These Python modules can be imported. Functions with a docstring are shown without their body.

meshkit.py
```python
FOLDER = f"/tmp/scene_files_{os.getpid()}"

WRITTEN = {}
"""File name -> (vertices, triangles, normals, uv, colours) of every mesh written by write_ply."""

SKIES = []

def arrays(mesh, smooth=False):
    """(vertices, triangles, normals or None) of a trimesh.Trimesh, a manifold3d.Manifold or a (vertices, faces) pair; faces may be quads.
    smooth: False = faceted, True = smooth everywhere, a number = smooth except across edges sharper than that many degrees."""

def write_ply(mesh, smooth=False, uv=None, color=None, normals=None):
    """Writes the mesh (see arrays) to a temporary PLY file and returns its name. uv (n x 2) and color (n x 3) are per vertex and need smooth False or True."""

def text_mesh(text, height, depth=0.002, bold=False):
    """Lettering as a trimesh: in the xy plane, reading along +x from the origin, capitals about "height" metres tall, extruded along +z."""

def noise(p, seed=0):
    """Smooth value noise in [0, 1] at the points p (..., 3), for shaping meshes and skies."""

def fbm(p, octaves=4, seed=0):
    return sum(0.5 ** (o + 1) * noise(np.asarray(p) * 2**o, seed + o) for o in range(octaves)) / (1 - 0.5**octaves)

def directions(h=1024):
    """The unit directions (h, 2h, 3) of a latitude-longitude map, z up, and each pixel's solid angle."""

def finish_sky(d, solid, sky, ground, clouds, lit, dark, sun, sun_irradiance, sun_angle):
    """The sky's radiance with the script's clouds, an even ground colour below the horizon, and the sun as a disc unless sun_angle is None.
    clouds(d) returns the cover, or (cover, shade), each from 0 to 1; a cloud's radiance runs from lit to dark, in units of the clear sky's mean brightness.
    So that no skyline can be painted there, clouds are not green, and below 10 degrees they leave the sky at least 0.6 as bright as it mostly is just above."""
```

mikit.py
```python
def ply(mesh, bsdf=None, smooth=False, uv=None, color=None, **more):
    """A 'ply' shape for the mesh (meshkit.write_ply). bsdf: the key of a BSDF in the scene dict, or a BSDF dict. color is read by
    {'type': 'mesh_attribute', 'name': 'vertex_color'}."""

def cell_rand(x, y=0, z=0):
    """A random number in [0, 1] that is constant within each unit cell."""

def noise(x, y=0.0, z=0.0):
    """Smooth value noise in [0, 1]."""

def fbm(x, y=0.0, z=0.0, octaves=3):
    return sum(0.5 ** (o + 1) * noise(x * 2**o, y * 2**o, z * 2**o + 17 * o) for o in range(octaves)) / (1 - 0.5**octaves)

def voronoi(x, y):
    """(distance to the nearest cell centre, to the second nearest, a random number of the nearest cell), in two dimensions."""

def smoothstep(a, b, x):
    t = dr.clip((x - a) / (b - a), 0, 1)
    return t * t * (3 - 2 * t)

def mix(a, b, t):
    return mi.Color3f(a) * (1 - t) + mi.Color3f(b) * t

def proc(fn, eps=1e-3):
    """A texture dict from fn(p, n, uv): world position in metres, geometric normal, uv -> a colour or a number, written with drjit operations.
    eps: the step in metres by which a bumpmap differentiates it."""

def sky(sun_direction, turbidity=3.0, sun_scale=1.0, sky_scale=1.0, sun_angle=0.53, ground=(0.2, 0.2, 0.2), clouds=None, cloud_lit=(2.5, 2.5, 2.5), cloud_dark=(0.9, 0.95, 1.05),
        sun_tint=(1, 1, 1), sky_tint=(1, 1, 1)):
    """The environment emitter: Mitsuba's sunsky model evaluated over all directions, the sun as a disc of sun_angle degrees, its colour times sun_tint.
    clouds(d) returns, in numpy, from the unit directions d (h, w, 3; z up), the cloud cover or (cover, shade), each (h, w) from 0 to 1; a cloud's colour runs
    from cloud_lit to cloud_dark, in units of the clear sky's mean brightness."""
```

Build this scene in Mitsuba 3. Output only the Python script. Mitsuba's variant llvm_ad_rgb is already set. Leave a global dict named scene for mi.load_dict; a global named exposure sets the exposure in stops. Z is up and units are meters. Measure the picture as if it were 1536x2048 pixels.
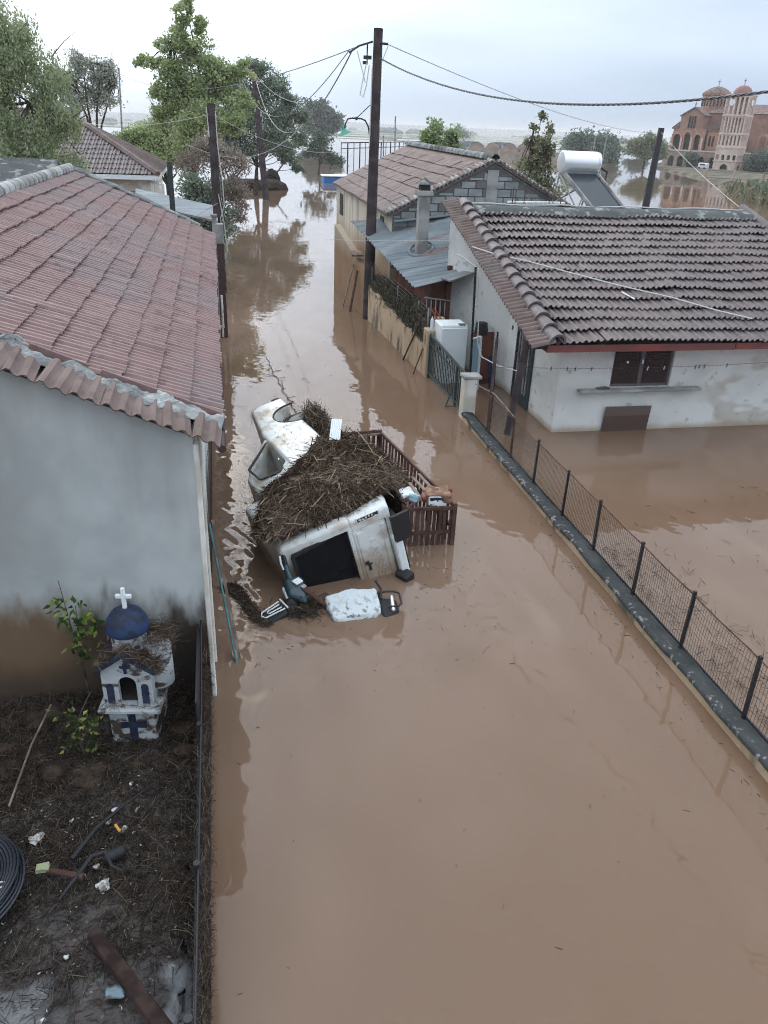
import math, random
import numpy as np
import trimesh, shapely
import shapely.geometry as sg
import manifold3d as m3
import mitsuba as mi
import drjit as dr
import mikit, meshkit
from mikit import noise, fbm, smoothstep, mix, cell_rand

T = mi.ScalarTransform4f
scene = {'type': 'scene'}
labels = {}

# ------------------------------------------------------------------ camera, sky, exposure
EYE = np.array([0.0, 0.0, 5.0])                  # first-floor balcony, 5 m above the flood (z = 0)
YAW, PITCH, ROLL = np.radians([12.4, 26.4, 2.4])
fw = np.array([np.sin(YAW) * np.cos(PITCH), np.cos(YAW) * np.cos(PITCH), -np.sin(PITCH)])
rt = np.array([np.cos(YAW), -np.sin(YAW), 0.0])
up = -rt * np.sin(ROLL) + np.cross(rt, fw) * np.cos(ROLL)
scene['camera'] = {'type': 'perspective', 'fov': 2 * math.degrees(math.atan(768 / 1540)), 'fov_axis': 'x',
                   'near_clip': 0.05, 'far_clip': 20000.0,
                   'to_world': T().look_at(origin=EYE.tolist(), target=(EYE + fw).tolist(), up=up.tolist()),
                   'medium': {'type': 'ref', 'id': 'haze_air'}}
exposure = 1.75
HAZE = 0.0004


def cloud_cover(d):
    az = np.arctan2(d[..., 0], d[..., 1])
    el = np.arcsin(np.clip(d[..., 2], -1, 1))
    p = np.stack([d[..., 0] * 2.6, d[..., 1] * 2.6, d[..., 2] * 11.0 + 3.0], -1)
    n = meshkit.fbm(p, 5, seed=3)
    s = np.array([-0.25, 0.84, 0.48])                 # where the sun sits behind the cloud
    toward = np.clip(d @ (s / np.linalg.norm(s)), -1, 1)
    up_ = np.clip(d[..., 2], 0, 1)                       # an overcast sky is brightest overhead
    shade = 0.965 - 0.43 * up_ ** 0.8 - 0.72 * np.clip(toward, 0, 1) ** 9 + (0.16 + 0.2 * up_) * (n - 0.5)
    return np.ones_like(az), np.clip(shade, 0, 1)


scene['sky'] = mikit.sky([-0.25, 0.84, 0.48], turbidity=4, sun_scale=0.10, sun_angle=35, clouds=cloud_cover,
                         cloud_lit=(11.9, 12.6, 13.5), cloud_dark=(0.82, 1.24, 1.80), ground=(0.16, 0.12, 0.09))

# ------------------------------------------------------------------ materials
def rgb(c):
    return {'type': 'rgb', 'value': [float(x) for x in c]}


def tex(c):
    if callable(c):
        return mikit.proc(c)
    if c == 'vc':
        return {'type': 'mesh_attribute', 'name': 'vertex_color'}
    return rgb(c)


def mat(key, color, rough=0.6, spec=0.4, metallic=0.0, bump=None, bscale=1.0, eps=4e-3, **more):
    b = {'type': 'principled', 'base_color': tex(color), 'roughness': tex(rough) if callable(rough) else float(rough), 'specular': float(spec), 'metallic': float(metallic), **more}
    if bump is not None:
        b = {'type': 'bumpmap', 'arbitrary': mikit.proc(bump, eps), 'scale': float(bscale), 'bsdf': b}
    scene[key] = {'type': 'twosided', 'bsdf': b}
    return key


def ramp(a, b, s, lo=0.35, hi=0.65, octv=3):
    def fn(p, n, uv):
        return mix(a, b, smoothstep(lo, hi, fbm(p.x * s, p.y * s, p.z * s, octv)))
    return fn


def lin(r, g, b):
    return tuple(((v / 255 + 0.055) / 1.055) ** 2.4 if v > 10 else v / 3294 for v in (r, g, b))


def water_bump(p, n, uv):
    # slow current down the street, a choppy wake round the stranded pick-up, calm far off
    near = dr.exp(-(dr.square((p.x - 1.2) / 1.6) + dr.square((p.y - 9.0) / 4.2)))
    wake = dr.exp(-(dr.square((p.x - 0.0) / 0.38) + dr.square((p.y - 8.7) / 1.5)))
    wx = p.x + 0.25 * noise(p.x * 1.3, p.y * 1.3, 4.0)
    a = fbm(wx * 2.6, p.y * 1.4, 1.0, 3) * (0.0045 + 0.006 * near)
    b = noise(wx * 9.0 + p.y * 5, p.y * 7.0 - p.x * 3, 2.0) * (0.0009 + 0.003 * near + 0.018 * wake)
    c = fbm(p.x * 0.55, p.y * 0.3, 7.0, 2) * 0.006
    calm = 1.0 / (1.0 + dr.square(p.y / 55.0))
    return (a + b + c) * calm


def water_colour(p, n, uv):
    t = fbm(p.x * 0.35, p.y * 0.35, 3.0, 3)
    fine = fbm(p.x * 2.2 + 2 * t, p.y * 1.1, 5.0, 2)
    return mix(mix((0.160, 0.102, 0.067), (0.186, 0.123, 0.085), smoothstep(0.3, 0.7, 0.7 * t + 0.3 * fine)), (0.208, 0.143, 0.101), smoothstep(0.60, 0.72, fbm(p.x * 1.1 + 1.5 * t, p.y * 0.22, 9.0, 4)) * 0.5)


scene['water'] = {'type': 'bumpmap', 'arbitrary': mikit.proc(water_bump, 6e-3), 'scale': 1.0,
                  'bsdf': {'type': 'plastic', 'int_ior': 1.33, 'diffuse_reflectance': mikit.proc(water_colour)}}
mat('mud', lambda p, n, uv: mix(mix((0.017, 0.014, 0.012), (0.038, 0.030, 0.026), smoothstep(0.35, 0.65, fbm(p.x * 5, p.y * 5, 0.0, 4))), (0.15, 0.155, 0.16),
    smoothstep(0.45, 0.62, fbm(p.x * 2.6 + 9, p.y * 2.6, 2.0, 4)) * smoothstep(4.05, 3.3, p.y + 0.45 * p.x * -1.0 * 0 + 0.5 * fbm(p.x * 2, p.y * 2, 8.0, 2))), rough=0.55, spec=0.5,
    bump=lambda p, n, uv: fbm(p.x * 14, p.y * 14, 1.0, 3), bscale=0.05)
mat('field', ramp((0.12, 0.14, 0.10), (0.22, 0.22, 0.17), 0.02), 0.95, 0.1)
mat('dyke', ramp((0.075, 0.062, 0.048), (0.13, 0.115, 0.085), 0.5, octv=4), 0.95, 0.1)
mat('hill', (0.10, 0.13, 0.12), 0.95, 0.1)
scene['leaf'] = {'type': 'principledthin', 'base_color': tex('vc'), 'roughness': 0.7, 'diff_trans': 0.9, 'eta': 1.3}
mat('stick', 'vc', 0.7, 0.25)
mat('bark', ramp((0.05, 0.04, 0.032), (0.11, 0.09, 0.075), 9.0), 0.9, 0.1)


def gable_colour(p, n, uv):
    # weathered white plaster; silt line left by the flood in the lower part
    base = mix((0.44, 0.465, 0.455), (0.34, 0.36, 0.355), smoothstep(0.35, 0.7, fbm(p.x * 1.6, p.y * 1.6, p.z * 1.2, 5)))
    base = mix(base, (0.20, 0.19, 0.155), smoothstep(-1.1, -2.4, p.x + 0.9 * (fbm(p.x * 2, p.y * 2, p.z * 1.5 + 7, 4) - 0.5)) * 0.45)
    streak = smoothstep(0.46, 0.75, fbm(p.x * 6, p.y * 6, p.z * 0.6, 4)) * smoothstep(1.0, 2.4, p.z + 0.5 * (p.x + 0.3)) * 0.30
    base = mix(base, (0.26, 0.25, 0.22), streak)
    line = 1.0 + 0.22 * smoothstep(-1.2, -0.7, p.x) + 1.0 * (fbm(p.x * 1.5, p.y * 1.3, 0.5, 4) - 0.5) - 0.1 * (p.x + 1.0)
    silt = mix((0.150, 0.098, 0.058), (0.050, 0.038, 0.030), smoothstep(-1.75, -1.05, p.x + 0.7 * (fbm(p.x * 2.2, p.y * 2, p.z * 1.0 + 3, 4) - 0.5)))
    silt = mix(silt, (0.20, 0.155, 0.11), smoothstep(0.55, 0.75, fbm(p.x * 5, p.y * 5, p.z * 1.1 + 2, 5)) * 0.6)
    silt = mix(silt, (0.03, 0.024, 0.02), smoothstep(0.7, 0.25, p.z + 0.4 * (fbm(p.x * 4, p.y * 4, p.z * 2, 4) - 0.5)) * 0.7)
    return mix(base, silt, smoothstep(line + 0.26, line - 0.26, p.z + 0.9 * (fbm(p.x * 7, p.y * 7, p.z * 2, 5) - 0.5)))


mat('plaster_grey', gable_colour, 0.85, 0.2, bump=lambda p, n, uv: fbm(p.x * 25, p.y * 25, p.z * 25, 3), bscale=0.004)


def white_wall(p, n, uv):
    base = mix((0.61, 0.615, 0.59), (0.49, 0.50, 0.48), smoothstep(0.35, 0.7, fbm(p.x * 1.3, p.y * 1.3, p.z * 1.3, 4)))
    patch = smoothstep(0.52, 0.6, fbm(p.x * 1.1 + 5, p.y * 0.9, p.z * 1.5, 4)) * smoothstep(8.6, 9.4, p.x)
    base = mix(base, (0.36, 0.31, 0.25), patch * 0.6 * (0.5 + fbm(p.x * 5, p.y * 5, p.z * 5, 3)))
    speck = smoothstep(0.66, 0.78, fbm(p.x * 6, p.y * 6, p.z * 6, 3))
    base = mix(base, (0.26, 0.25, 0.23), speck * 0.5)
    return mix(base, (0.32, 0.25, 0.17), smoothstep(0.16, 0.0, p.z + 0.1 * (fbm(p.x * 4, p.y * 4, 1.0, 3) - 0.5)) * 0.8)


mat('plaster_white', white_wall, 0.85, 0.2)


def cream_wall(p, n, uv):
    base = mix((0.56, 0.53, 0.45), (0.46, 0.41, 0.32), fbm(p.x * 0.8, p.y * 0.8, p.z * 0.8, 3))
    streak = smoothstep(0.45, 0.75, fbm(p.x * 3.2, p.y * 3.2, p.z * 0.25, 3))
    base = mix(base, (0.25, 0.20, 0.14), streak * 0.65)
    return mix(base, (0.33, 0.215, 0.125), smoothstep(2.1, 1.0, p.z + 0.5 * (fbm(p.x, p.y, p.z, 2) - 0.5)))


mat('mud_wall', lambda p, n, uv: mix(mix((0.27, 0.175, 0.105), (0.20, 0.13, 0.08), fbm(p.x * 1.5, p.y * 1.5, p.z * 1.5, 4)), (0.33, 0.29, 0.22), smoothstep(1.2, 1.9, p.z + 0.4 * (fbm(p.x * 3, p.y * 3, p.z * 0.6, 3) - 0.5)) * 0.8), 0.9, 0.15)
mat('plaster_cream', cream_wall, 0.9, 0.15)
mat('wall_tan', lambda p, n, uv: mix(mix((0.46, 0.36, 0.25), (0.34, 0.25, 0.16), fbm(p.x * 2, p.y * 2, p.z * 2, 3)), (0.10, 0.09, 0.07), smoothstep(0.52, 0.75, fbm(p.x * 3.5, p.y * 3.5, p.z * 1.2, 4))), 0.9, 0.15)
mat('concrete', ramp((0.34, 0.34, 0.33), (0.20, 0.20, 0.19), 3.0, octv=4), 0.9, 0.2)
mat('cap_wet', lambda p, n, uv: mix(mix((0.026, 0.029, 0.030), (0.065, 0.070, 0.070), fbm(p.x * 6, p.y * 6, 1.0, 4)), (0.34, 0.34, 0.33), smoothstep(0.58, 0.74, fbm(p.x * 24, p.y * 24, 2.0, 4)) * 0.5 * smoothstep(4.56, 4.48, p.x)), 0.85, 0.15,
    bump=lambda p, n, uv: fbm(p.x * 16, p.y * 16, p.z * 16, 3), bscale=0.02)
mat('mortar', ramp((0.33, 0.34, 0.33), (0.20, 0.21, 0.205), 7.0, octv=4), 0.95, 0.1, bump=lambda p, n, uv: fbm(p.x * 14, p.y * 14, p.z * 14, 4), bscale=0.08)
mat('mortar_moss', lambda p, n, uv: mix(mix((0.13, 0.135, 0.13), (0.065, 0.07, 0.068), fbm(p.x * 3, p.y * 3, p.z * 3, 3)), (0.26, 0.27, 0.26), smoothstep(0.55, 0.72, fbm(p.x * 7, p.y * 7, p.z * 7, 3))), 0.95, 0.1)


def tile_tone(a, b, lichen, amount):
    def fn(p, n, uv):
        c = mix(a, b, smoothstep(0.2, 0.8, noise(p.x * 4.7, p.y * 4.7, p.z * 4.7)))
        c = mix(c, lichen, smoothstep(0.48, 0.66, fbm(p.x * 0.8, p.y * 0.8, p.z * 0.8 + 4, 3)) * amount)
        return mix(c, (0.07, 0.055, 0.055), smoothstep(0.56, 0.8, fbm(p.x * 11, p.y * 11, p.z * 11, 2)) * 0.45)
    return fn


mat('tile_red', tile_tone((0.195, 0.120, 0.112), (0.225, 0.144, 0.135), (0.17, 0.145, 0.142), 0.5), 0.6, 0.35)
mat('tile_dark', tile_tone((0.098, 0.079, 0.079), (0.124, 0.102, 0.102), (0.135, 0.098, 0.093), 0.3), 0.5, 0.45)
mat('tile_brown', tile_tone((0.150, 0.106, 0.093), (0.195, 0.145, 0.130), (0.14, 0.135, 0.125), 0.5), 0.75, 0.3)
mat('tin', lambda p, n, uv: mix(mix((0.135, 0.160, 0.175), (0.215, 0.245, 0.26), smoothstep(0.3, 0.7, fbm(p.x * 0.6, p.y * 2.2, p.z, 3))), (0.19, 0.125, 0.12),
    smoothstep(0.60, 0.68, fbm(p.x * 0.35 + 3, p.y * 1.9 + 1, 0.0, 3)) * 0.8), 0.7, 0.2)
mat('cinder', ramp((0.22, 0.235, 0.235), (0.31, 0.325, 0.32), 2.5, octv=4), 0.95, 0.1)
mat('cinder_dark', (0.15, 0.15, 0.15), 0.95, 0.1)
mat('trim_white', ramp((0.68, 0.67, 0.62), (0.50, 0.47, 0.40), 3.0), 0.7, 0.3)
mat('fascia_red', ramp((0.20, 0.052, 0.045), (0.135, 0.05, 0.045), 2.0), 0.6, 0.35)
mat('shutter', (0.058, 0.035, 0.034), 0.55, 0.35)
mat('shutter_frame', (0.105, 0.085, 0.09), 0.55, 0.35)
mat('board_brown', lambda p, n, uv: mix((0.115, 0.088, 0.075), (0.085, 0.055, 0.045), smoothstep(0.33, 0.3, p.z)), 0.8, 0.2)
mat('pole_dark', ramp((0.045, 0.034, 0.036), (0.075, 0.058, 0.060), 4.0), 0.8, 0.25)
mat('iron_black', (0.018, 0.018, 0.020), 0.45, 0.4)
mat('iron_green', (0.030, 0.046, 0.046), 0.5, 0.4)
mat('iron_rust', ramp((0.055, 0.028, 0.022), (0.10, 0.05, 0.036), 9.0), 0.75, 0.3)
mat('wire_dark', (0.05, 0.052, 0.056), 0.5, 0.4)
mat('wire_light', (0.55, 0.55, 0.53), 0.6, 0.3)
mat('cable_grey', (0.10, 0.105, 0.115), 0.4, 0.5)
mat('steel', (0.75, 0.77, 0.78), 0.28, 0.5, metallic=0.9)
mat('steel_white', (0.80, 0.82, 0.83), 0.30, 0.5, metallic=0.7)
mat('sheet_green', (0.02, 0.085, 0.06), 0.7, 0.2)
mat('lamp_green', (0.03, 0.24, 0.17), 0.4, 0.5)
mat('white_paint', lambda p, n, uv: mix(mix((0.62, 0.65, 0.63), (0.40, 0.33, 0.25), smoothstep(0.47, 0.70, fbm(p.x * 5, p.y * 5, p.z * 5, 5)) * 0.75), (0.26, 0.185, 0.12), smoothstep(0.62, 0.08, p.z + 0.55 * (fbm(p.x * 4, p.y * 4, p.z * 4, 4) - 0.5)) * 0.85), 0.28, 0.5, clearcoat=0.4, clearcoat_gloss=0.8)
mat('white_plain', (0.70, 0.74, 0.75), 0.4, 0.4)
mat('rubber', (0.02, 0.02, 0.021), 0.6, 0.3)
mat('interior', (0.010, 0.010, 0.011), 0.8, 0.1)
mat('slat_wood', ramp((0.060, 0.030, 0.024), (0.105, 0.06, 0.048), 5.0, octv=4), 0.8, 0.25)
mat('wood_pale', ramp((0.24, 0.19, 0.15), (0.14, 0.10, 0.08), 8.0), 0.85, 0.2)
mat('heap', ramp((0.022, 0.016, 0.012), (0.05, 0.035, 0.026), 9.0, octv=4), 0.9, 0.15)
mat('blue_paint', lambda p, n, uv: mix((0.016, 0.038, 0.098), (0.016, 0.022, 0.04), smoothstep(0.35, 0.65, fbm(p.x * 16, p.y * 16, p.z * 16, 3))), 0.6, 0.3)
mat('navy_paint', ramp((0.013, 0.019, 0.038), (0.03, 0.04, 0.068), 14.0, octv=4), 0.7, 0.2)
mat('beam_dark', ramp((0.022, 0.013, 0.011), (0.045, 0.028, 0.024), 9.0), 0.85, 0.15)
mat('shrine_white', lambda p, n, uv: mix(mix((0.44, 0.475, 0.49), (0.29, 0.305, 0.30), fbm(p.x * 10, p.y * 10, p.z * 10, 3)), (0.065, 0.048, 0.037), smoothstep(0.54, 0.68, fbm(p.x * 13 + 4, p.y * 13, p.z * 13, 5) + 0.12 * smoothstep(0.62, 0.2, p.z))), 0.75, 0.25)
mat('teal_paint', ramp((0.07, 0.24, 0.26), (0.05, 0.13, 0.13), 6.0), 0.6, 0.35)
mat('scooter_teal', (0.02, 0.05, 0.062), 0.35, 0.5, clearcoat=0.5)
mat('seat_cover', lambda p, n, uv: mix((0.52, 0.57, 0.58), (0.16, 0.15, 0.13), smoothstep(0.50, 0.66, fbm(p.x * 26 + 3 * p.z, p.y * 13, p.z * 26, 5)) * smoothstep(0.18, 0.03, p.z + 0.1 * (fbm(p.x * 8, p.y * 8, 2.0, 3) - 0.5))), 0.45, 0.4)
mat('pale_blue', (0.30, 0.48, 0.56), 0.6, 0.3)
mat('tarp_blue', (0.03, 0.14, 0.36), 0.6, 0.3)
mat('door_red', ramp((0.16, 0.062, 0.045), (0.10, 0.04, 0.032), 3.0), 0.7, 0.3)
mat('paper_white', (0.62, 0.65, 0.66), 0.8, 0.2)
mat('scrap', ramp((0.50, 0.50, 0.48), (0.20, 0.18, 0.15), 30.0), 0.85, 0.15)
mat('film_blue', ramp((0.20, 0.27, 0.31), (0.06, 0.06, 0.06), 22.0), 0.5, 0.3)
mat('kraft', ramp((0.27, 0.165, 0.11), (0.17, 0.10, 0.07), 14.0), 0.85, 0.2)
mat('red_plastic', (0.20, 0.05, 0.035), 0.45, 0.4)
mat('yellow_plastic', (0.50, 0.26, 0.05), 0.6, 0.3)
mat('pale_green', (0.26, 0.28, 0.17), 0.7, 0.2)
mat('black_pipe', (0.016, 0.019, 0.026), 0.32, 0.5)
mat('pane_dark', (0.035, 0.045, 0.05), 0.08, 0.5)
scene['pane_clear'] = {'type': 'thindielectric', 'int_ior': 1.5}
mat('brick_red', ramp((0.36, 0.215, 0.165), (0.28, 0.165, 0.13), 0.6, octv=3), 0.9, 0.15)
mat('brick_orange', (0.44, 0.255, 0.18), 0.9, 0.15)
mat('stone_pink', ramp((0.62, 0.50, 0.43), (0.54, 0.43, 0.37), 0.8), 0.85, 0.2)
mat('stone_tan', ramp((0.36, 0.29, 0.235), (0.27, 0.22, 0.18), 0.6), 0.9, 0.15)
mat('deck_shade', (0.03, 0.026, 0.026), 0.9, 0.1)  # near-black roof deck: shade of the gaps between tile courses put into the colour
mat('roof_church', ramp((0.15, 0.105, 0.092), (0.20, 0.145, 0.125), 1.2), 0.85, 0.2)
mat('dome_red', (0.25, 0.13, 0.115), 0.7, 0.25)
mat('opening_dark', (0.045, 0.038, 0.036), 0.7, 0.2)

# ------------------------------------------------------------------ the tree of things
COUNT = {}


def numbered(key):
    n = COUNT.get(key, 0)
    COUNT[key] = n + 1
    return key if n == 0 else f'{key}_{n:03d}'


def thing(name, label, cat, group=None):
    k = numbered(name)
    labels[k] = {'label': label, 'category': cat}
    if group:
        labels[k]['group'] = group
    return k


def put(name, mesh, bsdf, parent=None, smooth=False, color=None, label=None, cat=None, group=None, kind=None, shape=None, to_world=None, uv=None):
    k = numbered(parent + '__' + name if parent else name)
    if shape is None:
        shape = mikit.ply(mesh, bsdf, smooth=smooth, color=color, uv=uv)
    d = dict(shape)
    if to_world is not None:
        d['to_world'] = to_world
    scene[k] = d
    e = {}
    if label: e['label'] = label
    if cat: e['category'] = cat
    if group: e['group'] = group
    if kind: e['kind'] = kind
    if e: labels[k] = e
    return k


def fill(key, mesh, bsdf, smooth=False, color=None):
    """gives a thing() a mesh of its own"""
    scene[key] = mikit.ply(mesh, bsdf, smooth=smooth, color=color)
    return key


# ------------------------------------------------------------------ mesh helpers: a mesh is (vertices, triangles)
def cat(*ms):
    vs, fs, at = [], [], 0
    for m in ms:
        v, f = (np.asarray(m.vertices), np.asarray(m.faces)) if hasattr(m, 'faces') else m
        if f.shape[1] == 4:
            f = np.vstack([f[:, [0, 1, 2]], f[:, [0, 2, 3]]])
        vs.append(v); fs.append(f + at); at += len(v)
    return np.vstack(vs), np.vstack(fs)


def unit(v):
    v = np.asarray(v, float)
    return v / np.linalg.norm(v)


BOXF = np.array([[0, 2, 3, 1], [4, 5, 7, 6], [0, 1, 5, 4], [2, 6, 7, 3], [0, 4, 6, 2], [1, 3, 7, 5]])


def box(c, s, rot=None, bev=0.0):
    """centre, full sizes, optional 3x3 (columns = axes); bev chamfers the long edges"""
    s = np.asarray(s, float) / 2
    if bev > 0:
        m = m3.Manifold.cube([float(2 * x - 2 * bev) for x in s], True)
        pts = []
        for ax in range(3):
            q = np.array([[a, b, d] for a in (-1, 1) for b in (-1, 1) for d in (-1, 1)]) * (s - bev)
            q[:, ax] += np.sign(q[:, ax]) * bev
            pts.append(q)
        h = trimesh.convex.convex_hull(np.vstack(pts))
        v, f = np.array(h.vertices), np.array(h.faces)
    else:
        v = np.array([[a, b, d] for a in (-1, 1) for b in (-1, 1) for d in (-1, 1)]) * s
        f = np.vstack([BOXF[:, [0, 1, 2]], BOXF[:, [0, 2, 3]]])
    if rot is not None:
        v = v @ np.asarray(rot).T
    return v + np.asarray(c, float), f


def b2(lo, hi, bev=0.0):
    lo, hi = np.asarray(lo, float), np.asarray(hi, float)
    return box((lo + hi) / 2, hi - lo, None, bev)


def frame(axis, upv=(0, 0, 1)):
    """columns x, y, z with y along axis"""
    y = unit(axis)
    x = np.cross(y, upv)
    if np.linalg.norm(x) < 1e-4:
        x = np.cross(y, [1, 0, 0])
    x = unit(x)
    return np.stack([x, y, np.cross(x, y)], 1)


def beam(p, q, w, h, bev=0.0, upv=(0, 0, 1)):
    p, q = np.asarray(p, float), np.asarray(q, float)
    return box((p + q) / 2, (w, np.linalg.norm(q - p), h), frame(q - p, upv), bev)


def tube(pts, r, sides=8, caps=True):
    p = np.asarray(pts, float)
    t = np.gradient(p, axis=0)
    t /= np.linalg.norm(t, axis=1, keepdims=True) + 1e-12
    a = np.cross(t[0], [0, 0, 1.0] if abs(t[0][2]) < 0.9 else [1.0, 0, 0])
    fr = []
    for k in range(len(p)):
        a = a - t[k] * (a @ t[k]); a = a / (np.linalg.norm(a) + 1e-12)
        fr.append((a, np.cross(t[k], a)))
    ang = np.arange(sides) * 2 * np.pi / sides
    rr = np.broadcast_to(r, (len(p),))
    v = np.vstack([p[k] + rr[k] * (np.cos(ang)[:, None] * fr[k][0] + np.sin(ang)[:, None] * fr[k][1]) for k in range(len(p))])
    f = []
    for i in range(len(p) - 1):
        for j in range(sides):
            j2 = (j + 1) % sides
            f.append([i * sides + j, i * sides + j2, (i + 1) * sides + j2, (i + 1) * sides + j])
    f = np.array(f)
    f = np.vstack([f[:, [0, 1, 2]], f[:, [0, 2, 3]]])
    if caps:
        n = len(v)
        v = np.vstack([v, p[0], p[-1]])
        j = np.arange(sides); j2 = (j + 1) % sides
        e = (len(p) - 1) * sides
        f = np.vstack([f, np.stack([j2, j, 0 * j + n], 1), np.stack([e + j, e + j2, 0 * j + n + 1], 1)])
    return v, f


def sag(p, q, drop, n=20):
    t = np.linspace(0, 1, n)[:, None]
    x = np.asarray(p, float) * (1 - t) + np.asarray(q, float) * t
    x[:, 2] -= (4 * drop * t * (1 - t))[:, 0]
    return x


def lathe(profile, c=(0, 0, 0), n=20):
    pr = np.asarray(profile, float)
    ang = np.arange(n) * 2 * np.pi / n
    v = np.vstack([np.stack([r * np.cos(ang), r * np.sin(ang), 0 * ang + z], 1) for r, z in pr])
    f = []
    for i in range(len(pr) - 1):
        for j in range(n):
            j2 = (j + 1) % n
            f.append([i * n + j, i * n + j2, (i + 1) * n + j2, (i + 1) * n + j])
    return v + np.asarray(c, float), np.vstack([np.array(f)[:, [0, 1, 2]], np.array(f)[:, [0, 2, 3]]])


def prism(poly2, d, o, ax, ay, az):
    """polygon (shapely or list) in the plane (ax, ay) from o, extruded d along az"""
    poly = poly2 if hasattr(poly2, 'exterior') else sg.Polygon(poly2)
    m = trimesh.creation.extrude_polygon(poly, 1.0, engine='earcut')
    v = np.array(m.vertices)
    A = np.stack([np.asarray(ax, float), np.asarray(ay, float), np.asarray(az, float) * d], 1)
    f = np.array(m.faces)
    if np.linalg.det(A) < 0:
        f = f[:, ::-1]
    return v @ A.T + np.asarray(o, float), f


def grid(P, flip=False):
    """(n, m, 3) points as a sheet"""
    n, m = P.shape[:2]
    i, j = np.meshgrid(np.arange(n - 1), np.arange(m - 1), indexing='ij')
    q = np.stack([i * m + j, (i + 1) * m + j, (i + 1) * m + j + 1, i * m + j + 1], -1).reshape(-1, 4)
    if flip:
        q = q[:, ::-1]
    return P.reshape(-1, 3), np.vstack([q[:, [0, 1, 2]], q[:, [0, 2, 3]]])


def sphere_hull(pts, r, sub=1):
    ico = trimesh.creation.icosphere(subdivisions=sub, radius=1.0).vertices
    rr = np.broadcast_to(r, (len(pts),))
    h = trimesh.convex.convex_hull(np.vstack([np.asarray(p, float) + ico * k for p, k in zip(pts, rr)]))
    return np.array(h.vertices), np.array(h.faces)


def to_m(mesh):
    v, f = mesh
    m = trimesh.Trimesh(v, f, process=True)
    m.merge_vertices()
    return m3.Manifold(m3.Mesh(np.asarray(m.vertices, np.float32), np.asarray(m.faces, np.uint32)))


def from_m(man):
    m = man.to_mesh()
    return np.array(m.vert_properties[:, :3], float), np.array(m.tri_verts)


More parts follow.
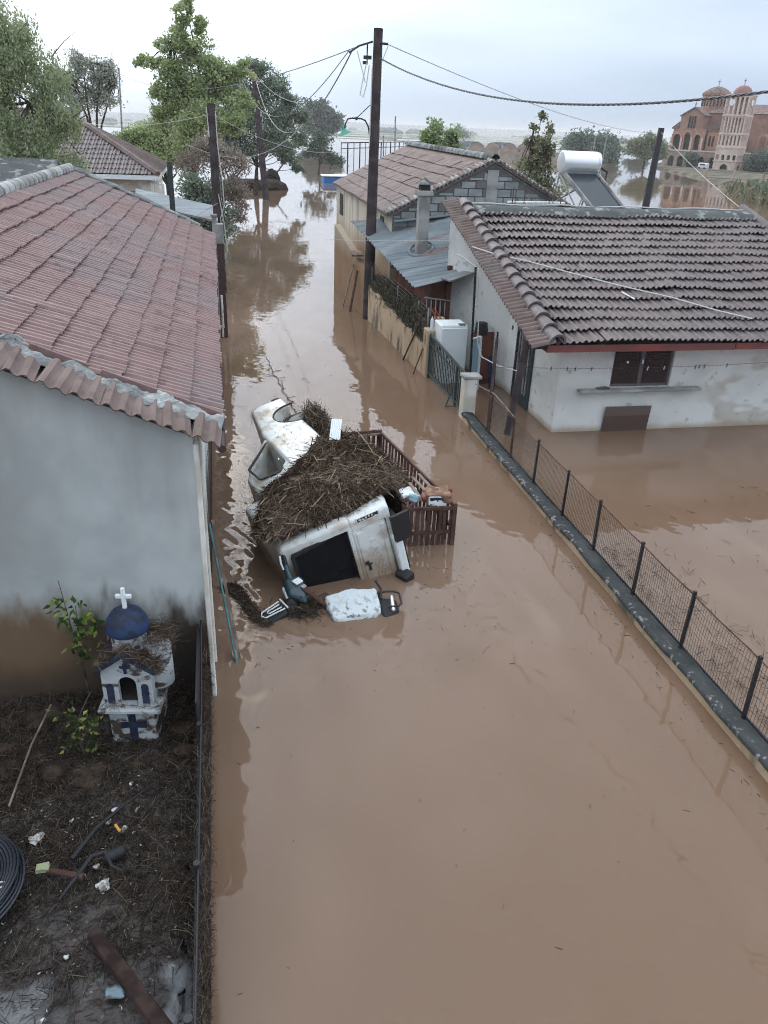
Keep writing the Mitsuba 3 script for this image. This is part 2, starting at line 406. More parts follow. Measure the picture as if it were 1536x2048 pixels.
def sticks(P, D, L, R, cols, bend=0.0, rng=None):
    """many thin three-sided straws: centres, directions, lengths, radii, colours -> (mesh, vertex colours)"""
    D = D / (np.linalg.norm(D, axis=1, keepdims=True) + 1e-9)
    a = np.cross(D, np.where(np.abs(D[:, 2:]) < 0.9, [[0, 0, 1.0]], [[1.0, 0, 0]]))
    a /= np.linalg.norm(a, axis=1, keepdims=True)
    b = np.cross(D, a)
    n = len(P)
    ang = np.arange(3) * 2 * np.pi / 3
    off = (np.cos(ang)[None, :, None] * a[:, None] + np.sin(ang)[None, :, None] * b[:, None]) * R[:, None, None]
    lift = (b * (bend * L)[:, None])[:, None] if np.ndim(bend) or bend else 0.0
    e = (D * L[:, None] / 2)[:, None]
    v = np.concatenate([P[:, None] - e + off * 0.8, P[:, None] + off + lift, P[:, None] + e + off * 0.6], 1)   # 9 per stick
    q = []
    for s in (0, 3):
        for j in range(3):
            j2 = (j + 1) % 3
            q += [[s + j, s + j2, s + 3 + j2], [s + j, s + 3 + j2, s + 3 + j]]
    f = (np.array(q)[None] + (np.arange(n) * 9)[:, None, None]).reshape(-1, 3)
    return (v.reshape(-1, 3), f), np.repeat(cols, 9, axis=0)


def straw_colours(n, rng, bright=1.0):
    a, b, c = np.array([0.040, 0.026, 0.018]), np.array([0.14, 0.092, 0.060]), np.array([0.30, 0.225, 0.155])
    t = rng.random((n, 1)) ** 1.6
    col = a * (1 - t) + b * t
    hi = rng.random((n, 1)) < 0.20
    return np.where(hi, c * (0.6 + 0.5 * rng.random((n, 1))), col) * bright


def mat4(ex, ey, ez, o):
    m = np.eye(4)
    m[:3, 0], m[:3, 1], m[:3, 2], m[:3, 3] = ex, ey, ez, o
    return T(m.tolist())

# ================================================================== THE SETTING
gx = np.array([-6000, -2500, -900, -300, -90, -30, -12, -6, 0, 6, 12, 30, 90, 300, 900, 2500, 6000.0])
gy = np.array([-60, -20, -4, 0, 4, 8, 12, 16, 22, 30, 45, 70, 110, 180, 300, 600, 1200, 2600, 9000.0])
GX, GY = np.meshgrid(gx, gy, indexing='ij')
wv, wf = grid(np.stack([GX, GY, 0 * GX], -1), flip=False)
put('flood_water', (wv, wf), 'water', uv=wv[:, :2], kind='structure', label='brown flood water filling the street and the plain', smooth=True)

# yard of mud behind the left fence, heaped against the gable wall
nx, ny = 60, 90
X, Y = np.meshgrid(np.linspace(-7.5, -0.325, nx), np.linspace(0.3, 6.12, ny), indexing='ij')
Z = 0.10 + 0.10 * meshkit.fbm(np.stack([X * 1.3, Y * 1.3, 0 * X], -1), 4, 5) + 0.05 * meshkit.fbm(np.stack([X * 6, Y * 6, 0 * X], -1), 3, 9) + 0.04 * np.clip((Y - 4.6) / 1.4, 0, 1)
Z[-1] = -0.3
def mud_z(x, y):
    i = np.clip(np.searchsorted(np.linspace(-7.5, -0.325, nx), x), 1, nx - 1)
    j = np.clip(np.searchsorted(np.linspace(0.3, 6.12, ny), y), 1, ny - 1)
    return Z[i - 1, j - 1]
put('muddy_ground', grid(np.stack([X, Y, Z], -1)), 'mud', kind='structure', smooth=True, label='silt covered yard beside the shrine')


def island(cx, cy, rx, ry, h, seed, ang=0.0):
    n = 48
    a = np.linspace(0, 2 * np.pi, n, endpoint=False)
    r = 0.75 + 0.5 * meshkit.fbm(np.stack([np.cos(a) * 1.5 + seed * 3.1, np.sin(a) * 1.5, 0 * a], -1), 3, seed)
    x, y = rx * r * np.cos(a), 0.55 * ry * r * np.sin(a)
    c, s = np.cos(ang), np.sin(ang)
    ring = np.stack([cx + c * x - s * y, cy + s * x + c * y, 0 * x - 0.2], 1)
    inner = np.stack([cx + 0.9 * (c * x - s * y), cy + 0.9 * (s * x + c * y), 0 * x + h], 1)
    v = np.vstack([ring, inner, [[cx, cy, h]]])
    i = np.arange(n); j = (i + 1) % n
    return v, np.vstack([np.stack([i, j, j + n], 1), np.stack([i, j + n, i + n], 1), np.stack([i + n, j + n, 0 * i + 2 * n], 1)])


fields = [island(60, 560, 170, 24, 0.3, 1, -0.05), island(260, 760, 260, 60, 0.4, 2, -0.1), island(150, 1150, 700, 120, 0.6, 3, -0.04), island(700, 900, 400, 90, 0.5, 4, -0.2),
          island(300, 1800, 1700, 330, 0.8, 5), island(-700, 1300, 500, 200, 0.6, 6), island(1200, 1500, 600, 160, 0.6, 7, -0.2), island(110, 430, 55, 6, 0.2, 8, -0.3), island(210, 470, 60, 8, 0.2, 9, -0.3),
          island(290, 560, 90, 14, 0.3, 10, -0.3), island(140, 345, 30, 5, 0.2, 11, -0.3)]
put('drowned_fields', cat(*fields), 'field', kind='structure', label='low strips of flooded farmland on the plain')
hx = np.linspace(-3000, 3000, 120)
hp = [np.stack([hx, 0 * hx + 2900 + 120 * k, 0 * hx + z * (0.35 + 0.9 * meshkit.fbm(np.stack([hx / 700, 0 * hx + 2, 0 * hx], -1), 4, 7))], 1) for k, z in ((0, -0.5), (1, 13), (2, 25), (4, 27), (6, 0))]
put('far_hills', grid(np.stack(hp)), 'hill', kind='structure', smooth=True, label='faint low hills on the hazy horizon')
# dyke and bank before the church
bank = np.array([[150, 262], [112, 196], [92, 166], [86, 150], [80, 134], [70, 106], [62, 88], [50, 62]], float)
rows = []
for off, z in ((-1.5, -0.3), (-0.6, 0.32), (1.0, 0.42), (6, 0.40), (40, 0.35)):
    nrm = np.array([0.8, 0.6]) if True else 0
    rows.append(np.column_stack([bank + nrm * off + 0.7 * (meshkit.noise(np.column_stack([bank / 9, bank[:, 0] * 0 + off]), 3)[:, None] - 0.5), np.full(len(bank), z)]))
put('church_bank', grid(np.stack(rows)), 'dyke', kind='structure', smooth=True, label='low earth bank under the brick church')

scene['haze_air'] = {'type': 'homogeneous', 'albedo': rgb((0.95, 0.95, 0.95)), 'sigma_t': HAZE}
scene['haze'] = {'type': 'cube', 'to_world': T().translate([0, 1500, 16.5]).scale([3800, 3200, 18.0]), 'bsdf': {'type': 'null'}, 'interior': {'type': 'ref', 'id': 'haze_air'}}
labels['haze'] = {'label': 'pale mist over the flooded plain', 'kind': 'stuff'}

# ================================================================== TILES
def roof_tile(w, l, th, prof, back_drop):
    """clay tile: x across (0..w), y up the slope (0..l), z out of the roof; prof = heights across"""
    n = len(prof)
    xs = np.linspace(0, w, n)
    f_top = np.stack([xs, 0 * xs, prof + th], 1)
    b_top = np.stack([xs, 0 * xs + l, prof + th - back_drop], 1)
    f_bot = np.stack([xs, 0 * xs + 0.006, prof + th - 0.013], 1)
    v = np.vstack([f_top, b_top, f_bot])
    i = np.arange(n - 1)
    f = np.vstack([np.stack([i, i + 1, i + 1 + n], 1), np.stack([i, i + 1 + n, i + n], 1),
                   np.stack([i, i + 2 * n, i + 1 + 2 * n], 1), np.stack([i, i + 1 + 2 * n, i + 1], 1),
                   [[0, n, 2 * n]], [[n - 1, 3 * n - 1, 2 * n - 1]]])
    return v, f


def tile_field(holder, name, key, bsdf, o, ex, ey, ncol, nrow, w, l, tile, most, rng, keep=None, wave=0.0, stuff_label=None):
    """rows of tiles from the eave corner o; the nearest become parts, the rest one part"""
    ex, ey = unit(ex), unit(ey)
    ez = np.cross(ex, ey)
    spots = []
    for r in range(nrow):
        for c in range(ncol):
            p = o + ex * (c * w) + ey * (r * l)
            if keep is None or keep(p):
                spots.append((np.linalg.norm(p - EYE), r, c, p))
    spots.sort(key=lambda s: s[0])
    shapes = [mikit.ply(tile, bsdf, smooth=35)]
    rest = []
    for k, (d, r, c, p) in enumerate(spots):
        j = rng.normal(0, 1, 4)
        q = p + ez * (0.004 * j[0] + wave * (meshkit.noise(np.array([[p[0] * 0.9, p[1] * 0.9, 1.0]]), 2)[0] - 0.5)) + ey * 0.006 * j[1] + ex * 0.002 * j[2]
        if rng.random() < 0.05:                         # a slipped tile now and then
            q = q + ez * 0.012 - ey * 0.03 * rng.random(); j[3] *= 4
        a = 0.010 * j[3]
        e1 = ex * np.cos(a) + ey * np.sin(a); e2 = -ex * np.sin(a) + ey * np.cos(a)
        if k < most:
            put(name, None, None, holder, shape=shapes[0], to_world=mat4(e1, e2, ez, q))
        else:
            rest.append((tile[0] @ np.stack([e1, e2, ez], 1).T + q, tile[1]))
    if rest:
        put(name + '_field', cat(*rest), bsdf, holder, smooth=35, kind='stuff', label=stuff_label or 'smaller tiles farther up the roof')


def half_pipe(p, q, r, upv, n=7, flare=1.15, th=0.02):
    """a cap tile: an open half cone from p (wide end) to q, proud towards upv"""
    p, q = np.asarray(p, float), np.asarray(q, float)
    y = unit(q - p); z = unit(np.asarray(upv) - y * (y @ np.asarray(upv))); x = np.cross(y, z)
    ang = np.linspace(-0.15, np.pi + 0.15, n)
    ring = np.cos(ang)[:, None] * x + np.sin(ang)[:, None] * z
    return cat(grid(np.stack([p + ring * r * flare, q + ring * r]), True), grid(np.stack([p + ring * (r * flare - th), p + ring * r * flare]), True))


rngT = np.random.default_rng(11)
flat_prof = np.array([0.0, 0.022, 0.022, 0.004, 0.004, 0.022, 0.022, 0.004, 0.0])
wave_prof = np.array([0.005, 0.0, 0.012, 0.036, 0.044, 0.030, 0.008, 0.002, 0.014, 0.034, 0.030, 0.012])

# ================================================================== LEFT HOUSE (red tiled roof, gable towards us)
LX, LZ, SL, RX = -0.06, 2.68, 0.43, -3.07        # eave x and z, slope, ridge x
def lroof(x):
    return LZ + SL * (LX - x)
RZ = lroof(RX)
lh = thing('red_tiled_house', 'house with faded red tiled roof and muddy grey gable wall, left of the flooded street', 'house')
Y0, Y1 = 6.10, 19.35
prof = [(-5.9, -1.2), (-0.29, -1.2), (-0.29, lroof(-0.29) - 0.09), (RX, RZ - 0.09), (-5.9, lroof(-0.29) - 0.07)]
put('wall', prism(prof, Y1 - Y0 - 0.3, (0, Y0, 0), (1, 0, 0), (0, 0, 1), (0, 1, 0)), 'plaster_grey', lh)
put('corner_trim', cat(b2((-0.292, Y0 - 0.012, -1), (-0.250, Y0 + 0.10, 2.62), 0.008), b2((-0.292, Y0 + 0.20, -1), (-0.272, Y0 + 0.36, 2.62), 0.006)), 'trim_white', lh, label='cream painted corner strips of the gable wall')
put('downpipe', tube([(-0.262, Y0 + 0.55, 2.6), (-0.262, Y0 + 0.55, -0.3)], 0.022, 10), 'trim_white', lh, smooth=40)
# roof deck under the tiles
sl = math.hypot(1, SL)
e_up = np.array([-1, 0, SL]) / sl
n_up = np.array([SL, 0, 1]) / sl
deck = lambda x0, x1, y0, y1, d: [np.array([x, y, lroof(x) - d]) for x, y in ((x0, y0), (x1, y0), (x1, y1), (x0, y1))]
def slab(q, d):
    q = np.array(q); w = q - np.array([0, 0, d])
    v = np.vstack([q, w])
    return v, np.array([[0, 1, 2], [0, 2, 3], [4, 6, 5], [4, 7, 6], [0, 5, 1], [0, 4, 5], [1, 6, 2], [1, 5, 6], [2, 7, 3], [2, 6, 7], [3, 4, 0], [3, 7, 4]])
put('roof', cat(slab(deck(LX + 0.02, RX, Y0 + 0.30, Y1, 0.012), 0.055), slab([(RX, Y0 + 0.30, RZ - 0.012), (RX, Y1, RZ - 0.012), (-6.1, Y1, LZ), (-6.1, Y0 + 0.30, LZ)], 0.055)), 'deck_shade', lh)
tw, tl = 0.212, 0.292
ncol = int((Y1 - Y0 - 0.36) / tw)
tile = roof_tile(tw * 0.995, tl + 0.05, 0.034, flat_prof * 1.15, 0.036)
o = np.array([LX, Y0 + 0.37, lroof(LX)])
tile_field(lh + '__roof', 'tile', 'x', 'tile_red', o, (0, 1, 0), e_up, ncol, 11, tw, tl, tile, 300, rngT, wave=0.05)
# verge tiles: their channels point out over the gable
vt = roof_tile(0.235, 0.40, 0.02, np.array([0.0, 0.034, 0.036, 0.008, 0.002, 0.026, 0.028, 0.004, 0.0]), -0.045)
vt_shape = mikit.ply(vt, 'tile_brown', smooth=35)
s = 0.02
while s < 3.25:
    p = np.array([LX, Y0 - 0.16, LZ - 0.055]) + e_up * s
    j = rngT.normal(0, 1, 3)
    e1, e2 = -e_up, unit([0.05 * j[0], 1, 0.05 + 0.02 * j[1]])
    e1 = unit(e1 - e2 * (e1 @ e2))
    put('verge_tile', None, None, lh + '__roof', shape=vt_shape, to_world=mat4(e1, e2, np.cross(e1, e2), p + e_up * 0.235))
    s += 0.241
# lumpy mortar along the verge
ns, nw = 260, 15
S, W = np.meshgrid(np.linspace(0, 3.25, ns), np.linspace(0, 1, nw), indexing='ij')
base = np.array([LX, 0, LZ]) + S[..., None] * e_up
wob = meshkit.fbm(np.stack([S * 3.5, W * 0 + 1, S * 0], -1), 3, 4) - 0.5
wob2 = meshkit.fbm(np.stack([S * 3.1, W * 0 + 7, S * 0], -1), 4, 8) - 0.5
yy = Y0 + 0.13 + 0.22 * wob2 + W * (0.30 + 0.70 * wob + 0.07 * np.clip(S - 1.2, 0, 1))
P = base + np.stack([0 * S, yy, 0 * S], -1) + n_up * ((0.012 + 0.055 * np.sin(np.pi * np.clip(W, 0, 1)) ** 0.7 + 0.13 * (meshkit.fbm(np.stack([S * 8, W * 3, 0 * S], -1), 4, 6) - 0.5) * np.sin(np.pi * W)))[..., None]
put('mortar_band', grid(P, True), 'mortar', lh + '__roof', smooth=True, label='lumpy grey mortar along the roof edge')
for k in range(6):
    s0 = 0.02 + 0.56 * k
    a = np.array([LX, Y0 + 0.345, LZ + 0.0]) + e_up * s0
    put('edge_strip', beam(a + n_up * 0.05, a + e_up * 0.46 + n_up * 0.05, 0.02, 0.075, 0.004, n_up), 'tile_red', lh + '__roof')
# ridge caps bedded in mortar
y = Y0 + 0.2
while y < Y1 - 0.1:
    put('ridge_cap', half_pipe((RX, y - 0.02, RZ + 0.0), (RX, y + 0.36, RZ + 0.012), 0.11, (0, 0, 1)), 'concrete', lh + '__roof', smooth=50)
    y += 0.36
# far rake mortar
fr = np.array([np.array([LX, Y1 - 0.08, LZ + 0.03]) + e_up * t + np.array([0, 0.03, 0.03]) * meshkit.noise(np.array([[t * 4, 0, 0]]), 5)[0] for t in np.linspace(0.35, 3.2, 40)])
put('mortar_ridge', tube(fr, 0.045 + 0.03 * meshkit.noise(np.column_stack([np.linspace(0, 12, 40), np.zeros(40), np.zeros(40)]), 6), 6), 'mortar', lh + '__roof', smooth=60)
put('gutter', tube([(LX + 0.0, Y0 - 0.05, LZ - 0.09), (LX + 0.0, Y1 - 0.5, LZ - 0.09)], 0.035, 10), 'shutter', lh, smooth=40)
# vent stack and service pipe at the far corner of this house
vs = thing('vent_stack', 'dark square flue with grey metal cap at the far corner of the red roof', 'flue')
put('shaft', b2((-0.10, 20.35, 0.0), (0.13, 20.6, 2.32), 0.01), 'shutter', vs)
put('cap', cat(b2((-0.12, 20.33, 2.32), (0.15, 20.62, 2.78), 0.01), tube([(-0.06, 20.4, 2.78), (-0.06, 20.4, 2.95)], 0.06, 10), tube([(-0.06, 20.4, 2.95), (-0.06, 20.4, 3.0)], 0.085, 10)), 'concrete', vs)
put('conduit', cat(tube([(0.02, 19.95, 0.35), (0.02, 19.95, 1.15)], 0.03, 6), tube([(0.0, 19.6, 0.2), (0.02, 19.6, 0.75)], 0.03, 6)), 'trim_white', vs)

# ================================================================== SECOND HOUSE, hip roof, beyond the red one
h2 = thing('white_hip_house', 'white walled house with brown hip roof, behind the red tiled house', 'house')
HX0, HX1, HY0, HY1, HZ = -13.0, -2.35, 37.0, 47.0, 2.85
put('wall', b2((HX0 + 0.4, HY0 + 0.4, -1), (HX1 - 0.4, HY1 - 0.4, HZ)), 'trim_white', h2)
put('fascia', cat(b2((HX0, HY0 - 0.02, HZ - 0.16), (HX1, HY0 + 0.1, HZ + 0.02)), b2((HX1 - 0.1, HY0 + 0.11, HZ - 0.16), (HX1, HY1, HZ + 0.02))), 'white_plain', h2)
A, B = np.array([-8.6, 42.0, 5.1]), np.array([-6.5, 42.0, 5.1])
c00, c10, c11, c01 = (np.array([x, y, HZ]) for x, y in ((HX0, HY0), (HX1, HY0), (HX1, HY1), (HX0, HY1)))
put('roof', (np.array([c00, c10, c11, c01, A, B]), np.array([[0, 1, 5], [0, 5, 4], [1, 2, 5], [2, 3, 4], [2, 4, 5], [3, 0, 4]])), 'tile_brown', h2)
def face_tiles(q0, q1, apex_l, apex_r, w, l, holder, bsdf, label):
    ex = unit(q1 - q0); up_ = unit((apex_l + apex_r) / 2 - (q0 + q1) / 2); ey = unit(up_ - ex * (up_ @ ex)); ez = np.cross(ex, ey)
    H = (apex_l - q0) @ ey; W = np.linalg.norm(q1 - q0); al, ar = (apex_l - q0) @ ex, (apex_r - q0) @ ex
    t = roof_tile(w, l + 0.04, 0.035, wave_prof[::2] * 1.3, 0.02)
    out = []
    for r in range(int(H / l)):
        f0 = (r + 0.5) * l / H
        a, b = al * f0, W + (ar - W) * f0
        x = a
        while x < b - w * 0.7:
            out.append((t[0] @ np.stack([ex, ey, ez], 1).T + q0 + ex * x + ey * r * l + ez * 0.02, t[1])); x += w
    put('tile_field', cat(*out), bsdf, holder, smooth=35, kind='stuff', label=label)
face_tiles(c00, c10, A, B, 0.3, 0.42, h2 + '__roof', 'tile_dark', 'rows of dark tiles on the slope facing the street')
face_tiles(c10, c11, B, B, 0.3, 0.42, h2 + '__roof', 'tile_brown', 'rows of tiles on the narrow hip')
put('hip_cap', tube([c10 + [0, 0, 0.08], B + [0, 0, 0.1]], 0.13, 6), 'tile_brown', h2 + '__roof', smooth=50)
put('ridge_cap', tube([A + [0, 0, 0.06], B + [0, 0, 0.06]], 0.13, 6), 'tile_brown', h2 + '__roof', smooth=50)
put('eave_pipe', tube([(HX1 + 0.15, HY0 + 0.5, -0.5), (HX1 + 0.15, HY0 + 0.5, 2.5), (HX1 - 0.4, HY0 + 0.4, 2.6)], 0.05, 6), 'white_plain', h2)
put('window', b2((HX1 - 1.2, HY0 + 0.37, 1.2), (HX1 - 0.75, HY0 + 0.41, 2.2)), 'pane_dark', h2)

sh = thing('mossy_roof_shed', 'low grey mossy roof just past the ridge of the red roof', 'shed')
put('wall', b2((-9.5, 20.5, -1), (-4.2, 25.5, 3.3)), 'concrete', sh)
put('roof', cat(slab([(-9.8, 20.2, 3.25), (-3.9, 20.2, 3.25), (-3.9, 23, 4.0), (-9.8, 23, 4.0)], 0.08), slab([(-9.8, 23, 4.0), (-3.9, 23, 4.0), (-3.9, 25.8, 3.25), (-9.8, 25.8, 3.25)], 0.08)), 'mortar_moss', sh)

mr = thing('tin_roof_shelter', 'flat blue grey tin roof between the red roof and the shrubs', 'shelter')
put('roof', slab([(-2.75, 29.8, 2.42), (0.04, 25.6, 2.30), (0.06, 28.6, 2.45), (-3.0, 33.5, 2.6)], 0.06), 'tin', mr)
for xy in ((-2.5, 30.3), (-0.15, 26.4), (-0.15, 28.2), (-2.6, 32.5)):
    put('post', b2((xy[0] - 0.05, xy[1] - 0.05, -0.8), (xy[0] + 0.05, xy[1] + 0.05, 2.32)), 'pole_dark', mr)

# ================================================================== RIGHT HOUSE (dark wavy tiles, white walls)
rh = thing('white_house', 'white plastered house with dark wavy tile roof on the right of the street', 'house')
RX0, RX1, EY, EZ, RY, RZ2 = 5.16, 12.95, 12.22, 1.80, 18.05, 3.42
WX, WY = 5.97, 12.76
rup = unit([0, RY - EY, RZ2 - EZ]); rn = np.cross([1, 0, 0], rup)
def rroof(y):
    return EZ + (RZ2 - EZ) * (y - EY) / (RY - EY)
# walls: street side bends outwards at the back, so the plan is a polygon; top follows the roof
wall_plan = [(WX, WY), (WX, 15.55), (5.30, 18.25), (12.6, 18.25), (12.6, WY)]
def wall_solid(plan, zf):
    n = len(plan)
    v = np.array([(x, y, -1.2) for x, y in plan] + [(x, y, zf(y)) for x, y in plan])
    f = []
    for i in range(n):
        j = (i + 1) % n
        f += [[i, j, j + n], [i, j + n, i + n]]
    tri = [(0, 1, 4), (1, 3, 4), (1, 2, 3)]
    f += [[a + n, c + n, b + n][::-1] for a, b, c in tri]
    f = np.array(f)
    return v, (f[:, ::-1] if True else f)
put('wall', wall_solid([(WX, WY + 0.16)] + wall_plan[1:4] + [(12.6, WY + 0.16)], lambda y: min(rroof(y) - 0.09, RZ2 - 0.1)), 'plaster_white', rh)
put('front_wall', prism(sg.Polygon([(WX, -1.2), (12.6, -1.2), (12.6, 1.70), (WX, 1.70)]).difference(sg.box(7.0, 0.85, 8.215, 1.69)), 0.158, (0, WY, 0), (1, 0, 0), (0, 0, 1), (0, 1, 0)), 'plaster_white', rh)
put('roof', cat(slab([(RX0 + 0.03, EY + 0.03, rroof(EY + 0.03) - 0.014), (RX1, EY + 0.03, rroof(EY + 0.03) - 0.014), (RX1, RY, RZ2 - 0.014), (RX0 + 0.03, RY, RZ2 - 0.014)], 0.06)), 'deck_shade', rh)
tw2, tl2 = 0.222, 0.403
t2 = roof_tile(tw2 * 1.0, tl2 + 0.05, 0.058, wave_prof * 1.25, 0.058)
o2 = np.array([RX0 + 0.42, EY - 0.02, EZ + 0.0])
tile_field(rh + '__roof', 'tile', 'x', 'tile_dark', o2, (1, 0, 0), rup, 33, 15, tw2, tl2, t2, 300, np.random.default_rng(5), wave=0.07)
vt2 = roof_tile(0.262, 0.44, 0.018, np.array([0.0, 0.0, 0.038, 0.05, 0.05, 0.036, 0.0, 0.0, 0.038, 0.05, 0.05, 0.036, 0.0]), -0.03)
vs2 = mikit.ply(vt2, 'tile_brown', smooth=35)
s = 0.0
while s < 6.45:
    p = np.array([RX0 - 0.05, EY - 0.05, EZ - 0.045]) + rup * (s + 0.262)
    j = rngT.normal(0, 1, 3)
    e2 = unit([1, 0.02 * j[0], 0.12 + 0.02 * j[1]]); e1 = unit(-rup - e2 * (-rup @ e2))
    put('verge_tile', None, None, rh + '__roof', shape=vs2, to_world=mat4(e1, e2, np.cross(e1, e2), p))
    s += 0.264
s = 0.0
while s < 6.3:
    a = np.array([RX0 + 0.42, EY - 0.05, EZ + 0.03]) + rup * s
    jy = 0.012 * rngT.normal()
    put('verge_cap', half_pipe(a + rn * 0.035, a + rup * 0.44 + rn * 0.01 + np.array([jy, 0, 0]), 0.118, rn, 10, 1.30, 0.04), 'tile_dark', rh + '__roof', smooth=45)
    s += 0.40
rw = [np.stack([np.linspace(RX0 + 0.3, RX1, 60), np.full(60, RY + dy), np.full(60, RZ2 + dz) + 0.05 * (meshkit.fbm(np.stack([np.linspace(0, 20, 60), np.full(60, 3.0 + dy), np.zeros(60)], 1), 3, 3) - 0.5)], 1) for dy, dz in ((-0.42, -0.06), (-0.3, 0.05), (-0.08, 0.12), (0.12, 0.12), (0.2, 0.02), (0.22, -0.3))]
put('mortar_ridge', grid(np.stack(rw), True), 'mortar_moss', rh + '__roof', smooth=True, label='mossy grey mortar along the ridge')
put('ridge_line', tube(np.stack([np.linspace(RX0 + 0.5, RX1 - 0.1, 40), np.full(40, RY + 0.14), RZ2 + 0.135 + 0.015 * np.sin(np.linspace(0, 25, 40))], 1), 0.016, 6), 'wire_light', rh + '__roof')
# far verge
s = 0.0
while s < 6.2:
    a = np.array([RX1 - 0.1, EY, EZ + 0.03]) + rup * s
    put('far_verge_cap', half_pipe(a, a + rup * 0.44 + rn * 0.03, 0.105, rn, 6, 1.2, 0.03), 'tile_dark', rh + '__roof', smooth=45)
    s += 0.40
put('fascia', cat(b2((RX0 + 0.28, EY + 0.02, EZ - 0.13), (9.05, EY + 0.05, EZ - 0.005)), b2((9.065, EY + 0.02, EZ - 0.125), (RX1, EY + 0.05, EZ - 0.005)), b2((RX0 + 0.28, EY + 0.053, EZ - 0.13), (RX1, WY - 0.005, EZ - 0.1))), 'fascia_red', rh)
# shuttered window on the front
wf = WY + 0.085
put('window', cat(b2((7.0, wf - 0.03, 0.86), (7.045, wf + 0.01, 1.69)), b2((8.17, wf - 0.03, 0.86), (8.215, wf + 0.01, 1.69)), b2((7.047, wf - 0.03, 0.86), (8.168, wf + 0.01, 0.90)), b2((7.57, wf - 0.032, 0.902), (7.65, wf + 0.008, 1.69))), 'shutter_frame', rh)
wk = rh + '__window'
for a, b in ((7.047, 7.568), (7.652, 8.168)):
    put('shutter', b2((a, wf - 0.008, 0.902), (b, wf + 0.008, 1.69)), 'shutter', wk)
    z = 0.915
    while z < 1.67:
        put('slat', box(((a + b) / 2, wf - 0.016, z + 0.014), (b - a - 0.05, 0.012, 0.026), np.array([[1, 0, 0], [0, 0.87, -0.5], [0, 0.5, 0.87]])), 'shutter', wk)
        z += 0.034
put('latch', cat(b2((7.60, wf - 0.05, 1.28), (7.625, wf - 0.034, 1.36)), b2((7.3, wf - 0.03, 1.29), (7.34, wf - 0.022, 1.33))), 'white_plain', wk)
put('sill', cat(b2((6.36, WY - 0.17, 0.80), (8.82, WY - 0.004, 0.848), 0.008)), 'concrete', rh)
put('sill_rubble', cat(*[box((6.75 + 0.06 * i, WY - 0.07, 0.862), (0.06, 0.07, 0.03 + 0.015 * (i % 3)), frame((0.3 * i, 1, 0))) for i in range(4)]), 'mortar_moss', rh)
bd = thing('plywood_board', 'brown board propped against the white wall below the shuttered window', 'board')
fill(bd, box((7.43, WY - 0.055, 0.2), (0.93, 0.02, 0.60), frame((0, 1, 0.08))), 'board_brown')
# glazed door on the street side
put('door', cat(b2((WX - 0.05, 14.0, -0.4), (WX + 0.01, 14.06, 1.5)), b2((WX - 0.05, 14.86, -0.4), (WX + 0.01, 14.92, 1.5)), b2((WX - 0.05, 14.062, 1.44), (WX + 0.01, 14.858, 1.5)), b2((WX - 0.05, 14.062, -0.4), (WX + 0.01, 14.858, 0.25)), b2((WX - 0.045, 14.062, 0.95), (WX + 0.01, 14.858, 0.99))), 'iron_green', rh, label='green metal door with barred panes')
dk = rh + '__door'
put('pane', b2((WX - 0.02, 14.062, 0.252), (WX - 0.012, 14.858, 1.438)), 'pane_dark', dk)
for y in (14.2, 14.34, 14.48, 14.62, 14.76):
    put('bar', b2((WX - 0.045, y - 0.012, 0.252), (WX - 0.022, y + 0.012, 1.438)), 'concrete', dk)
put('vent_hole', tube([(WX - 0.006, 15.32, 1.38), (WX + 0.01, 15.32, 1.38)], 0.05, 8), 'opening_dark', rh)
# porch post that carries the roof corner, thin post with white conduit
pp = thing('porch_post', 'thick dark wooden post standing in the water under the roof corner', 'post')
fill(pp, tube([(5.05, 12.84, -0.8), (5.20, 12.60, 1.78)], 0.065, 10), 'pole_dark')
pp2 = thing('fence_post_tall', 'leaning dark post rising from the kerb wall beside the white gate pillar', 'post')
fill(pp2, beam((4.62, 12.55, 0.1), (4.72, 12.8, 1.78), 0.055, 0.045, 0.006), 'pole_dark')
mp = thing('meter_pole', 'thin black pole with white conduit in front of the white side wall', 'pole')
put('pipe', tube([(5.12, 15.2, -0.5), (5.0, 15.2, 2.62)], 0.025, 8), 'iron_black', mp)
put('arm', tube([(5.0, 15.2, 2.62), (4.72, 15.22, 2.80), (4.6, 15.25, 2.85)], 0.016, 6), 'wire_light', mp)
put('conduit', cat(tube([(5.06, 15.18, 2.6), (5.07, 15.17, 2.05), (5.1, 15.17, 1.9)], 0.011, 6), tube(np.array([(5.15, 15.16, 1.55), (5.15, 15.1, 1.1), (5.2, 14.9, 0.88), (5.35, 14.3, 0.86), (5.5, 13.6, 0.95), (5.35, 12.9, 1.25)]), 0.011, 6)), 'wire_light', mp)
wr = thing('roof_wire', 'white cable snaking over the dark tiled roof', 'cable')
pts = [(5.12, 15.9), (5.5, 15.5), (6.1, 15.25), (6.8, 14.75), (7.6, 14.2), (8.5, 13.7), (9.2, 13.15), (9.75, 12.9)]
pp_ = np.array([(x, y, rroof(y) + 0.10 + 0.012 * math.sin(7 * x)) for x, y in pts])
tt = np.linspace(0, len(pts) - 1, 50)
fill(wr, tube(np.stack([np.interp(tt, range(len(pts)), pp_[:, k]) for k in range(3)], 1), 0.013, 6), 'wire_light')
st = thing('fallen_strip', 'short white strip lying on the dark roof tiles below the cable', 'strip')
fill(st, beam((7.56, 13.95, rroof(13.95) + 0.095), (7.70, 13.65, rroof(13.65) + 0.095), 0.035, 0.012), 'paper_white')
cl = thing('clothesline', 'thin clothesline with pegs strung before the white house front', 'line')
lp = sag((4.72, 12.78, 1.28), (12.0, 12.05, 1.62), 0.12, 24)
put('cord', tube(lp, 0.004, 5), 'wire_dark', cl)
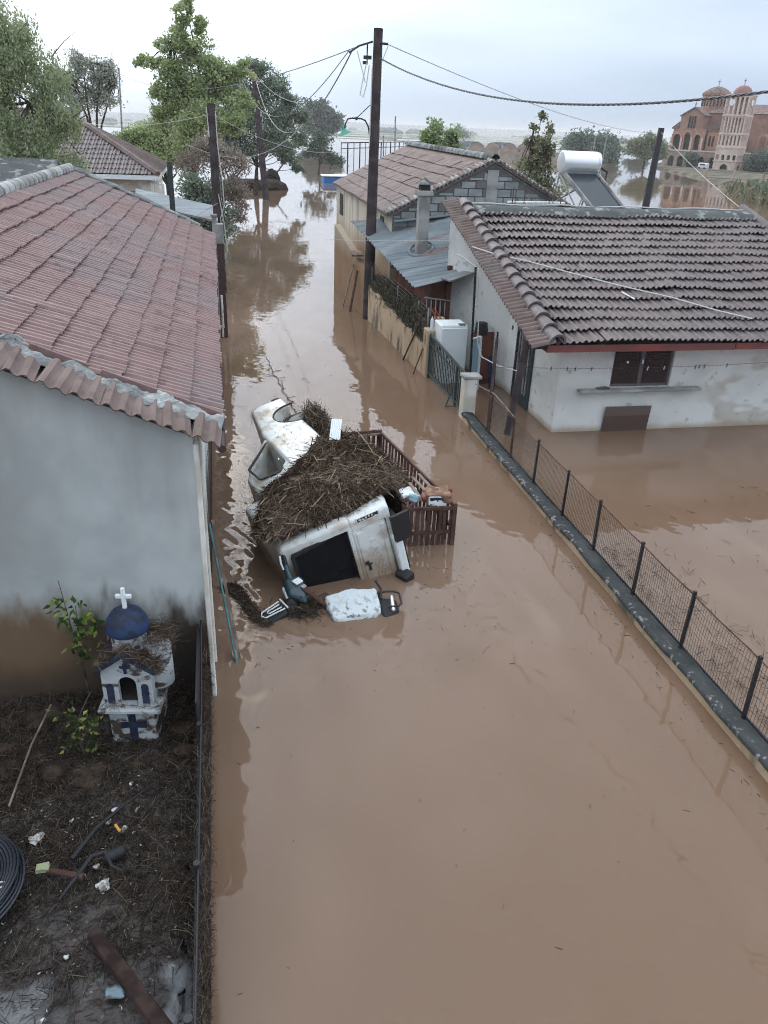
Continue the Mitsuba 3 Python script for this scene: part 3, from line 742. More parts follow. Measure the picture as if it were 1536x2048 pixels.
for x in (5.75, 6.05, 6.2, 6.5, 7.05, 7.55, 7.86, 8.45, 8.52, 8.62, 9.05):
    z = np.interp(x, lp[:, 0], lp[:, 2]); y = np.interp(x, lp[:, 0], lp[:, 1])
    put('peg', beam((x, y, z - 0.05), (x + 0.012, y + 0.004, z + 0.02), 0.013, 0.013), 'wire_light' if x in (7.55, 7.86) else 'wire_dark', cl)
# flat rear roof with solar water heater
put('flat_roof', cat(b2((6.6, 18.28, -1.0), (12.6, 21.8, 3.16)), b2((6.6, 18.9, 3.162), (8.2, 18.98, 3.50))), 'concrete', rh)
sw = thing('solar_water_heater', 'solar water heater with shiny tank and sloping dark panel on the flat roof', 'solar heater')
tc = np.array([9.35, 20.6, 4.42])
put('tank', tube([tc + [-0.52, 0.0, 0.0], tc + [-0.5, 0, 0], tc + [0.40, -0.05, 0], tc + [0.42, -0.05, 0]], np.array([0.24, 0.27, 0.27, 0.26]), 28), 'steel_white', sw, smooth=40)
put('end_cap', tube([tc + [0.42, -0.05, 0], tc + [0.50, -0.055, 0], tc + [0.53, -0.055, 0]], np.array([0.272, 0.25, 0.10]), 28), 'steel', sw, smooth=40)
pe = [tc + [-0.45, -0.1, -0.24], tc + [0.45, -0.15, -0.24], tc + [1.0, -1.55, -1.28], tc + [0.15, -1.5, -1.28]]
put('panel', slab(pe, 0.08), 'pane_dark', sw)
put('panel_edge', cat(*[beam(pe[i], pe[(i + 1) % 4], 0.05, 0.10) for i in range(4)]), 'concrete', sw)
put('frame', cat(*[tube([p, q], 0.02, 6) for p, q in ((tc + [-0.5, 0, -0.2], tc + [-0.55, 0.2, -1.24]), (tc + [0.45, 0, -0.2], tc + [0.3, 0.25, -1.24]), (tc + [-0.5, 0, -0.3], tc + [-0.35, -1.3, -1.24]), (tc + [-0.55, 0.1, -1.0], tc + [0.35, 0.15, -0.5]), (tc + [-0.35, -1.0, -1.1], tc + [0.3, 0.2, -0.9]), (tc + [0.3, -0.3, -0.4], tc + [0.05, -0.6, -1.24]))]), 'concrete', sw)
put('hose', tube([tc + [0.5, -0.2, -0.1], tc + [0.68, -0.3, -0.2], tc + [0.62, -0.35, -0.38], tc + [0.45, -0.3, -0.36]], 0.025, 8), 'rubber', sw, smooth=60)
gp = thing('roof_pipes', 'loose pipes and white plank lying on the flat roof behind the ridge', 'pipes')
put('plank', beam((7.0, 19.2, 3.53), (8.5, 19.3, 3.53), 0.12, 0.04), 'white_plain', gp)
put('pipe', cat(*[tube([(x, 19.05, 3.16), (x + 0.02, 19.1, 3.16 + h)], 0.012, 5) for x, h in ((7.05, 0.7), (7.12, 0.65), (7.35, 0.75), (8.0, 0.5), (8.1, 0.62), (8.3, 0.5))]), 'iron_rust', gp)
gt = thing('ridge_rubble', 'dark rubble bag at the end of the white house ridge', 'rubble')
fill(gt, sphere_hull([(5.75, 18.6, 3.4), (6.3, 18.8, 3.42), (6.6, 18.9, 3.3)], [0.16, 0.13, 0.08]), 'mortar_moss', smooth=True)

# ================================================================== FAR HOUSE with block gable
fh = thing('block_gable_house', 'tile roofed house with bare block gable and stained cream wall by the utility pole', 'house')
FX0, FX1, FXR, FY0, FY1 = 4.72, 10.3, 7.5, 22.0, 32.6
FE, FR = 2.98, 4.34
def feave(y):
    return FE + 0.012 * (y - FY0)
def fpt(x, y):
    k = (FR - FE) / (FXR - FX0)
    return feave(y) + k * (min(x, 2 * FXR - x) - FX0)
prof_f = [(FX0, -1.2), (FX1, -1.2), (FX1, fpt(FX1, FY0) - 0.05), (FXR, FR - 0.05), (FX0, FE - 0.05)]
put('wall', prism(prof_f, FY1 - FY0, (0, FY0 + 0.05, 0), (1, 0, 0), (0, 0, 1), (0, 1, 0)), 'plaster_cream', fh)
rngB = np.random.default_rng(8)
# blocks of the gable, each proud of its joint
put('gable_backing', prism([(FX0 + 0.02, 1.5), (FX1, 1.5), (FX1, fpt(FX1, FY0) - 0.07), (FXR, FR - 0.08), (FX0 + 0.02, FE - 0.08)], 0.02, (0, FY0 + 0.025, 0), (1, 0, 0), (0, 0, 1), (0, 1, 0)), 'cinder_dark', fh)
bshape = {}
zrow, r = 2.62, 0
while zrow < FR:
    x = FX0 + 0.05 - (0.21 if r % 2 else 0)
    while x < FX1:
        a, b = max(x, FX0 + 0.04), min(x + 0.40, FX1)
        top = min(fpt(a, FY0), fpt(b, FY0)) - 0.10
        if b - a > 0.1 and top > zrow + 0.05:
            h = min(0.195, top - zrow)
            jj = 0.008 * rngB.random()
            put('block', b2((a, FY0 - 0.008 - jj, zrow), (b - 0.018, FY0 + 0.024, zrow + h - 0.014), 0.004), 'cinder' if rngB.random() > 0.14 else 'cinder_dark', fh)
        x += 0.415
    zrow += 0.205; r += 1
put('pilaster', b2((FXR - 0.16, FY0 - 0.03, 3.0), (FXR + 0.16, FY0 - 0.02, FR - 0.22)), 'concrete', fh)
ov = 0.16
EL, ER = FX0 - ov, FX1 + ov
def fl(x, y, d=0.0):
    k = (FR - FE) / (FXR - FX0)
    return np.array([x, y, feave(y) + k * (min(x, 2 * FXR - x) - FX0) + 0.03 - d])
put('roof', cat(slab([fl(EL, FY0 - 0.1), fl(FXR, FY0 - 0.1), fl(FXR, FY1 + 0.1), fl(EL, FY1 + 0.1)], 0.06), slab([fl(FXR, FY0 - 0.1), fl(ER, FY0 - 0.1), fl(ER, FY1 + 0.1), fl(FXR, FY1 + 0.1)], 0.06)), 'tile_brown', fh)
ex = unit(fl(EL, FY1) - fl(EL, FY0)); eu = unit(fl(FXR, FY0) - fl(EL, FY0)); eu = unit(eu - ex * (eu @ ex))
# seen from the street: ex runs away along the eave, so the tile's x axis points back
wt, ltile = 0.33, 0.42
tf = roof_tile(wt * 0.99, ltile + 0.03, 0.024, flat_prof[::2] * 0.6, 0.026)
ncf = int((FY1 - FY0) / wt)
tile_field(fh + '__roof', 'tile', 'x', 'tile_brown', fl(EL, FY0 - 0.02), ex, eu, ncf, 7, wt, ltile, tf, 230, np.random.default_rng(6), wave=0.035) if np.cross(ex, eu)[2] > 0 else tile_field(fh + '__roof', 'tile', 'x', 'tile_brown', fl(EL, FY1 - 0.1), -ex, eu, ncf, 7, wt, ltile, tf, 230, np.random.default_rng(6), wave=0.035)
for side in (EL, ER):
    a, b = fl(side, FY0 - 0.06), fl(FXR, FY0 - 0.06)
    nn = 26
    for k in range(nn):
        p = a + (b - a) * k / nn; q = a + (b - a) * (k + 0.96) / nn
        u_ = unit(b - a)
        put('verge_tile', half_pipe(p + np.array([0, -0.12, 0.02]), p + np.array([0, 0.22, 0.05]), 0.058, (0, 0, 1), 5, 1.0, 0.03), 'concrete' if k % 3 else 'tile_brown', fh + '__roof', smooth=45)
yy_ = FY0 - 0.1
while yy_ < FY1:
    p = np.array([FXR, yy_, FR + 0.012 * (yy_ - FY0) + 0.05])
    put('ridge_cap', half_pipe(p, p + np.array([0, 0.42, 0.02]), 0.12, (0, 0, 1), 6), 'mortar' if int(yy_ * 7) % 3 else 'mortar_moss', fh + '__roof', smooth=45)
    yy_ += 0.40
put('window', b2((FX0 - 0.02, 30.9, 2.0), (FX0 + 0.06, 31.7, 2.75)), 'opening_dark', fh)
put('window', b2((FX0 - 0.02, 23.1, 2.05), (FX0 + 0.06, 23.6, 2.75)), 'opening_dark', fh)
# lower yard wall in front of that house, continued by the low wall with netting
def sx(y):
    return 4.43 - 0.046 * (y - 16.6)
lw = thing('tall_yard_wall', 'tall muddy plaster wall rising from the water left of the utility pole', 'wall')
P0, P1 = np.array([sx(27.6), 27.6, 0]), np.array([sx(22.6), 22.6, 0])
u_ = unit(P1 - P0); nrm_ = np.array([-u_[1], u_[0], 0])
L = np.linalg.norm(P1 - P0)
put('face', prism([(0, -1.2), (L, -1.2), (L, 1.28), (L * 0.6, 1.55), (0, 2.05)], 0.22, P0, u_, (0, 0, 1), (1, 0, 0)), 'mud_wall', lw)
put('yard_fill', b2((sx(22.4) + 0.23, 22.35, -1.2), (FX0 + 0.02, 27.5, 1.24)), 'mud_wall', lw)
# ---- lean-to of corrugated tin
lt = thing('tin_lean_to', 'lean-to roof of old corrugated tin sheets before the block gable', 'roof')
def ltp(u, v):
    """u: street edge -> house, v: near -> far"""
    a = np.array([4.36, 17.6, 1.78]) * (1 - v) + np.array([4.02, 23.6, 2.38]) * v
    b = np.array([5.6, 17.2, 2.12]) * (1 - v) + np.array([6.9, 22.0, 3.02]) * v
    return a * (1 - u) + b * u
nu, nv = 12, 320
U, V = np.meshgrid(np.linspace(0, 1, nu), np.linspace(0, 1, nv), indexing='ij')
A_, B_, C_, D_ = np.array([4.36, 17.6, 1.78]), np.array([3.93, 24.2, 2.46]), np.array([5.75, 17.3, 2.16]), np.array([6.9, 22.0, 3.02])
PT = (A_ * (1 - V[..., None]) + B_ * V[..., None]) * (1 - U[..., None]) + (C_ * (1 - V[..., None]) + D_ * V[..., None]) * U[..., None]
for k in range(5):
    v0, v1 = k / 5, (k + 1) / 5 + 0.015
    m_ = (V[0] >= v0) & (V[0] <= v1)
    sub = PT[:, m_].copy()
    sub[..., 2] += 0.024 * np.sin(V[:, m_] * 2 * np.pi * 26) + 0.012 * k + 0.03 * (meshkit.noise(sub * 1.3, 4) - 0.5)
    put('tin_sheet', grid(sub), 'tin', lt, smooth=True)
put('ledge', slab([(5.0, 16.9, 2.06), (5.9, 17.1, 2.3), (5.9, 17.6, 2.28), (4.95, 17.5, 2.02)], 0.03), 'tin', lt)
put('flashing', beam((4.76, 21.9, 2.76), (6.9, 21.9, 3.02), 0.16, 0.03), 'tin', lt)
put('under_wall', b2((4.9, 18.1, -1.2), (5.25, 21.9, 1.9)), 'door_red', lt)
put('back_wall', b2((5.25, 18.0, -1.2), (6.8, 18.1, 2.2)), 'door_red', lt)
ch = thing('chimney', 'slim grey concrete chimney with pointed cap rising through the tin lean-to', 'chimney')
cx_, cy_ = 5.03, 19.8
put('shaft', b2((cx_ - 0.135, cy_ - 0.12, 1.6), (cx_ + 0.135, cy_ + 0.12, 3.58), 0.01), 'concrete', ch)
put('collar', b2((cx_ - 0.19, cy_ - 0.18, 3.585), (cx_ + 0.19, cy_ + 0.18, 3.70), 0.01), 'concrete', ch)
put('vent_hole', b2((cx_ - 0.12, cy_ - 0.11, 3.702), (cx_ + 0.12, cy_ + 0.11, 3.83)), 'opening_dark', ch)
put('cap', (np.array([[cx_ + a * 0.2, cy_ + b * 0.19, 3.832] for a, b in ((-1, -1), (1, -1), (1, 1), (-1, 1))] + [[cx_, cy_, 4.0]]), np.array([[0, 1, 4], [1, 2, 4], [2, 3, 4], [3, 0, 4], [0, 2, 1], [0, 3, 2]])), 'mortar_moss', ch)
fo = np.array([(cx_ + 0.3 * np.cos(a), cy_ + 0.26 * np.sin(a), 2.33 + 0.3 * 0.3 * np.cos(a) + 0.12 * np.sin(a)) for a in np.linspace(0, 2 * np.pi, 14)])
put('flashing', tube(fo, 0.04, 6), 'tin', ch, smooth=60)

# ---- low boundary wall with netting
bw = thing('boundary_wall', 'low tan wall with wire netting and dry creeper between the pole and the gate pillar', 'wall')
Q0, Q1 = np.array([sx(22.3), 22.3, 0]), np.array([sx(16.8), 16.8, 0])
u_ = unit(Q1 - Q0); nrm_ = np.cross((0, 0, 1), u_)
if nrm_[0] < 0: nrm_ = -nrm_
L = np.linalg.norm(Q1 - Q0)
top = [(0, -1.2), (L, -1.2), (L, 0.66)] + [(L - k * L / 10, 0.66 + 0.03 * k + 0.05 * ((k * 7) % 3 - 1)) for k in range(1, 10)] + [(0, 1.0)]
put('face', prism(top, 0.2, Q0, u_, (0, 0, 1), nrm_), 'wall_tan', bw)
for t in (0.0, 0.30, 0.52, 0.72, 0.86, 1.0):
    p = Q0 + (Q1 - Q0) * t + nrm_ * 0.1
    put('post', tube([p + [0, 0, 0.5], p + [0, 0, 1.5 - 0.02 * t]], 0.02, 6), 'concrete', bw)
net = []
for k in range(9):
    z = 0.75 + k * 0.09
    net.append(tube([Q0 + nrm_ * 0.1 + [0, 0, z + 0.15], Q1 + nrm_ * 0.1 + [0, 0, z]], 0.006, 3, False))
for k in range(56):
    p = Q0 + (Q1 - Q0) * (k / 55) + nrm_ * 0.1
    net.append(tube([p + [0, 0, 0.65], p + [0, 0, 1.48]], 0.005, 3, False))
put('netting', cat(*net), 'iron_green', bw, kind='stuff', label='wire netting of the boundary wall')
rg = np.random.default_rng(21)
n = 5200
t = rg.random(n) ** 0.8; zz = 0.72 + 0.72 * rg.random(n) * (0.55 + 0.55 * meshkit.noise(np.column_stack([t * 9, 0 * t, 0 * t]), 4))
Pn = Q0 + (Q1 - Q0) * t[:, None] + nrm_ * (0.10 + 0.05 * rg.normal(size=n))[:, None]; Pn[:, 2] = zz
cc = np.where(rg.random((n, 1)) < 0.45, np.array([[0.045, 0.06, 0.035]]), np.array([[0.11, 0.08, 0.06]])) * (0.6 + 0.8 * rg.random((n, 1)))
m_, c_ = sticks(Pn, rg.normal(size=(n, 3)) * [0.4, 1, 1.4], 0.07 + 0.12 * rg.random(n), np.full(n, 0.009), cc)
put('creeper', m_, 'stick', bw, color=c_, kind='stuff', label='dry creeper grown into the netting')
lp_ = thing('leaning_planks', 'two muddy planks leaning on the tall wall just left of the utility pole', 'planks')
put('plank', beam((sx(24.2) - 0.42, 24.1, -0.2), (sx(24.0) - 0.06, 24.1, 1.28), 0.10, 0.03), 'wood_pale', lp_)
put('plank', beam((sx(23.6) - 0.32, 23.4, -0.2), (sx(23.6) - 0.06, 23.5, 1.2), 0.08, 0.03), 'iron_rust', lp_)
put('slab', box((sx(23.9) - 0.02, 23.9, 1.62), (0.34, 0.5, 0.06), frame((0, 1, 0.1))), 'wood_pale', lp_)

# ---- gate pillars, gate, things behind the gate
gpl = thing('gate_pillar', 'squat dirty concrete gate pillar with a bottle standing on top', 'pillar')
fill(gpl, cat(b2((4.43, 16.45, -1.2), (4.78, 16.8, 1.06), 0.015), b2((4.70, 16.81, -1.2), (4.92, 17.0, 1.25), 0.01)), 'wall_tan')
gpr = thing('gate_pillar', 'white gate pillar at the far end of the kerb wall', 'pillar')
put('shaft', b2((4.47, 13.62, -1.2), (4.72, 13.88, 0.80), 0.012), 'trim_white', gpr)
put('cap', b2((4.44, 13.59, 0.802), (4.80, 13.91, 0.86), 0.01), 'concrete', gpr)
gi = thing('iron_gate', 'dark green iron bar gate between the two pillars', 'gate')
gy0, gy1 = 13.95, 16.42
put('frame', cat(beam((4.56, gy0, 0.83), (4.50, gy1, 0.98), 0.035, 0.045), beam((4.56, gy0, 0.12), (4.50, gy1, 0.12), 0.035, 0.045), beam((4.56, gy0, 0.64), (4.50, gy1, 0.80), 0.02, 0.03), beam((4.545, 14.42, 0.0), (4.545, 14.42, 0.84), 0.04, 0.05), beam((4.56, gy0, 0), (4.56, gy0, 0.84), 0.05, 0.05), beam((4.5, gy1, 0), (4.5, gy1, 0.98), 0.04, 0.04)), 'iron_green', gi)
for k in range(21):
    y = gy0 + 0.11 + k * 0.112
    x = 4.56 - 0.06 * (y - gy0) / (gy1 - gy0)
    if abs(y - 14.42) > 0.04:
        put('bar', tube([(x, y, 0.1), (x, y, 0.83 + 0.15 * (y - gy0) / (gy1 - gy0))], 0.0125, 6), 'iron_green', gi)
for y in (14.75, 15.15, 15.75):
    a = np.linspace(0, 1.6 * np.pi, 10)
    put('scroll', tube(np.stack([0 * a + 4.53, y + 0.055 * np.cos(a) * (1 - a / 9), 0.82 + 0.03 * (y - 14) + 0.055 * np.sin(a)], 1), 0.011, 5), 'iron_green', gi)
put('stay', cat(tube([(4.54, 14.55, 0.45), (4.28, 14.32, -0.15)], 0.016, 6), tube([(4.33, 14.30, 0.05), (4.50, 14.2, 0.08)], 0.013, 6)), 'iron_green', gi)
bo = thing('plastic_bottle', 'clear plastic bottle standing on the squat gate pillar', 'bottle')
fill(bo, lathe([(0.0, 0), (0.036, 0.0), (0.038, 0.02), (0.038, 0.19), (0.030, 0.225), (0.013, 0.26), (0.013, 0.285), (0.0, 0.286)], (4.55, 16.56, 1.06), 14), 'paper_white', smooth=40)
bar = thing('rusty_bar', 'rusty bars propped against the boundary wall beside the bottle', 'bars')
put('bar', tube([(4.24, 18.0, -0.1), (4.50, 16.95, 1.45)], 0.022, 6), 'iron_rust', bar)
put('bar', tube([(4.20, 16.75, -0.1), (4.42, 16.72, 0.6)], 0.016, 6), 'iron_rust', bar)
put('strap', cat(tube([(4.62, 16.9, 1.42), (4.78, 16.6, 1.12)], 0.02, 6), tube([(4.66, 16.9, 1.47), (4.84, 16.6, 1.18)], 0.012, 6)), 'red_plastic', bar)
sg_ = thing('side_gate_rails', 'pale metal railing behind the gate pillar at the lean-to', 'railing')
for k in range(5):
    put('bar', tube([(4.62 + 0.11 * k, 17.35, 0.6), (4.62 + 0.11 * k, 17.4, 1.62 - 0.03 * k)], 0.013, 5), 'concrete', sg_)
put('rail', tube([(4.55, 17.37, 1.60), (5.2, 17.37, 1.52)], 0.016, 5), 'concrete', sg_)
fr_ = thing('white_fridge', 'old white fridge standing in the water behind the green gate', 'fridge')
put('cabinet', b2((4.62, 16.02, -0.7), (5.22, 16.62, 1.27), 0.02), 'white_plain', fr_)
put('door', b2((4.63, 15.97, -0.6), (5.21, 16.015, 1.22), 0.012), 'white_plain', fr_)
put('hinge', b2((5.02, 16.02, 1.272), (5.16, 16.12, 1.30)), 'concrete', fr_)
pb = thing('pale_blue_panel', 'pale blue panel in a white frame leaning behind the fridge', 'panel')
put('sheet', slab([(5.12, 15.35, -0.2), (5.34, 15.5, -0.2), (5.33, 15.55, 1.1), (5.12, 15.4, 1.1)], 0.02), 'pale_blue', pb)
put('edge', cat(beam((5.36, 15.46, -0.2), (5.35, 15.5, 1.15), 0.05, 0.03), beam((5.12, 15.40, 1.12), (5.35, 15.54, 1.14), 0.03, 0.04)), 'white_plain', pb)
dr_ = thing('red_brown_door', 'red brown door leaf leaning on the white side wall', 'door')
put('leaf', slab([(5.38, 15.75, -0.5), (5.80, 15.85, -0.5), (5.84, 16.05, 1.12), (5.32, 15.95, 1.12)], 0.04), 'door_red', dr_)
put('edge', beam((5.80, 15.62, -0.5), (5.78, 15.68, 1.2), 0.03, 0.03), 'iron_black', dr_)
tb = thing('grey_tube', 'blue grey plastic tube leaning beside the red brown door', 'tube')
fill(tb, tube([(5.74, 15.5, -0.4), (5.62, 15.6, 0.72)], 0.05, 10), 'navy_paint', smooth=40)
bk = thing('black_bucket', 'black upturned bucket resting on top of the red brown door', 'bucket')
fill(bk, lathe([(0, 0.24), (0.10, 0.24), (0.125, 0.22), (0.155, 0.0)], (5.55, 16.1, 1.08), 16), 'rubber', smooth=40)

# ================================================================== KERB WALL AND MESH FENCE along the street
kw = thing('kerb_wall', 'low tan kerb wall with wet grey top carrying the mesh fence', 'wall')
ky = np.linspace(1.0, 13.62, 160)
front = 4.465 + 0.012 * (meshkit.fbm(np.stack([ky * 2, 0 * ky, 0 * ky], 1), 3, 2) - 0.5)
lip = 4.44 + 0.06 * (meshkit.fbm(np.stack([ky * 1.8, 0 * ky + 5, 0 * ky], 1), 4, 3) - 0.5)
KZ = 0.15
def kr(x, z): return np.stack([x, ky, z], 1)
put('face', grid(np.stack([kr(front, 0 * ky - 1.0), kr(front, 0 * ky + KZ - 0.045)]), True), 'wall_tan', kw)
tz = KZ + 0.012 * (meshkit.fbm(np.stack([ky * 3, 0 * ky + 9, 0 * ky], 1), 3, 3) - 0.5)
cols_ = [kr(lip, tz - 0.05), kr(lip - 0.005, tz - 0.01), kr(lip + 0.03, tz + 0.002), kr(lip + 0.10, tz + 0.006), kr(0 * ky + 4.60, tz + 0.002), kr(0 * ky + 4.67, tz - 0.012), kr(0 * ky + 4.685, tz - 0.5)]
cg = np.stack(cols_)
cg[1:5, :, 2] += 0.02 * (meshkit.fbm(cg[1:5] * 5, 3, 8) - 0.5)
put('cap', grid(cg, True), 'cap_wet', kw, smooth=True, label='wet flaking grey coping')
fc = thing('mesh_fence', 'black wire mesh fence with thin posts standing on the kerb wall', 'fence')
posts_y = [2.62, 3.72, 4.83, 5.95, 7.02, 8.10, 9.13, 10.25, 11.3, 12.45]
FXX = 4.615
for k, y in enumerate(posts_y):
    put('post', beam((FXX, y, KZ - 0.02), (FXX + 0.004 * ((k * 5) % 3 - 1), y + 0.02 * ((k * 7) % 3 - 1), KZ + 0.71 + 0.015 * ((k * 3) % 2)), 0.032, 0.032), 'iron_black' if y < 10.8 else 'iron_rust', fc)
put('top_rail', tube(np.array([(FXX, y, KZ + 0.675 + (0.0 if i % 2 else -0.012)) for i, y in enumerate(np.linspace(1.5, 13.0, 24))]), 0.008, 6), 'iron_rust', fc)
put('top_wire', tube([(FXX + 0.0, 11.3, KZ + 0.70), (FXX + 0.03, 12.45, KZ + 0.74), (4.66, 13.6, 0.72)], 0.009, 6), 'wood_pale', fc)
put('bottom_rail', tube([(FXX + 0.01, 1.5, KZ + 0.03), (FXX + 0.01, 12.5, KZ + 0.03)], 0.009, 6), 'iron_black', fc)
for a, b in zip(posts_y[:-1], posts_y[1:]):
    w_ = []
    bulge = 0.02 * rngB.normal()
    for z in np.linspace(0.05, 0.665, 8):
        yy = np.linspace(a, b, 6)
        w_.append(tube(np.stack([FXX + bulge * np.sin((yy - a) / (b - a) * np.pi), yy, KZ + z - 0.012 * np.sin((yy - a) / (b - a) * np.pi)], 1), 0.0026, 4, False))
    for y in np.arange(a + 0.02, b, 0.042):
        bx = bulge * np.sin((y - a) / (b - a) * np.pi)
        w_.append(tube([(FXX + bx * 0.3, y, KZ + 0.03), (FXX + bx, y, KZ + 0.35), (FXX + bx * 0.3, y, KZ + 0.668)], 0.0024, 4, False))
    put('mesh_panel', cat(*w_), 'iron_black', fc, kind='stuff', label='woven wire of one fence bay')
# drowned weeds and stalks poking out of the flooded garden
n = 170
wd = np.column_stack([4.95 + 5.2 * rg.random(n) ** 1.0, 2.6 + 7.4 * rg.random(n), 0 * np.arange(n) + 0.015])
wd = np.vstack([wd, np.column_stack([4.9 + 0.9 * rg.random(420) ** 2, 2.6 + 5.8 * rg.random(420), np.full(420, 0.03)])])
n2 = len(wd)
m_, c_ = sticks(wd, np.column_stack([rg.normal(size=n2), rg.normal(size=n2), 0.5 * np.abs(rg.normal(size=n2))]), 0.05 + 0.14 * rg.random(n2), np.full(n2, 0.0035), straw_colours(n2, rg, 0.8))
put('garden_weeds', m_, 'stick', color=c_, kind='stuff', label='drowned stalks poking out of the flooded garden by the fence')

# ================================================================== POLES, LAMP, CABLES
up_ = thing('utility_pole', 'tall dark utility pole standing in the flooded street before the tin lean-to', 'utility pole')
PB, PT_ = np.array([4.19, 22.45, -1.0]), np.array([4.27, 22.45, 7.28])
put('shaft', tube([PB, PB * 0.5 + PT_ * 0.5, PT_], np.array([0.155, 0.14, 0.115]), 10), 'pole_dark', up_, smooth=50)
put('bracket', cat(tube([(4.12, 22.4, 6.98), (3.75, 22.3, 6.86), (3.5, 22.25, 6.7)], 0.025, 6), tube([(4.3, 22.35, 6.95), (4.5, 22.3, 6.94)], 0.03, 6), box((3.98, 22.3, 6.62), (0.2, 0.08, 0.08)), box((3.92, 22.28, 6.5), (0.12, 0.06, 0.07)), tube([(3.97, 22.3, 6.95), (3.97, 22.3, 6.5)], 0.018, 6)), 'iron_black', up_)
put('loop', cat(tube([(3.95, 22.25, 6.5), (3.86, 22.25, 6.1), (3.80, 22.25, 5.78), (3.88, 22.25, 5.72), (3.96, 22.25, 6.0), (4.02, 22.25, 6.45)], 0.014, 5), tube([(3.7, 22.25, 6.75), (3.85, 22.25, 6.3), (3.93, 22.25, 6.05)], 0.012, 5), tube([(4.10, 22.27, 6.4), (4.08, 22.27, 4.6)], 0.014, 5), tube([(4.5, 22.28, 6.9), (4.35, 22.27, 6.55)], 0.012, 5)), 'wire_light', up_)
sl_ = thing('street_lamp', 'green bell shaped street lamp on a curved arm of the utility pole', 'street lamp')
put('arm', cat(tube([(4.10, 22.4, 4.86), (4.06, 22.38, 5.05), (3.97, 22.36, 5.19), (3.86, 22.35, 5.23), (3.62, 22.33, 5.235), (3.50, 22.32, 5.21), (3.44, 22.31, 5.10), (3.42, 22.3, 4.99)], 0.02, 8), tube([(3.73, 22.34, 5.235), (4.1, 22.38, 5.56)], 0.012, 6), tube([(3.73, 22.34, 5.19), (3.73, 22.34, 5.27)], 0.03, 6)), 'iron_green', sl_, smooth=50)
rr_ = frame((0.35, 0, 1.0))
lv, lf = lathe([(0.0, 0.16), (0.028, 0.16), (0.034, 0.09), (0.07, 0.04), (0.16, -0.02), (0.205, -0.055), (0.15, -0.03), (0.0, 0.05)], n=20)
RL = np.stack([unit([1, 0, 0.42]), [0, 1, 0], unit([-0.42, 0, 1])], 1)
put('shade', (lv @ RL.T + np.array([3.40, 22.3, 4.90]), lf), 'lamp_green', sl_, smooth=40)
put('bulb', (trimesh.creation.icosphere(subdivisions=2, radius=0.05).vertices + np.array([3.28, 22.28, 4.85]), trimesh.creation.icosphere(subdivisions=2, radius=0.05).faces), 'white_plain', sl_, smooth=True)


def pole(label, p, q, r0, r1, bs='pole_dark', name='utility_pole'):
    k = thing(name, label, 'pole')
    fill(k, tube([p, q], np.array([r0, r1]), 9), bs, smooth=50)
    return k


k1 = thing('utility_pole', 'weathered utility pole with hanging wires at the far corner of the red roof', 'utility pole')
put('shaft', tube([(0.06, 26.4, -1), (0.02, 26.4, 5.5)], np.array([0.16, 0.12]), 9), 'pole_dark', k1, smooth=50)
put('wire', cat(*[tube(p, 0.014, 5) for p in ([(0.14, 26.28, 5.3), (0.15, 26.26, 4.4), (0.24, 26.26, 3.4), (0.26, 26.26, 2.7), (0.12, 26.26, 2.3), (0.18, 26.25, 1.6), (0.3, 26.25, 1.3), (0.22, 26.25, 2.2), (0.10, 26.25, 3.0), (0.14, 26.25, 2.7)], [(-0.12, 26.3, 5.4), (-0.08, 26.28, 4.6)])]), 'wire_light', k1)
pole('thin leaning pole in front of the dark tree on the left bank', (3.75, 62, -1), (3.05, 62, 8.65), 0.26, 0.18)
pole('slim grey pole rising behind the hip roof on the left', (-5.65, 55, 0), (-5.22, 55, 7.7), 0.06, 0.05, 'concrete', 'pole')
pole('short dark post between the tin shelter and the hip roof', (-1.17, 23.2, 1.0), (-1.15, 23.2, 4.02), 0.075, 0.07, 'iron_green', 'pole')
pole('straight black pole leaning in the water before the church', (31.74, 57.2, -1), (31.95, 57.2, 5.85), 0.30, 0.22, 'iron_black')
pole('thin mast in the water behind the street lamp, the left one', (12.6, 62, -1), (12.4, 62, 4.6), 0.05, 0.05, 'concrete', 'mast')
pole('thin mast in the water behind the street lamp, the right one', (13.4, 62, -1), (13.25, 62, 5.9), 0.05, 0.05, 'concrete', 'mast')


def cable(label, pts, r, bs='cable_grey', group=None, n=60, twist=0):
    k = thing('cable', label, 'cable', group)
    p = np.asarray(pts, float)
    if twist:
        t = np.gradient(p, axis=0); t /= np.linalg.norm(t, axis=1, keepdims=True)
        d = np.concatenate([[0], np.cumsum(np.linalg.norm(np.diff(p, axis=0), axis=1))])
        a = np.cross(t, [0, 0, 1.0]); a /= np.linalg.norm(a, axis=1, keepdims=True); b = np.cross(a, t)
        for s in range(3):
            ph = d * twist + s * 2 * np.pi / 3
            put('strand', tube(p + r * (np.cos(ph)[:, None] * a + np.sin(ph)[:, None] * b), r * 0.85, 6), bs, k, smooth=60)
    else:
        fill(k, tube(p, r, 5), bs, smooth=60)


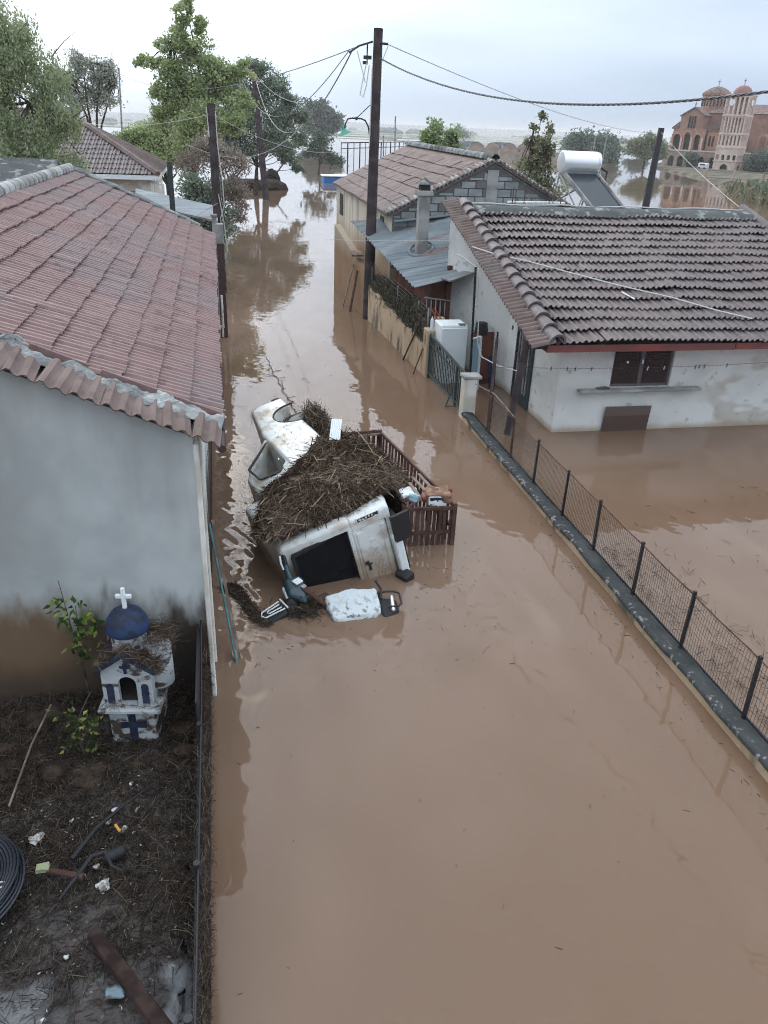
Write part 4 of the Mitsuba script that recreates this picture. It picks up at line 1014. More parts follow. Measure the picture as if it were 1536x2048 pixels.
cable('thick twisted cable sagging from the utility pole to the right edge', sag((4.3, 22.3, 6.62), (7.75, 4.2, 6.35), 1.0, 420), 0.011, twist=16.0)
cable('thin wire from the utility pole to the leaning black pole near the church', sag((4.5, 22.3, 6.93), (31.95, 57.2, 5.5), 0.5, 40), 0.010)
cable('pale wire running down from the black pole to the right', sag((31.95, 57.2, 5.6), (24.0, 34.0, 2.2), 0.2, 30), 0.012, 'wire_light')
cable('upper wire from the utility pole to the left, towards the grey pole', sag((3.75, 22.3, 6.86), (-5.2, 55, 7.4), 0.9, 40), 0.012)
cable('dark bundle from the utility pole to the pole by the dark tree', sag((3.55, 22.25, 6.7), (3.1, 62, 8.2), 2.7, 50), 0.018)
cable('thinner wire just above the dark bundle towards the dark tree', sag((3.5, 22.25, 6.75), (2.3, 66, 8.3), 2.1, 50), 0.013)
cable('slack pale wire on the pole by the dark tree', sag((3.12, 61.8, 8.1), (6.2, 58, 6.4), 0.5, 30), 0.018, 'wire_light')
cable('drop wire from the weathered pole across to the block gable house', sag((0.1, 26.3, 5.2), (4.8, 31, 4.2), 0.35, 40), 0.006, 'wire_light')
cable('line from the weathered pole over the hip roof', sag((-0.05, 26.3, 5.2), (-8.0, 42.0, 5.3), 0.5, 40), 0.007, 'wire_light')
cable('pale rope tied between the weathered pole and the shrub', sag((0.05, 26.2, 2.75), (-1.5, 27.5, 2.05), 0.1, 30), 0.010, 'wire_light')
cable('straight thin wire across the cream wall in front of the utility pole', sag((2.95, 22.0, 2.25), (5.4, 18.4, 2.72), 0.02, 20), 0.004, 'wire_light')
cable('faint wire between the shrub and the dark tree', sag((-0.9, 30, 4.3), (4.6, 44, 5.1), 0.9, 30), 0.007, 'wire_light')

# ================================================================== TREES
def make_tree(name, label, cat_, base, tips, clumps, n, leaf, pal, seed, trunk_r=0.15, group=None, spread=0.42, hang=0.0, bare=0, sub=26, limb_r=0.035, shell=0.45):
    rng = np.random.default_rng(seed)
    base = np.asarray(base, float)
    k = thing(name, label, cat_, group)
    cl = np.array(clumps, float)
    vol = cl[:, 3] * cl[:, 4] * cl[:, 5]
    share = np.maximum(1, (sub * len(cl) * vol ** 0.66 / (vol ** 0.66).sum()).astype(int))
    C, S = [], []
    for c, m in zip(cl, share):
        d = rng.normal(size=(m, 3)); d /= np.linalg.norm(d, axis=1, keepdims=True)
        rad = shell + (1.0 - shell) * rng.random((m, 1))
        C.append(c[:3] + d * rad * c[3:6]); S.append(np.full(m, c[3:6].mean()))
    C, S = np.vstack(C), np.concatenate(S)
    tone = rng.random(len(C))
    # limbs
    wood = []
    crown_mid = (cl[:, :3] * vol[:, None]).sum(0) / vol.sum()
    fork = base + (crown_mid - base) * np.array([0.5, 0.5, 0.42])
    tips = [np.asarray(t, float) for t in tips]
    for tp in tips:
        mid = (fork + tp) / 2 + rng.normal(size=3) * 0.05 * np.linalg.norm(tp - fork)
        wood.append(tube([base, base * 0.5 + fork * 0.5 + rng.normal(size=3) * [0.06, 0.06, 0], fork, mid, tp], np.array([trunk_r, trunk_r * 0.85, trunk_r * 0.62, trunk_r * 0.4, trunk_r * 0.12]), 6))
    joints = [fork] + tips
    for c in C[:: max(1, len(C) // 70)]:
        j = min(joints, key=lambda q: np.linalg.norm(q - c))
        mid = (j + c) / 2 + rng.normal(size=3) * 0.08 * np.linalg.norm(c - j)
        wood.append(tube([j, mid, c], np.array([limb_r, limb_r * 0.7, limb_r * 0.25]), 4, False))
    for b in range(bare):
        c = C[rng.integers(len(C))]
        d = unit(c - fork) + rng.normal(size=3) * 0.3
        wood.append(tube([c, c + d * 0.5 * S.mean(), c + d * S.mean() * 0.9 + rng.normal(size=3) * 0.05], np.array([limb_r * 0.5, limb_r * 0.3, limb_r * 0.12]), 3, False))
    put('trunk', cat(*wood), 'bark', k, smooth=60)
    # leaves
    i = rng.integers(len(C), size=n)
    off = rng.normal(size=(n, 3)) * (spread * S[i])[:, None] * np.array([1, 1, 0.8])
    P = C[i] + off
    if hang:
        P[:, 2] -= hang * rng.random(n) ** 1.5
    P[:, 2] = np.maximum(P[:, 2], 0.1)
    a = rng.normal(size=(n, 3)); a[:, 2] *= 0.6
    if hang:
        a[:, 2] -= 1.3
    a /= np.linalg.norm(a, axis=1, keepdims=True)
    b = np.cross(a, rng.normal(size=(n, 3))); b /= np.linalg.norm(b, axis=1, keepdims=True)
    L = leaf * (0.6 + 0.8 * rng.random(n))[:, None]
    w = 0.42 if not hang else 0.22
    V = np.stack([P - a * L * 0.5, P + b * L * w, P + a * L * 0.5, P - b * L * w], 1).reshape(-1, 3)
    F = (np.array([[0, 1, 2], [0, 2, 3]])[None] + (np.arange(n) * 4)[:, None, None]).reshape(-1, 3)
    pal = np.asarray(pal, float)
    t = np.clip(0.65 * tone[i] + 0.5 * rng.random(n) - 0.1, 0, 0.999) * (len(pal) - 1)
    q = t.astype(int); fr = (t - q)[:, None]
    col = pal[q] * (1 - fr) + pal[q + 1] * fr
    put('crown', (V, F), 'leaf', k, color=np.repeat(col, 4, axis=0))
    return k


G1 = [(0.251, 0.298, 0.172), (0.356, 0.406, 0.237), (0.487, 0.519, 0.324)]
G2 = [(0.266, 0.323, 0.158), (0.393, 0.461, 0.23), (0.532, 0.578, 0.327)]
G3 = [(0.155, 0.195, 0.146), (0.236, 0.293, 0.211), (0.357, 0.406, 0.309)]
GP = [(0.161, 0.172, 0.127), (0.333, 0.265, 0.23), (0.483, 0.38, 0.345)]
GB = [(0.20, 0.28, 0.12), (0.28, 0.37, 0.18), (0.38, 0.45, 0.27)]
GD = [(0.10, 0.135, 0.11), (0.145, 0.19, 0.15), (0.19, 0.235, 0.19)]
GO = [(0.16, 0.175, 0.105), (0.225, 0.24, 0.15), (0.29, 0.30, 0.20)]
make_tree('feathery_tree', 'feathery drooping tree at the top left behind the red roof', 'tree', (-6.6, 25.5, 1.0), [(-6.4, 25, 5.6), (-5.2, 25, 6.2), (-7.2, 25, 6.6), (-4.8, 25, 5.3)],
          [(-5.1, 25, 6.5, 0.75, 0.9, 0.7), (-6.3, 25, 6.9, 1.0, 1.0, 0.75), (-4.3, 25, 6.0, 0.7, 0.8, 0.5), (-5.6, 25, 5.9, 0.8, 0.8, 0.5), (-4.4, 24.6, 4.75, 0.6, 0.6, 0.35), (-7.6, 25, 6.3, 1.2, 1.0, 1.0), (-6.0, 25, 7.6, 1.0, 1.0, 0.6), (-5.0, 25, 7.0, 0.7, 0.8, 0.5), (-7.4, 25, 7.5, 0.9, 0.9, 0.6), (-6.0, 24.5, 5.6, 1.1, 1.0, 0.5), (-3.75, 24.8, 5.0, 0.4, 0.6, 0.3), (-5.2, 24.5, 4.9, 0.7, 0.7, 0.3), (-4.7, 24.5, 4.2, 0.9, 0.8, 0.35), (-5.9, 24.0, 4.1, 0.9, 0.7, 0.4), (-3.95, 24.4, 3.95, 0.5, 0.5, 0.28), (-4.2, 24.6, 5.3, 0.45, 0.6, 0.35), (-7.2, 24.5, 4.6, 0.9, 0.7, 0.5)],
          52000, 0.10, G1, 31, 0.10, spread=0.20, hang=0.55, sub=30, shell=0.3, bare=40)
make_tree('sparse_tree', 'sparse grey green tree with many bare stems behind the hip roof', 'tree', (-5.9, 47, 0.5), [(-7.0, 47, 7.0), (-6.2, 47, 7.8), (-5.3, 47, 7.4), (-4.7, 47, 6.8)],
          [(-6.2, 47, 7.3, 0.9, 0.9, 0.8), (-5.2, 47, 6.9, 0.8, 0.8, 0.8), (-7.2, 47, 6.6, 0.8, 0.8, 0.7), (-5.6, 47, 5.9, 1.0, 0.8, 0.7), (-6.9, 47, 5.6, 0.8, 0.8, 0.6)],
          8000, 0.11, [(0.32, 0.35, 0.28), (0.42, 0.45, 0.37), (0.52, 0.55, 0.47)], 32, 0.14, spread=0.2, bare=60, sub=26, shell=0.3)
make_tree('poplar_tree', 'tall light green poplar rising left of the weathered pole', 'tree', (-1.3, 42, 0), [(-0.8, 42, 9.6), (-1.5, 42, 8.2), (0.3, 42, 7.0)],
          [(-0.75, 42, 9.75, 0.25, 0.4, 0.55), (-0.95, 42, 9.2, 0.42, 0.5, 0.7), (-0.25, 42, 8.9, 0.35, 0.5, 0.55), (-1.35, 42, 8.4, 0.5, 0.6, 0.6), (-0.6, 42, 7.9, 0.9, 0.8, 0.7), (-1.9, 42, 8.05, 0.35, 0.5, 0.4), (-2.7, 42, 7.3, 0.6, 0.5, 0.35), (-1.6, 42, 7.0, 0.9, 0.8, 0.6), (0.2, 42, 7.4, 0.7, 0.8, 0.6), (-0.6, 42, 6.4, 1.3, 1.0, 0.8), (0.9, 42, 6.3, 0.7, 0.7, 0.6), (-0.5, 41, 5.1, 1.3, 1.0, 0.8), (0.9, 41, 5.0, 0.9, 0.8, 0.6), (1.5, 42, 7.2, 0.6, 0.6, 0.5), (-2.3, 42, 6.2, 0.6, 0.6, 0.5), (-2.2, 42, 5.2, 0.8, 0.7, 0.6), (-1.0, 41, 4.1, 1.2, 1.0, 0.6), (1.3, 41.5, 5.9, 0.7, 0.7, 0.6), (-1.4, 42, 6.0, 0.9, 0.8, 0.7), (0.5, 42, 6.9, 0.7, 0.8, 0.6)],
          36000, 0.115, G2, 33, 0.14, spread=0.19, sub=30, shell=0.3, bare=30)
make_tree('middle_tree', 'mid green bushy tree between the hip roof and the weathered pole', 'tree', (-2.6, 50, 0), [(-3.2, 50, 4.4), (-2.0, 50, 4.8), (-4.2, 50, 4.0)],
          [(-3.2, 50, 4.3, 1.1, 1.0, 0.7), (-4.4, 50, 3.9, 0.8, 0.8, 0.6), (-1.9, 50, 4.6, 0.9, 0.9, 0.8), (-2.6, 49.5, 3.2, 1.5, 1.0, 0.8), (-2.0, 50, 5.9, 0.6, 0.6, 0.6)], 14000, 0.14, G2, 51, 0.15, spread=0.25, sub=24)
make_tree('dark_tree', 'big dark spreading tree with its foot in the water beyond the weathered pole', 'tree', (3.1, 66, -0.5), [(1.8, 66, 6.0), (4.2, 66, 6.6), (5.8, 66, 5.4), (3.0, 66, 7.8), (0.8, 66, 7.0)],
          [(1.8, 66, 7.9, 1.2, 1.2, 1.0), (3.6, 66, 8.5, 1.1, 1.2, 0.9), (5.0, 66, 7.6, 1.2, 1.2, 0.8), (6.1, 66, 6.7, 0.9, 1.0, 0.6), (3.2, 66, 6.7, 2.0, 1.5, 1.2), (5.2, 66, 5.6, 1.5, 1.3, 1.0), (2.2, 65, 5.0, 2.0, 1.4, 1.2), (4.6, 65, 4.3, 1.8, 1.3, 0.9), (6.6, 66, 4.1, 0.8, 0.8, 0.6), (2.4, 65, 3.3, 1.6, 1.2, 0.8), (5.6, 65, 2.8, 0.9, 0.9, 0.6), (0.3, 66, 6.9, 0.9, 0.9, 0.8), (0.9, 65, 5.4, 1.2, 1.0, 0.9), (6.9, 66, 5.7, 0.9, 0.9, 0.6), (5.0, 64.5, 3.4, 1.5, 1.0, 0.7), (1.2, 65, 4.0, 1.2, 1.0, 0.8), (6.2, 65, 2.0, 0.6, 0.6, 0.35)],
          36000, 0.15, G3, 34, 0.18, spread=0.21, bare=60, sub=34, shell=0.25)
make_tree('pink_shrub', 'tall shrub with faded pink plumes behind the tin shelter', 'shrub', (0.0, 35.0, -0.3), [(-0.6, 35, 2.6), (0.6, 35, 2.8), (0.1, 35, 3.9)],
          [(-0.1, 35, 4.0, 0.85, 0.8, 0.6), (0.75, 35, 3.5, 0.6, 0.7, 0.6), (-0.9, 35, 3.4, 0.6, 0.7, 0.5), (0.4, 34.6, 2.7, 0.9, 0.7, 0.6), (1.05, 34.6, 2.3, 0.35, 0.5, 0.6), (0.75, 34.6, 1.4, 0.5, 0.5, 0.6)],
          10000, 0.10, GP, 35, 0.12, spread=0.24, sub=26, hang=0.12)
make_tree('dark_shrub', 'dark green shrub under the pink plumes beside the tin shelter', 'shrub', (-0.6, 33.6, -0.3), [(-0.9, 33.6, 2.0), (-0.2, 33.6, 2.2)],
          [(-0.55, 33.6, 2.5, 0.8, 0.6, 0.7), (-0.9, 33.6, 1.6, 0.7, 0.6, 0.7), (0.0, 33.6, 1.4, 0.7, 0.5, 0.8), (-0.4, 33.4, 0.7, 0.9, 0.5, 0.6)], 9000, 0.11, G3, 36, 0.1, spread=0.3)
make_tree('round_tree', 'distant round crowned tree standing in the water left of the street lamp', 'tree', (36.3, 292, -1), [(34, 292, 9), (38, 292, 9), (36, 292, 11)],
          [(36.2, 292, 9.0, 5.2, 5, 3.6), (33.6, 292, 7.0, 4.4, 4, 3.2), (39.4, 292, 7.0, 4.4, 4, 3.3), (36.2, 292, 4.6, 6.4, 4, 2.6)], 12000, 1.0, GD, 37, 0.5, spread=0.22, sub=34, limb_r=0.15)
make_tree('drowned_sapling', 'thin leafless looking sapling standing in the water below the round tree', 'tree', (11.75, 96.6, -0.6), [(11.4, 96.6, 3.6), (12.3, 96.6, 3.8), (11.9, 96.6, 4.4), (12.9, 96.6, 2.4)],
          [(11.8, 96.6, 3.4, 1.6, 1.2, 0.9), (11.0, 96.6, 2.3, 0.9, 0.8, 0.4), (13.4, 96.6, 1.6, 1.3, 0.8, 0.5)], 1300, 0.28, [(0.09, 0.12, 0.09), (0.14, 0.18, 0.13)], 38, 0.12, spread=0.4, bare=24)
make_tree('young_tree', 'bright green young tree peeking over the ridge of the block gable house', 'tree', (10.7, 40, -0.5), [(10.6, 40, 5.4), (10.1, 40, 4.6), (11.5, 40, 5.0)],
          [(10.6, 40, 5.2, 0.45, 0.5, 0.5), (10.2, 40, 4.7, 0.5, 0.5, 0.45), (11.4, 40, 4.85, 0.4, 0.4, 0.5), (10.9, 40, 4.3, 0.9, 0.6, 0.6), (11.6, 40, 4.2, 0.4, 0.4, 0.4)], 2000, 0.14, GB, 39, 0.07, spread=0.3, shell=0.2)
make_tree('slim_poplar', 'slim yellow green poplar with loose top behind the solar heater', 'tree', (12.9, 32, -0.5), [(12.7, 32, 5.9), (12.4, 32, 5.0), (13.1, 32, 4.8)],
          [(12.75, 32, 5.75, 0.16, 0.2, 0.3), (12.45, 32, 5.3, 0.2, 0.2, 0.25), (13.05, 32, 5.25, 0.18, 0.2, 0.3), (12.2, 32, 4.75, 0.15, 0.2, 0.15), (12.7, 32, 4.7, 0.4, 0.4, 0.4), (13.25, 32, 4.55, 0.16, 0.2, 0.2), (12.6, 32, 3.95, 0.75, 0.5, 0.55), (12.5, 31.8, 3.2, 1.1, 0.6, 0.6), (13.3, 31.8, 2.9, 0.7, 0.5, 0.6), (12.3, 31.8, 2.4, 0.8, 0.5, 0.5)], 5200, 0.115, GO[:2] + [(0.36, 0.38, 0.20)], 40, 0.08, spread=0.33, shell=0.2)
make_tree('dark_bush', 'dark rounded bush at the water edge right of the solar heater', 'bush', (90, 192, -0.5), [(88, 192, 4), (92, 192, 4)],
          [(86.5, 190, 3.6, 4.2, 3.5, 3.0), (92.5, 192, 3.0, 4.6, 3.5, 2.8), (89, 188, 1.6, 6.5, 3, 1.8)], 6500, 0.65, GD, 41, 0.25, spread=0.28, limb_r=0.1)
make_tree('olive_tree', 'broad olive green tree beside the leaning black pole', 'tree', (83.5, 154, -0.3), [(81.8, 154, 4.0), (85, 154, 4.4), (83.5, 154, 4.6)],
          [(81.4, 154, 4.1, 1.9, 2, 1.3), (83.8, 154, 4.7, 2.2, 2, 1.3), (86.0, 154, 4.2, 1.7, 2, 1.2), (82.6, 153, 2.8, 2.4, 2, 0.9), (85.4, 153, 2.7, 1.7, 2, 0.9)], 5200, 0.36, GO, 42, 0.22, spread=0.28, limb_r=0.08)
far_spots = [(116, 238, 4.2, 'hazy tree behind the olive green tree, left one'), (134, 252, 5.0, 'hazy tree behind the olive green tree, right one'), (150, 330, 5.5, 'small hazy bush far out left of the dark bush'),
             (205, 470, 6, 'faint far tree on the plain, second from the solar heater'), (66, 520, 6.0, 'faint far tree on the plain right of the street lamp'), (188, 640, 9, 'faint far tree on the plain above the block gable house'), (101, 212, 2.6, 'low hazy bush between the dark bush and the olive tree')]
for i, (x, y, h, lab) in enumerate(far_spots):
    make_tree('far_tree', lab, 'tree', (x, y, -0.3), [(x, y, h * 0.8)], [(x, y, h * 0.6, h * 0.55, h * 0.5, h * 0.42), (x + h * 0.4, y, h * 0.4, h * 0.5, h * 0.4, h * 0.33), (x - h * 0.45, y, h * 0.38, h * 0.45, h * 0.4, h * 0.3)], 1500, h * 0.11, GD, 60 + i, 0.2, spread=0.3, limb_r=0.08)
rh_ = np.random.default_rng(44)
hedge = []
for k in range(90):
    x = rh_.uniform(-900, 1500); y = 1150 + rh_.uniform(-250, 1000); s_ = 3 + 5 * rh_.random()
    m_ = trimesh.creation.icosphere(subdivisions=1)
    hedge.append((np.array(m_.vertices) * [s_ * 2.2, s_, s_ * 0.8] * (0.75 + 0.5 * rh_.random((42, 1))) + [x, y, s_ * 0.3], np.array(m_.faces)))
put('distant_hedges', cat(*hedge), 'hill', kind='stuff', smooth=True, label='far off hedges fading into the mist on the plain')
dm = thing('debris_mound', 'dark mound of flood debris at the foot of the dark tree', 'debris')
ico = trimesh.creation.icosphere(subdivisions=3)
for c, s_ in (((2.6, 72, 0.1), (2.6, 1.4, 0.75)), ((4.6, 72.5, 0.1), (1.6, 1.2, 0.7)), ((4.9, 73.5, 0.55), (0.75, 0.7, 1.0))):
    v = np.array(ico.vertices); v = v * (0.8 + 0.4 * meshkit.fbm(v * 2 + c[0], 3, 4))[:, None] * s_ + c
    put('heap', (v, np.array(ico.faces)), 'heap', dm, smooth=True)
put('stick', tube([(5.0, 73, 0.9), (6.2, 73, 2.4)], 0.06, 5), 'bark', dm)
bs_ = thing('blue_skip', 'half sunken blue container beside the drowned sapling', 'container')
put('hull', b2((10.6, 82.2, -0.3), (14.5, 84.2, 0.62), 0.1), 'tarp_blue', bs_)
put('rim', b2((10.5, 82.1, 0.62), (14.6, 84.3, 0.75), 0.04), 'white_plain', bs_)
rf = thing('railing_fence', 'long thin dark railing in the water behind the block gable house', 'fence')
A_, B_ = np.array([15.4, 103, 0]), np.array([40, 152, 0])
for k in range(22):
    p = A_ + (B_ - A_) * k / 21
    put('post', tube([p + [0, 0, -0.6], p + [0, 0, 3.4]], 0.09 if k % 2 else 0.05, 5), 'pole_dark', rf)
put('rail', cat(tube([A_ + [0, 0, 3.35], B_ + [0, 0, 3.35]], 0.07, 5), tube([A_ + [0, 0, 2.7], B_ + [0, 0, 2.7]], 0.05, 5)), 'pole_dark', rf)
tp_ = thing('tarp_sheds', 'row of low blue grey sheds behind the block gable house', 'sheds')
for k in range(4):
    a = np.linspace(0, np.pi, 9); x0 = 62 + 5.2 * k; y0 = 196 + 3 * k
    put('vault', grid(np.stack([np.stack([x0 + 2.6 * np.cos(a), 0 * a + yy, 2.9 * np.sin(a) + 0.3], 1) for yy in (y0, y0 + 10)])), 'concrete' if k % 2 else 'navy_paint', tp_, smooth=True)
    put('front_face', prism([(2.5 * math.cos(t), 2.8 * math.sin(t) + 0.3) for t in np.linspace(0, math.pi, 9)], 0.1, (x0, y0, 0), (1, 0, 0), (0, 0, 1), (0, -1, 0)), 'stone_tan', tp_)
rw_ = thing('ruined_wall', 'low brown ruined wall beside the blue grey sheds', 'wall')
fill(rw_, cat(b2((61, 176, -0.5), (79, 177, 1.9)), b2((79, 178, -0.5), (84, 179, 1.1))), 'stone_tan')
for i, (x, y, h, lab) in enumerate(((84.5, 180, 5.6, 'white topped lamp post right of the solar tank'), (78.0, 161, 6.4, 'white topped lamp post left of the olive green tree'))):
    q = thing('lamp_post', lab, 'lamp post')
    put('pole', tube([(x, y, -0.5), (x + 0.3, y, h)], 0.13, 6), 'concrete', q)
    put('globe', (np.array(ico.vertices) * 0.5 + [x + 0.3, y, h + 0.3], np.array(ico.faces)), 'white_plain', q, smooth=True)

# ================================================================== STRANDED PICK-UP lying on its left side
VF = unit([-0.24, 1, 0]); VU = np.array([-0.966, 0, -0.26]); VU = unit(VU - VF * (VU @ VF)); VR = np.cross(VF, VU)
VO = np.array([1.85, 8.1, 1.0]) - VU * 0.38
VM = np.stack([VF, VU, -VR], 1)
def vmap(mesh):
    """local (l forward from the tail, u above the wheels, w from the right side) -> world"""
    v, f = mesh
    return np.asarray(v) @ VM.T + VO, np.asarray(f)[:, ::-1]
def vp(l, u, w):
    return VM @ np.array([l, u, w], float) + VO
def rh8(l0, l1, u0, u1, w0, w1, r, sub=2):
    return sphere_hull([(l, u, w) for l in (l0 + r, l1 - r) for u in (u0 + r, u1 - r) for w in (w0 + r, w1 - r)], r, sub)
pk = thing('pickup_truck', 'white pickup with canopy stranded on its side in the flood, loaded with reeds', 'pickup truck')
lower = sphere_hull([(l, u, w) for l, u in ((0.05, 0.46), (0.05, 0.90), (3.05, 0.95), (3.12, 1.0), (4.12, 0.88), (4.2, 0.72), (4.2, 0.42), (0.3, 0.40)) for w in (0.06, 1.56)], 0.055, 2)
Mb = to_m(lower)
for lc in (0.95, 3.52):
    cyl = m3.Manifold.cylinder(0.5, 0.36, 0.36, 36).translate([0, 0, -0.25])
    Mb = Mb - cyl.translate([lc, 0.36, 0.0])
    Mb = Mb - m3.Manifold.cube([0.72, 0.5, 0.5], True).translate([lc, 0.12, 0.0])
for l0 in (1.73, 2.86):      # door seams
    Mb = Mb - m3.Manifold.cube([0.012, 0.6, 0.03], True).translate([l0, 0.75, 0.0])
Mb = Mb - m3.Manifold.cube([0.016, 1.2, 0.03], True).translate([1.60, 0.7, 0.0])
Mb = Mb - m3.Manifold.cube([2.6, 0.008, 0.02], True).translate([2.9, 0.86, 0.0])
Mb = Mb - m3.Manifold.cube([0.12, 0.46, 1.30], True).translate([0.0, 0.71, 0.81])      # tailgate opening
put('body', vmap(from_m(Mb)), 'white_paint', pk, smooth=32)
cab = to_m(sphere_hull([(1.70, 0.95, w) for w in (0.06, 1.56)] + [(3.08, 0.98, w) for w in (0.08, 1.54)] + [(1.76, 1.56, w) for w in (0.15, 1.47)] + [(2.18, 1.56, w) for w in (0.16, 1.46)] + [(2.62, 1.36, w) for w in (0.14, 1.48)], 0.05, 2))
inner = to_m(sphere_hull([(1.78, 0.80, w) for w in (0.12, 1.5)] + [(2.9, 0.85, w) for w in (0.14, 1.48)] + [(1.84, 1.5, w) for w in (0.2, 1.42)] + [(2.15, 1.5, w) for w in (0.2, 1.42)], 0.03, 1))
cab = cab - inner
def cut_poly(pts, w0, w1):
    v, f = prism(pts, w1 - w0, (0, 0, w0), (1, 0, 0), (0, 1, 0), (0, 0, 1))
    return to_m((v, f))
win_poly = sg.Polygon([(2.12, 1.05), (2.86, 1.05), (2.29, 1.48), (1.94, 1.44), (1.94, 1.2)]).buffer(0.03)
cab = cab - cut_poly(win_poly, -0.3, 0.5)
ws = m3.Manifold.hull(to_m(box((2.72, 1.30, 0.81), (0.4, 0.5, 1.15))))
R_ = np.stack([unit([0.72, -0.5, 0]), unit([0.5, 0.72, 0]), [0, 0, 1]], 1)
cab = cab - to_m(box((2.72, 1.30, 0.81), (0.62, 0.16, 1.18), R_))
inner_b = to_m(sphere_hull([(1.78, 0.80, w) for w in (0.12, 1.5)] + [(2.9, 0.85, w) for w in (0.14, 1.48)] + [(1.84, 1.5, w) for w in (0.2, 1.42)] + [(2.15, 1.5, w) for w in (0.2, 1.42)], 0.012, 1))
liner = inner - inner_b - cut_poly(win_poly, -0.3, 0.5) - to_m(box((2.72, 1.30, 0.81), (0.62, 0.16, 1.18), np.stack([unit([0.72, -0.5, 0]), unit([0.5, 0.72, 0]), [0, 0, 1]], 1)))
put('cab', vmap(from_m(cab)), 'white_paint', pk, smooth=32)
ck = pk + '__cab'
put('window_frame', vmap(prism(win_poly.buffer(0.028).difference(win_poly), 0.02, (0, 0, 0.035), (1, 0, 0), (0, 1, 0), (0, 0, 1))), 'rubber', ck)
put('window_glass', vmap(prism(sg.Polygon([(2.37, 1.05), (2.86, 1.05), (2.29, 1.48), (2.14, 1.46)]), 0.008, (0, 0, 0.09), (1, 0, 0), (0, 1, 0), (0, 0, 1))), 'pane_clear', ck, label='half lowered side window glass')
put('windscreen', vmap(box((2.72, 1.29, 0.81), (0.66, 0.012, 1.2), R_)), 'pane_dark', ck)
put('seat', vmap(cat(box((2.0, 0.95, 0.45), (0.16, 0.75, 0.5)), box((2.25, 0.7, 0.45), (0.5, 0.14, 0.5)))), 'interior', ck)
put('floor', vmap(box((2.3, 0.62, 0.81), (1.2, 0.05, 1.36))), 'interior', ck)
put('lining', vmap(from_m(liner)), 'interior', ck)
put('door_handle', vmap(box((1.86, 0.90, 0.0), (0.14, 0.03, 0.03))), 'rubber', ck)
can = to_m(sphere_hull([(0.07, 0.98, w) for w in (0.07, 1.55)] + [(1.5, 0.98, w) for w in (0.07, 1.55)] + [(0.20, 1.74, w) for w in (0.14, 1.48)] + [(1.36, 1.80, w) for w in (0.14, 1.48)] + [(0.7, 1.80, w) for w in (0.14, 1.48)], 0.075, 2))
can = can - to_m(sphere_hull([(0.16, 0.85, w) for w in (0.15, 1.47)] + [(1.40, 0.85, w) for w in (0.15, 1.47)] + [(0.26, 1.70, w) for w in (0.2, 1.42)] + [(1.32, 1.74, w) for w in (0.2, 1.42)], 0.04, 1))
rw_poly = sg.Polygon([(1.00, 0.16), (1.66, 0.22), (1.66, 1.40), (1.00, 1.46)]).buffer(0.04)
v_, f_ = prism(rw_poly, 0.5, (-0.2, 0, 0), (0, 1, 0), (0, 0, 1), (1, 0, 0))
can = can - to_m((v_, f_))
put('canopy', vmap(from_m(can)), 'white_paint', pk, smooth=32)
nk = pk + '__canopy'
put('rear_window', vmap(prism(rw_poly.buffer(-0.004), 0.012, (0.085, 0, 0), (0, 1, 0.0), (0, 0, 1), (1, 0, 0))), 'interior', nk, label='dark rear canopy window')
put('seal', vmap(prism(rw_poly.buffer(0.012).difference(rw_poly.buffer(-0.03)), 0.03, (0.055, 0, 0), (0, 1, 0), (0, 0, 1), (1, 0, 0))), 'rubber', nk)
put('rail', vmap(cat(box((0.78, 0.965, 0.025), (1.46, 0.04, 0.05)), box((0.02, 0.965, 0.8), (0.035, 0.03, 1.5)))), 'white_paint', pk)
tg = put('tailgate', vmap(cat(box((0.025, 0.71, 0.81), (0.05, 0.44, 1.28), None, 0.012), box((-0.004, 0.84, 0.81), (0.02, 0.10, 1.2), None, 0.006), box((-0.004, 0.54, 0.81), (0.02, 0.06, 1.2), None, 0.006))), 'white_paint', pk, smooth=30, label='dented white tailgate with embossed letters')
tx = meshkit.text_mesh('NISSAN', 0.115, 0.006, bold=True)
tv = np.array(tx.vertices); wtx = tv[:, 0].max()
# reads along the gate from the vehicle's left to its right
tl_ = np.column_stack([-0.0025 - tv[:, 2], 0.625 + tv[:, 1], 1.22 - tv[:, 0] / wtx * 0.86])
put('lettering', vmap((tl_, np.array(tx.faces))), 'white_paint', tg)
put('latch', vmap(cat(box((-0.014, 0.83, 0.73), (0.02, 0.035, 0.10)), box((-0.018, 0.855, 0.66), (0.02, 0.05, 0.045)), box((-0.014, 0.80, 0.69), (0.012, 0.02, 0.02)))), 'rubber', tg)
lampk = put('tail_light', vmap(cat(box((-0.008, 0.70, 0.075), (0.02, 0.30, 0.012)), box((-0.008, 0.70, 0.012), (0.02, 0.30, 0.012)), box((-0.008, 0.556, 0.044), (0.02, 0.012, 0.05)), box((-0.008, 0.844, 0.044), (0.02, 0.012, 0.05)))), 'white_paint', pk, label='empty tail light socket')
put('socket', vmap(box((-0.003, 0.70, 0.044), (0.008, 0.28, 0.05))), 'opening_dark', lampk)
rgd = np.random.default_rng(3)
put('broken_lens', vmap(cat(*[box((-0.012, 0.60 + 0.04 * k, 0.044 + 0.012 * rgd.normal()), (0.012, 0.016 + 0.02 * rgd.random(), 0.02), frame((rgd.normal(), 1, rgd.normal()))) for k in range(6)])), 'paper_white', lampk)
put('bumper', vmap(cat(box((-0.06, 0.42, 0.90), (0.10, 0.11, 0.95), None, 0.015))), 'white_plain', pk)
put('bumper_end', vmap(cat(box((-0.10, 0.37, 1.40), (0.12, 0.10, 0.16), None, 0.02))), 'rubber', pk)
ft = thing('black_foot_step', 'small black plastic piece poking from the water below the tailgate', 'debris')
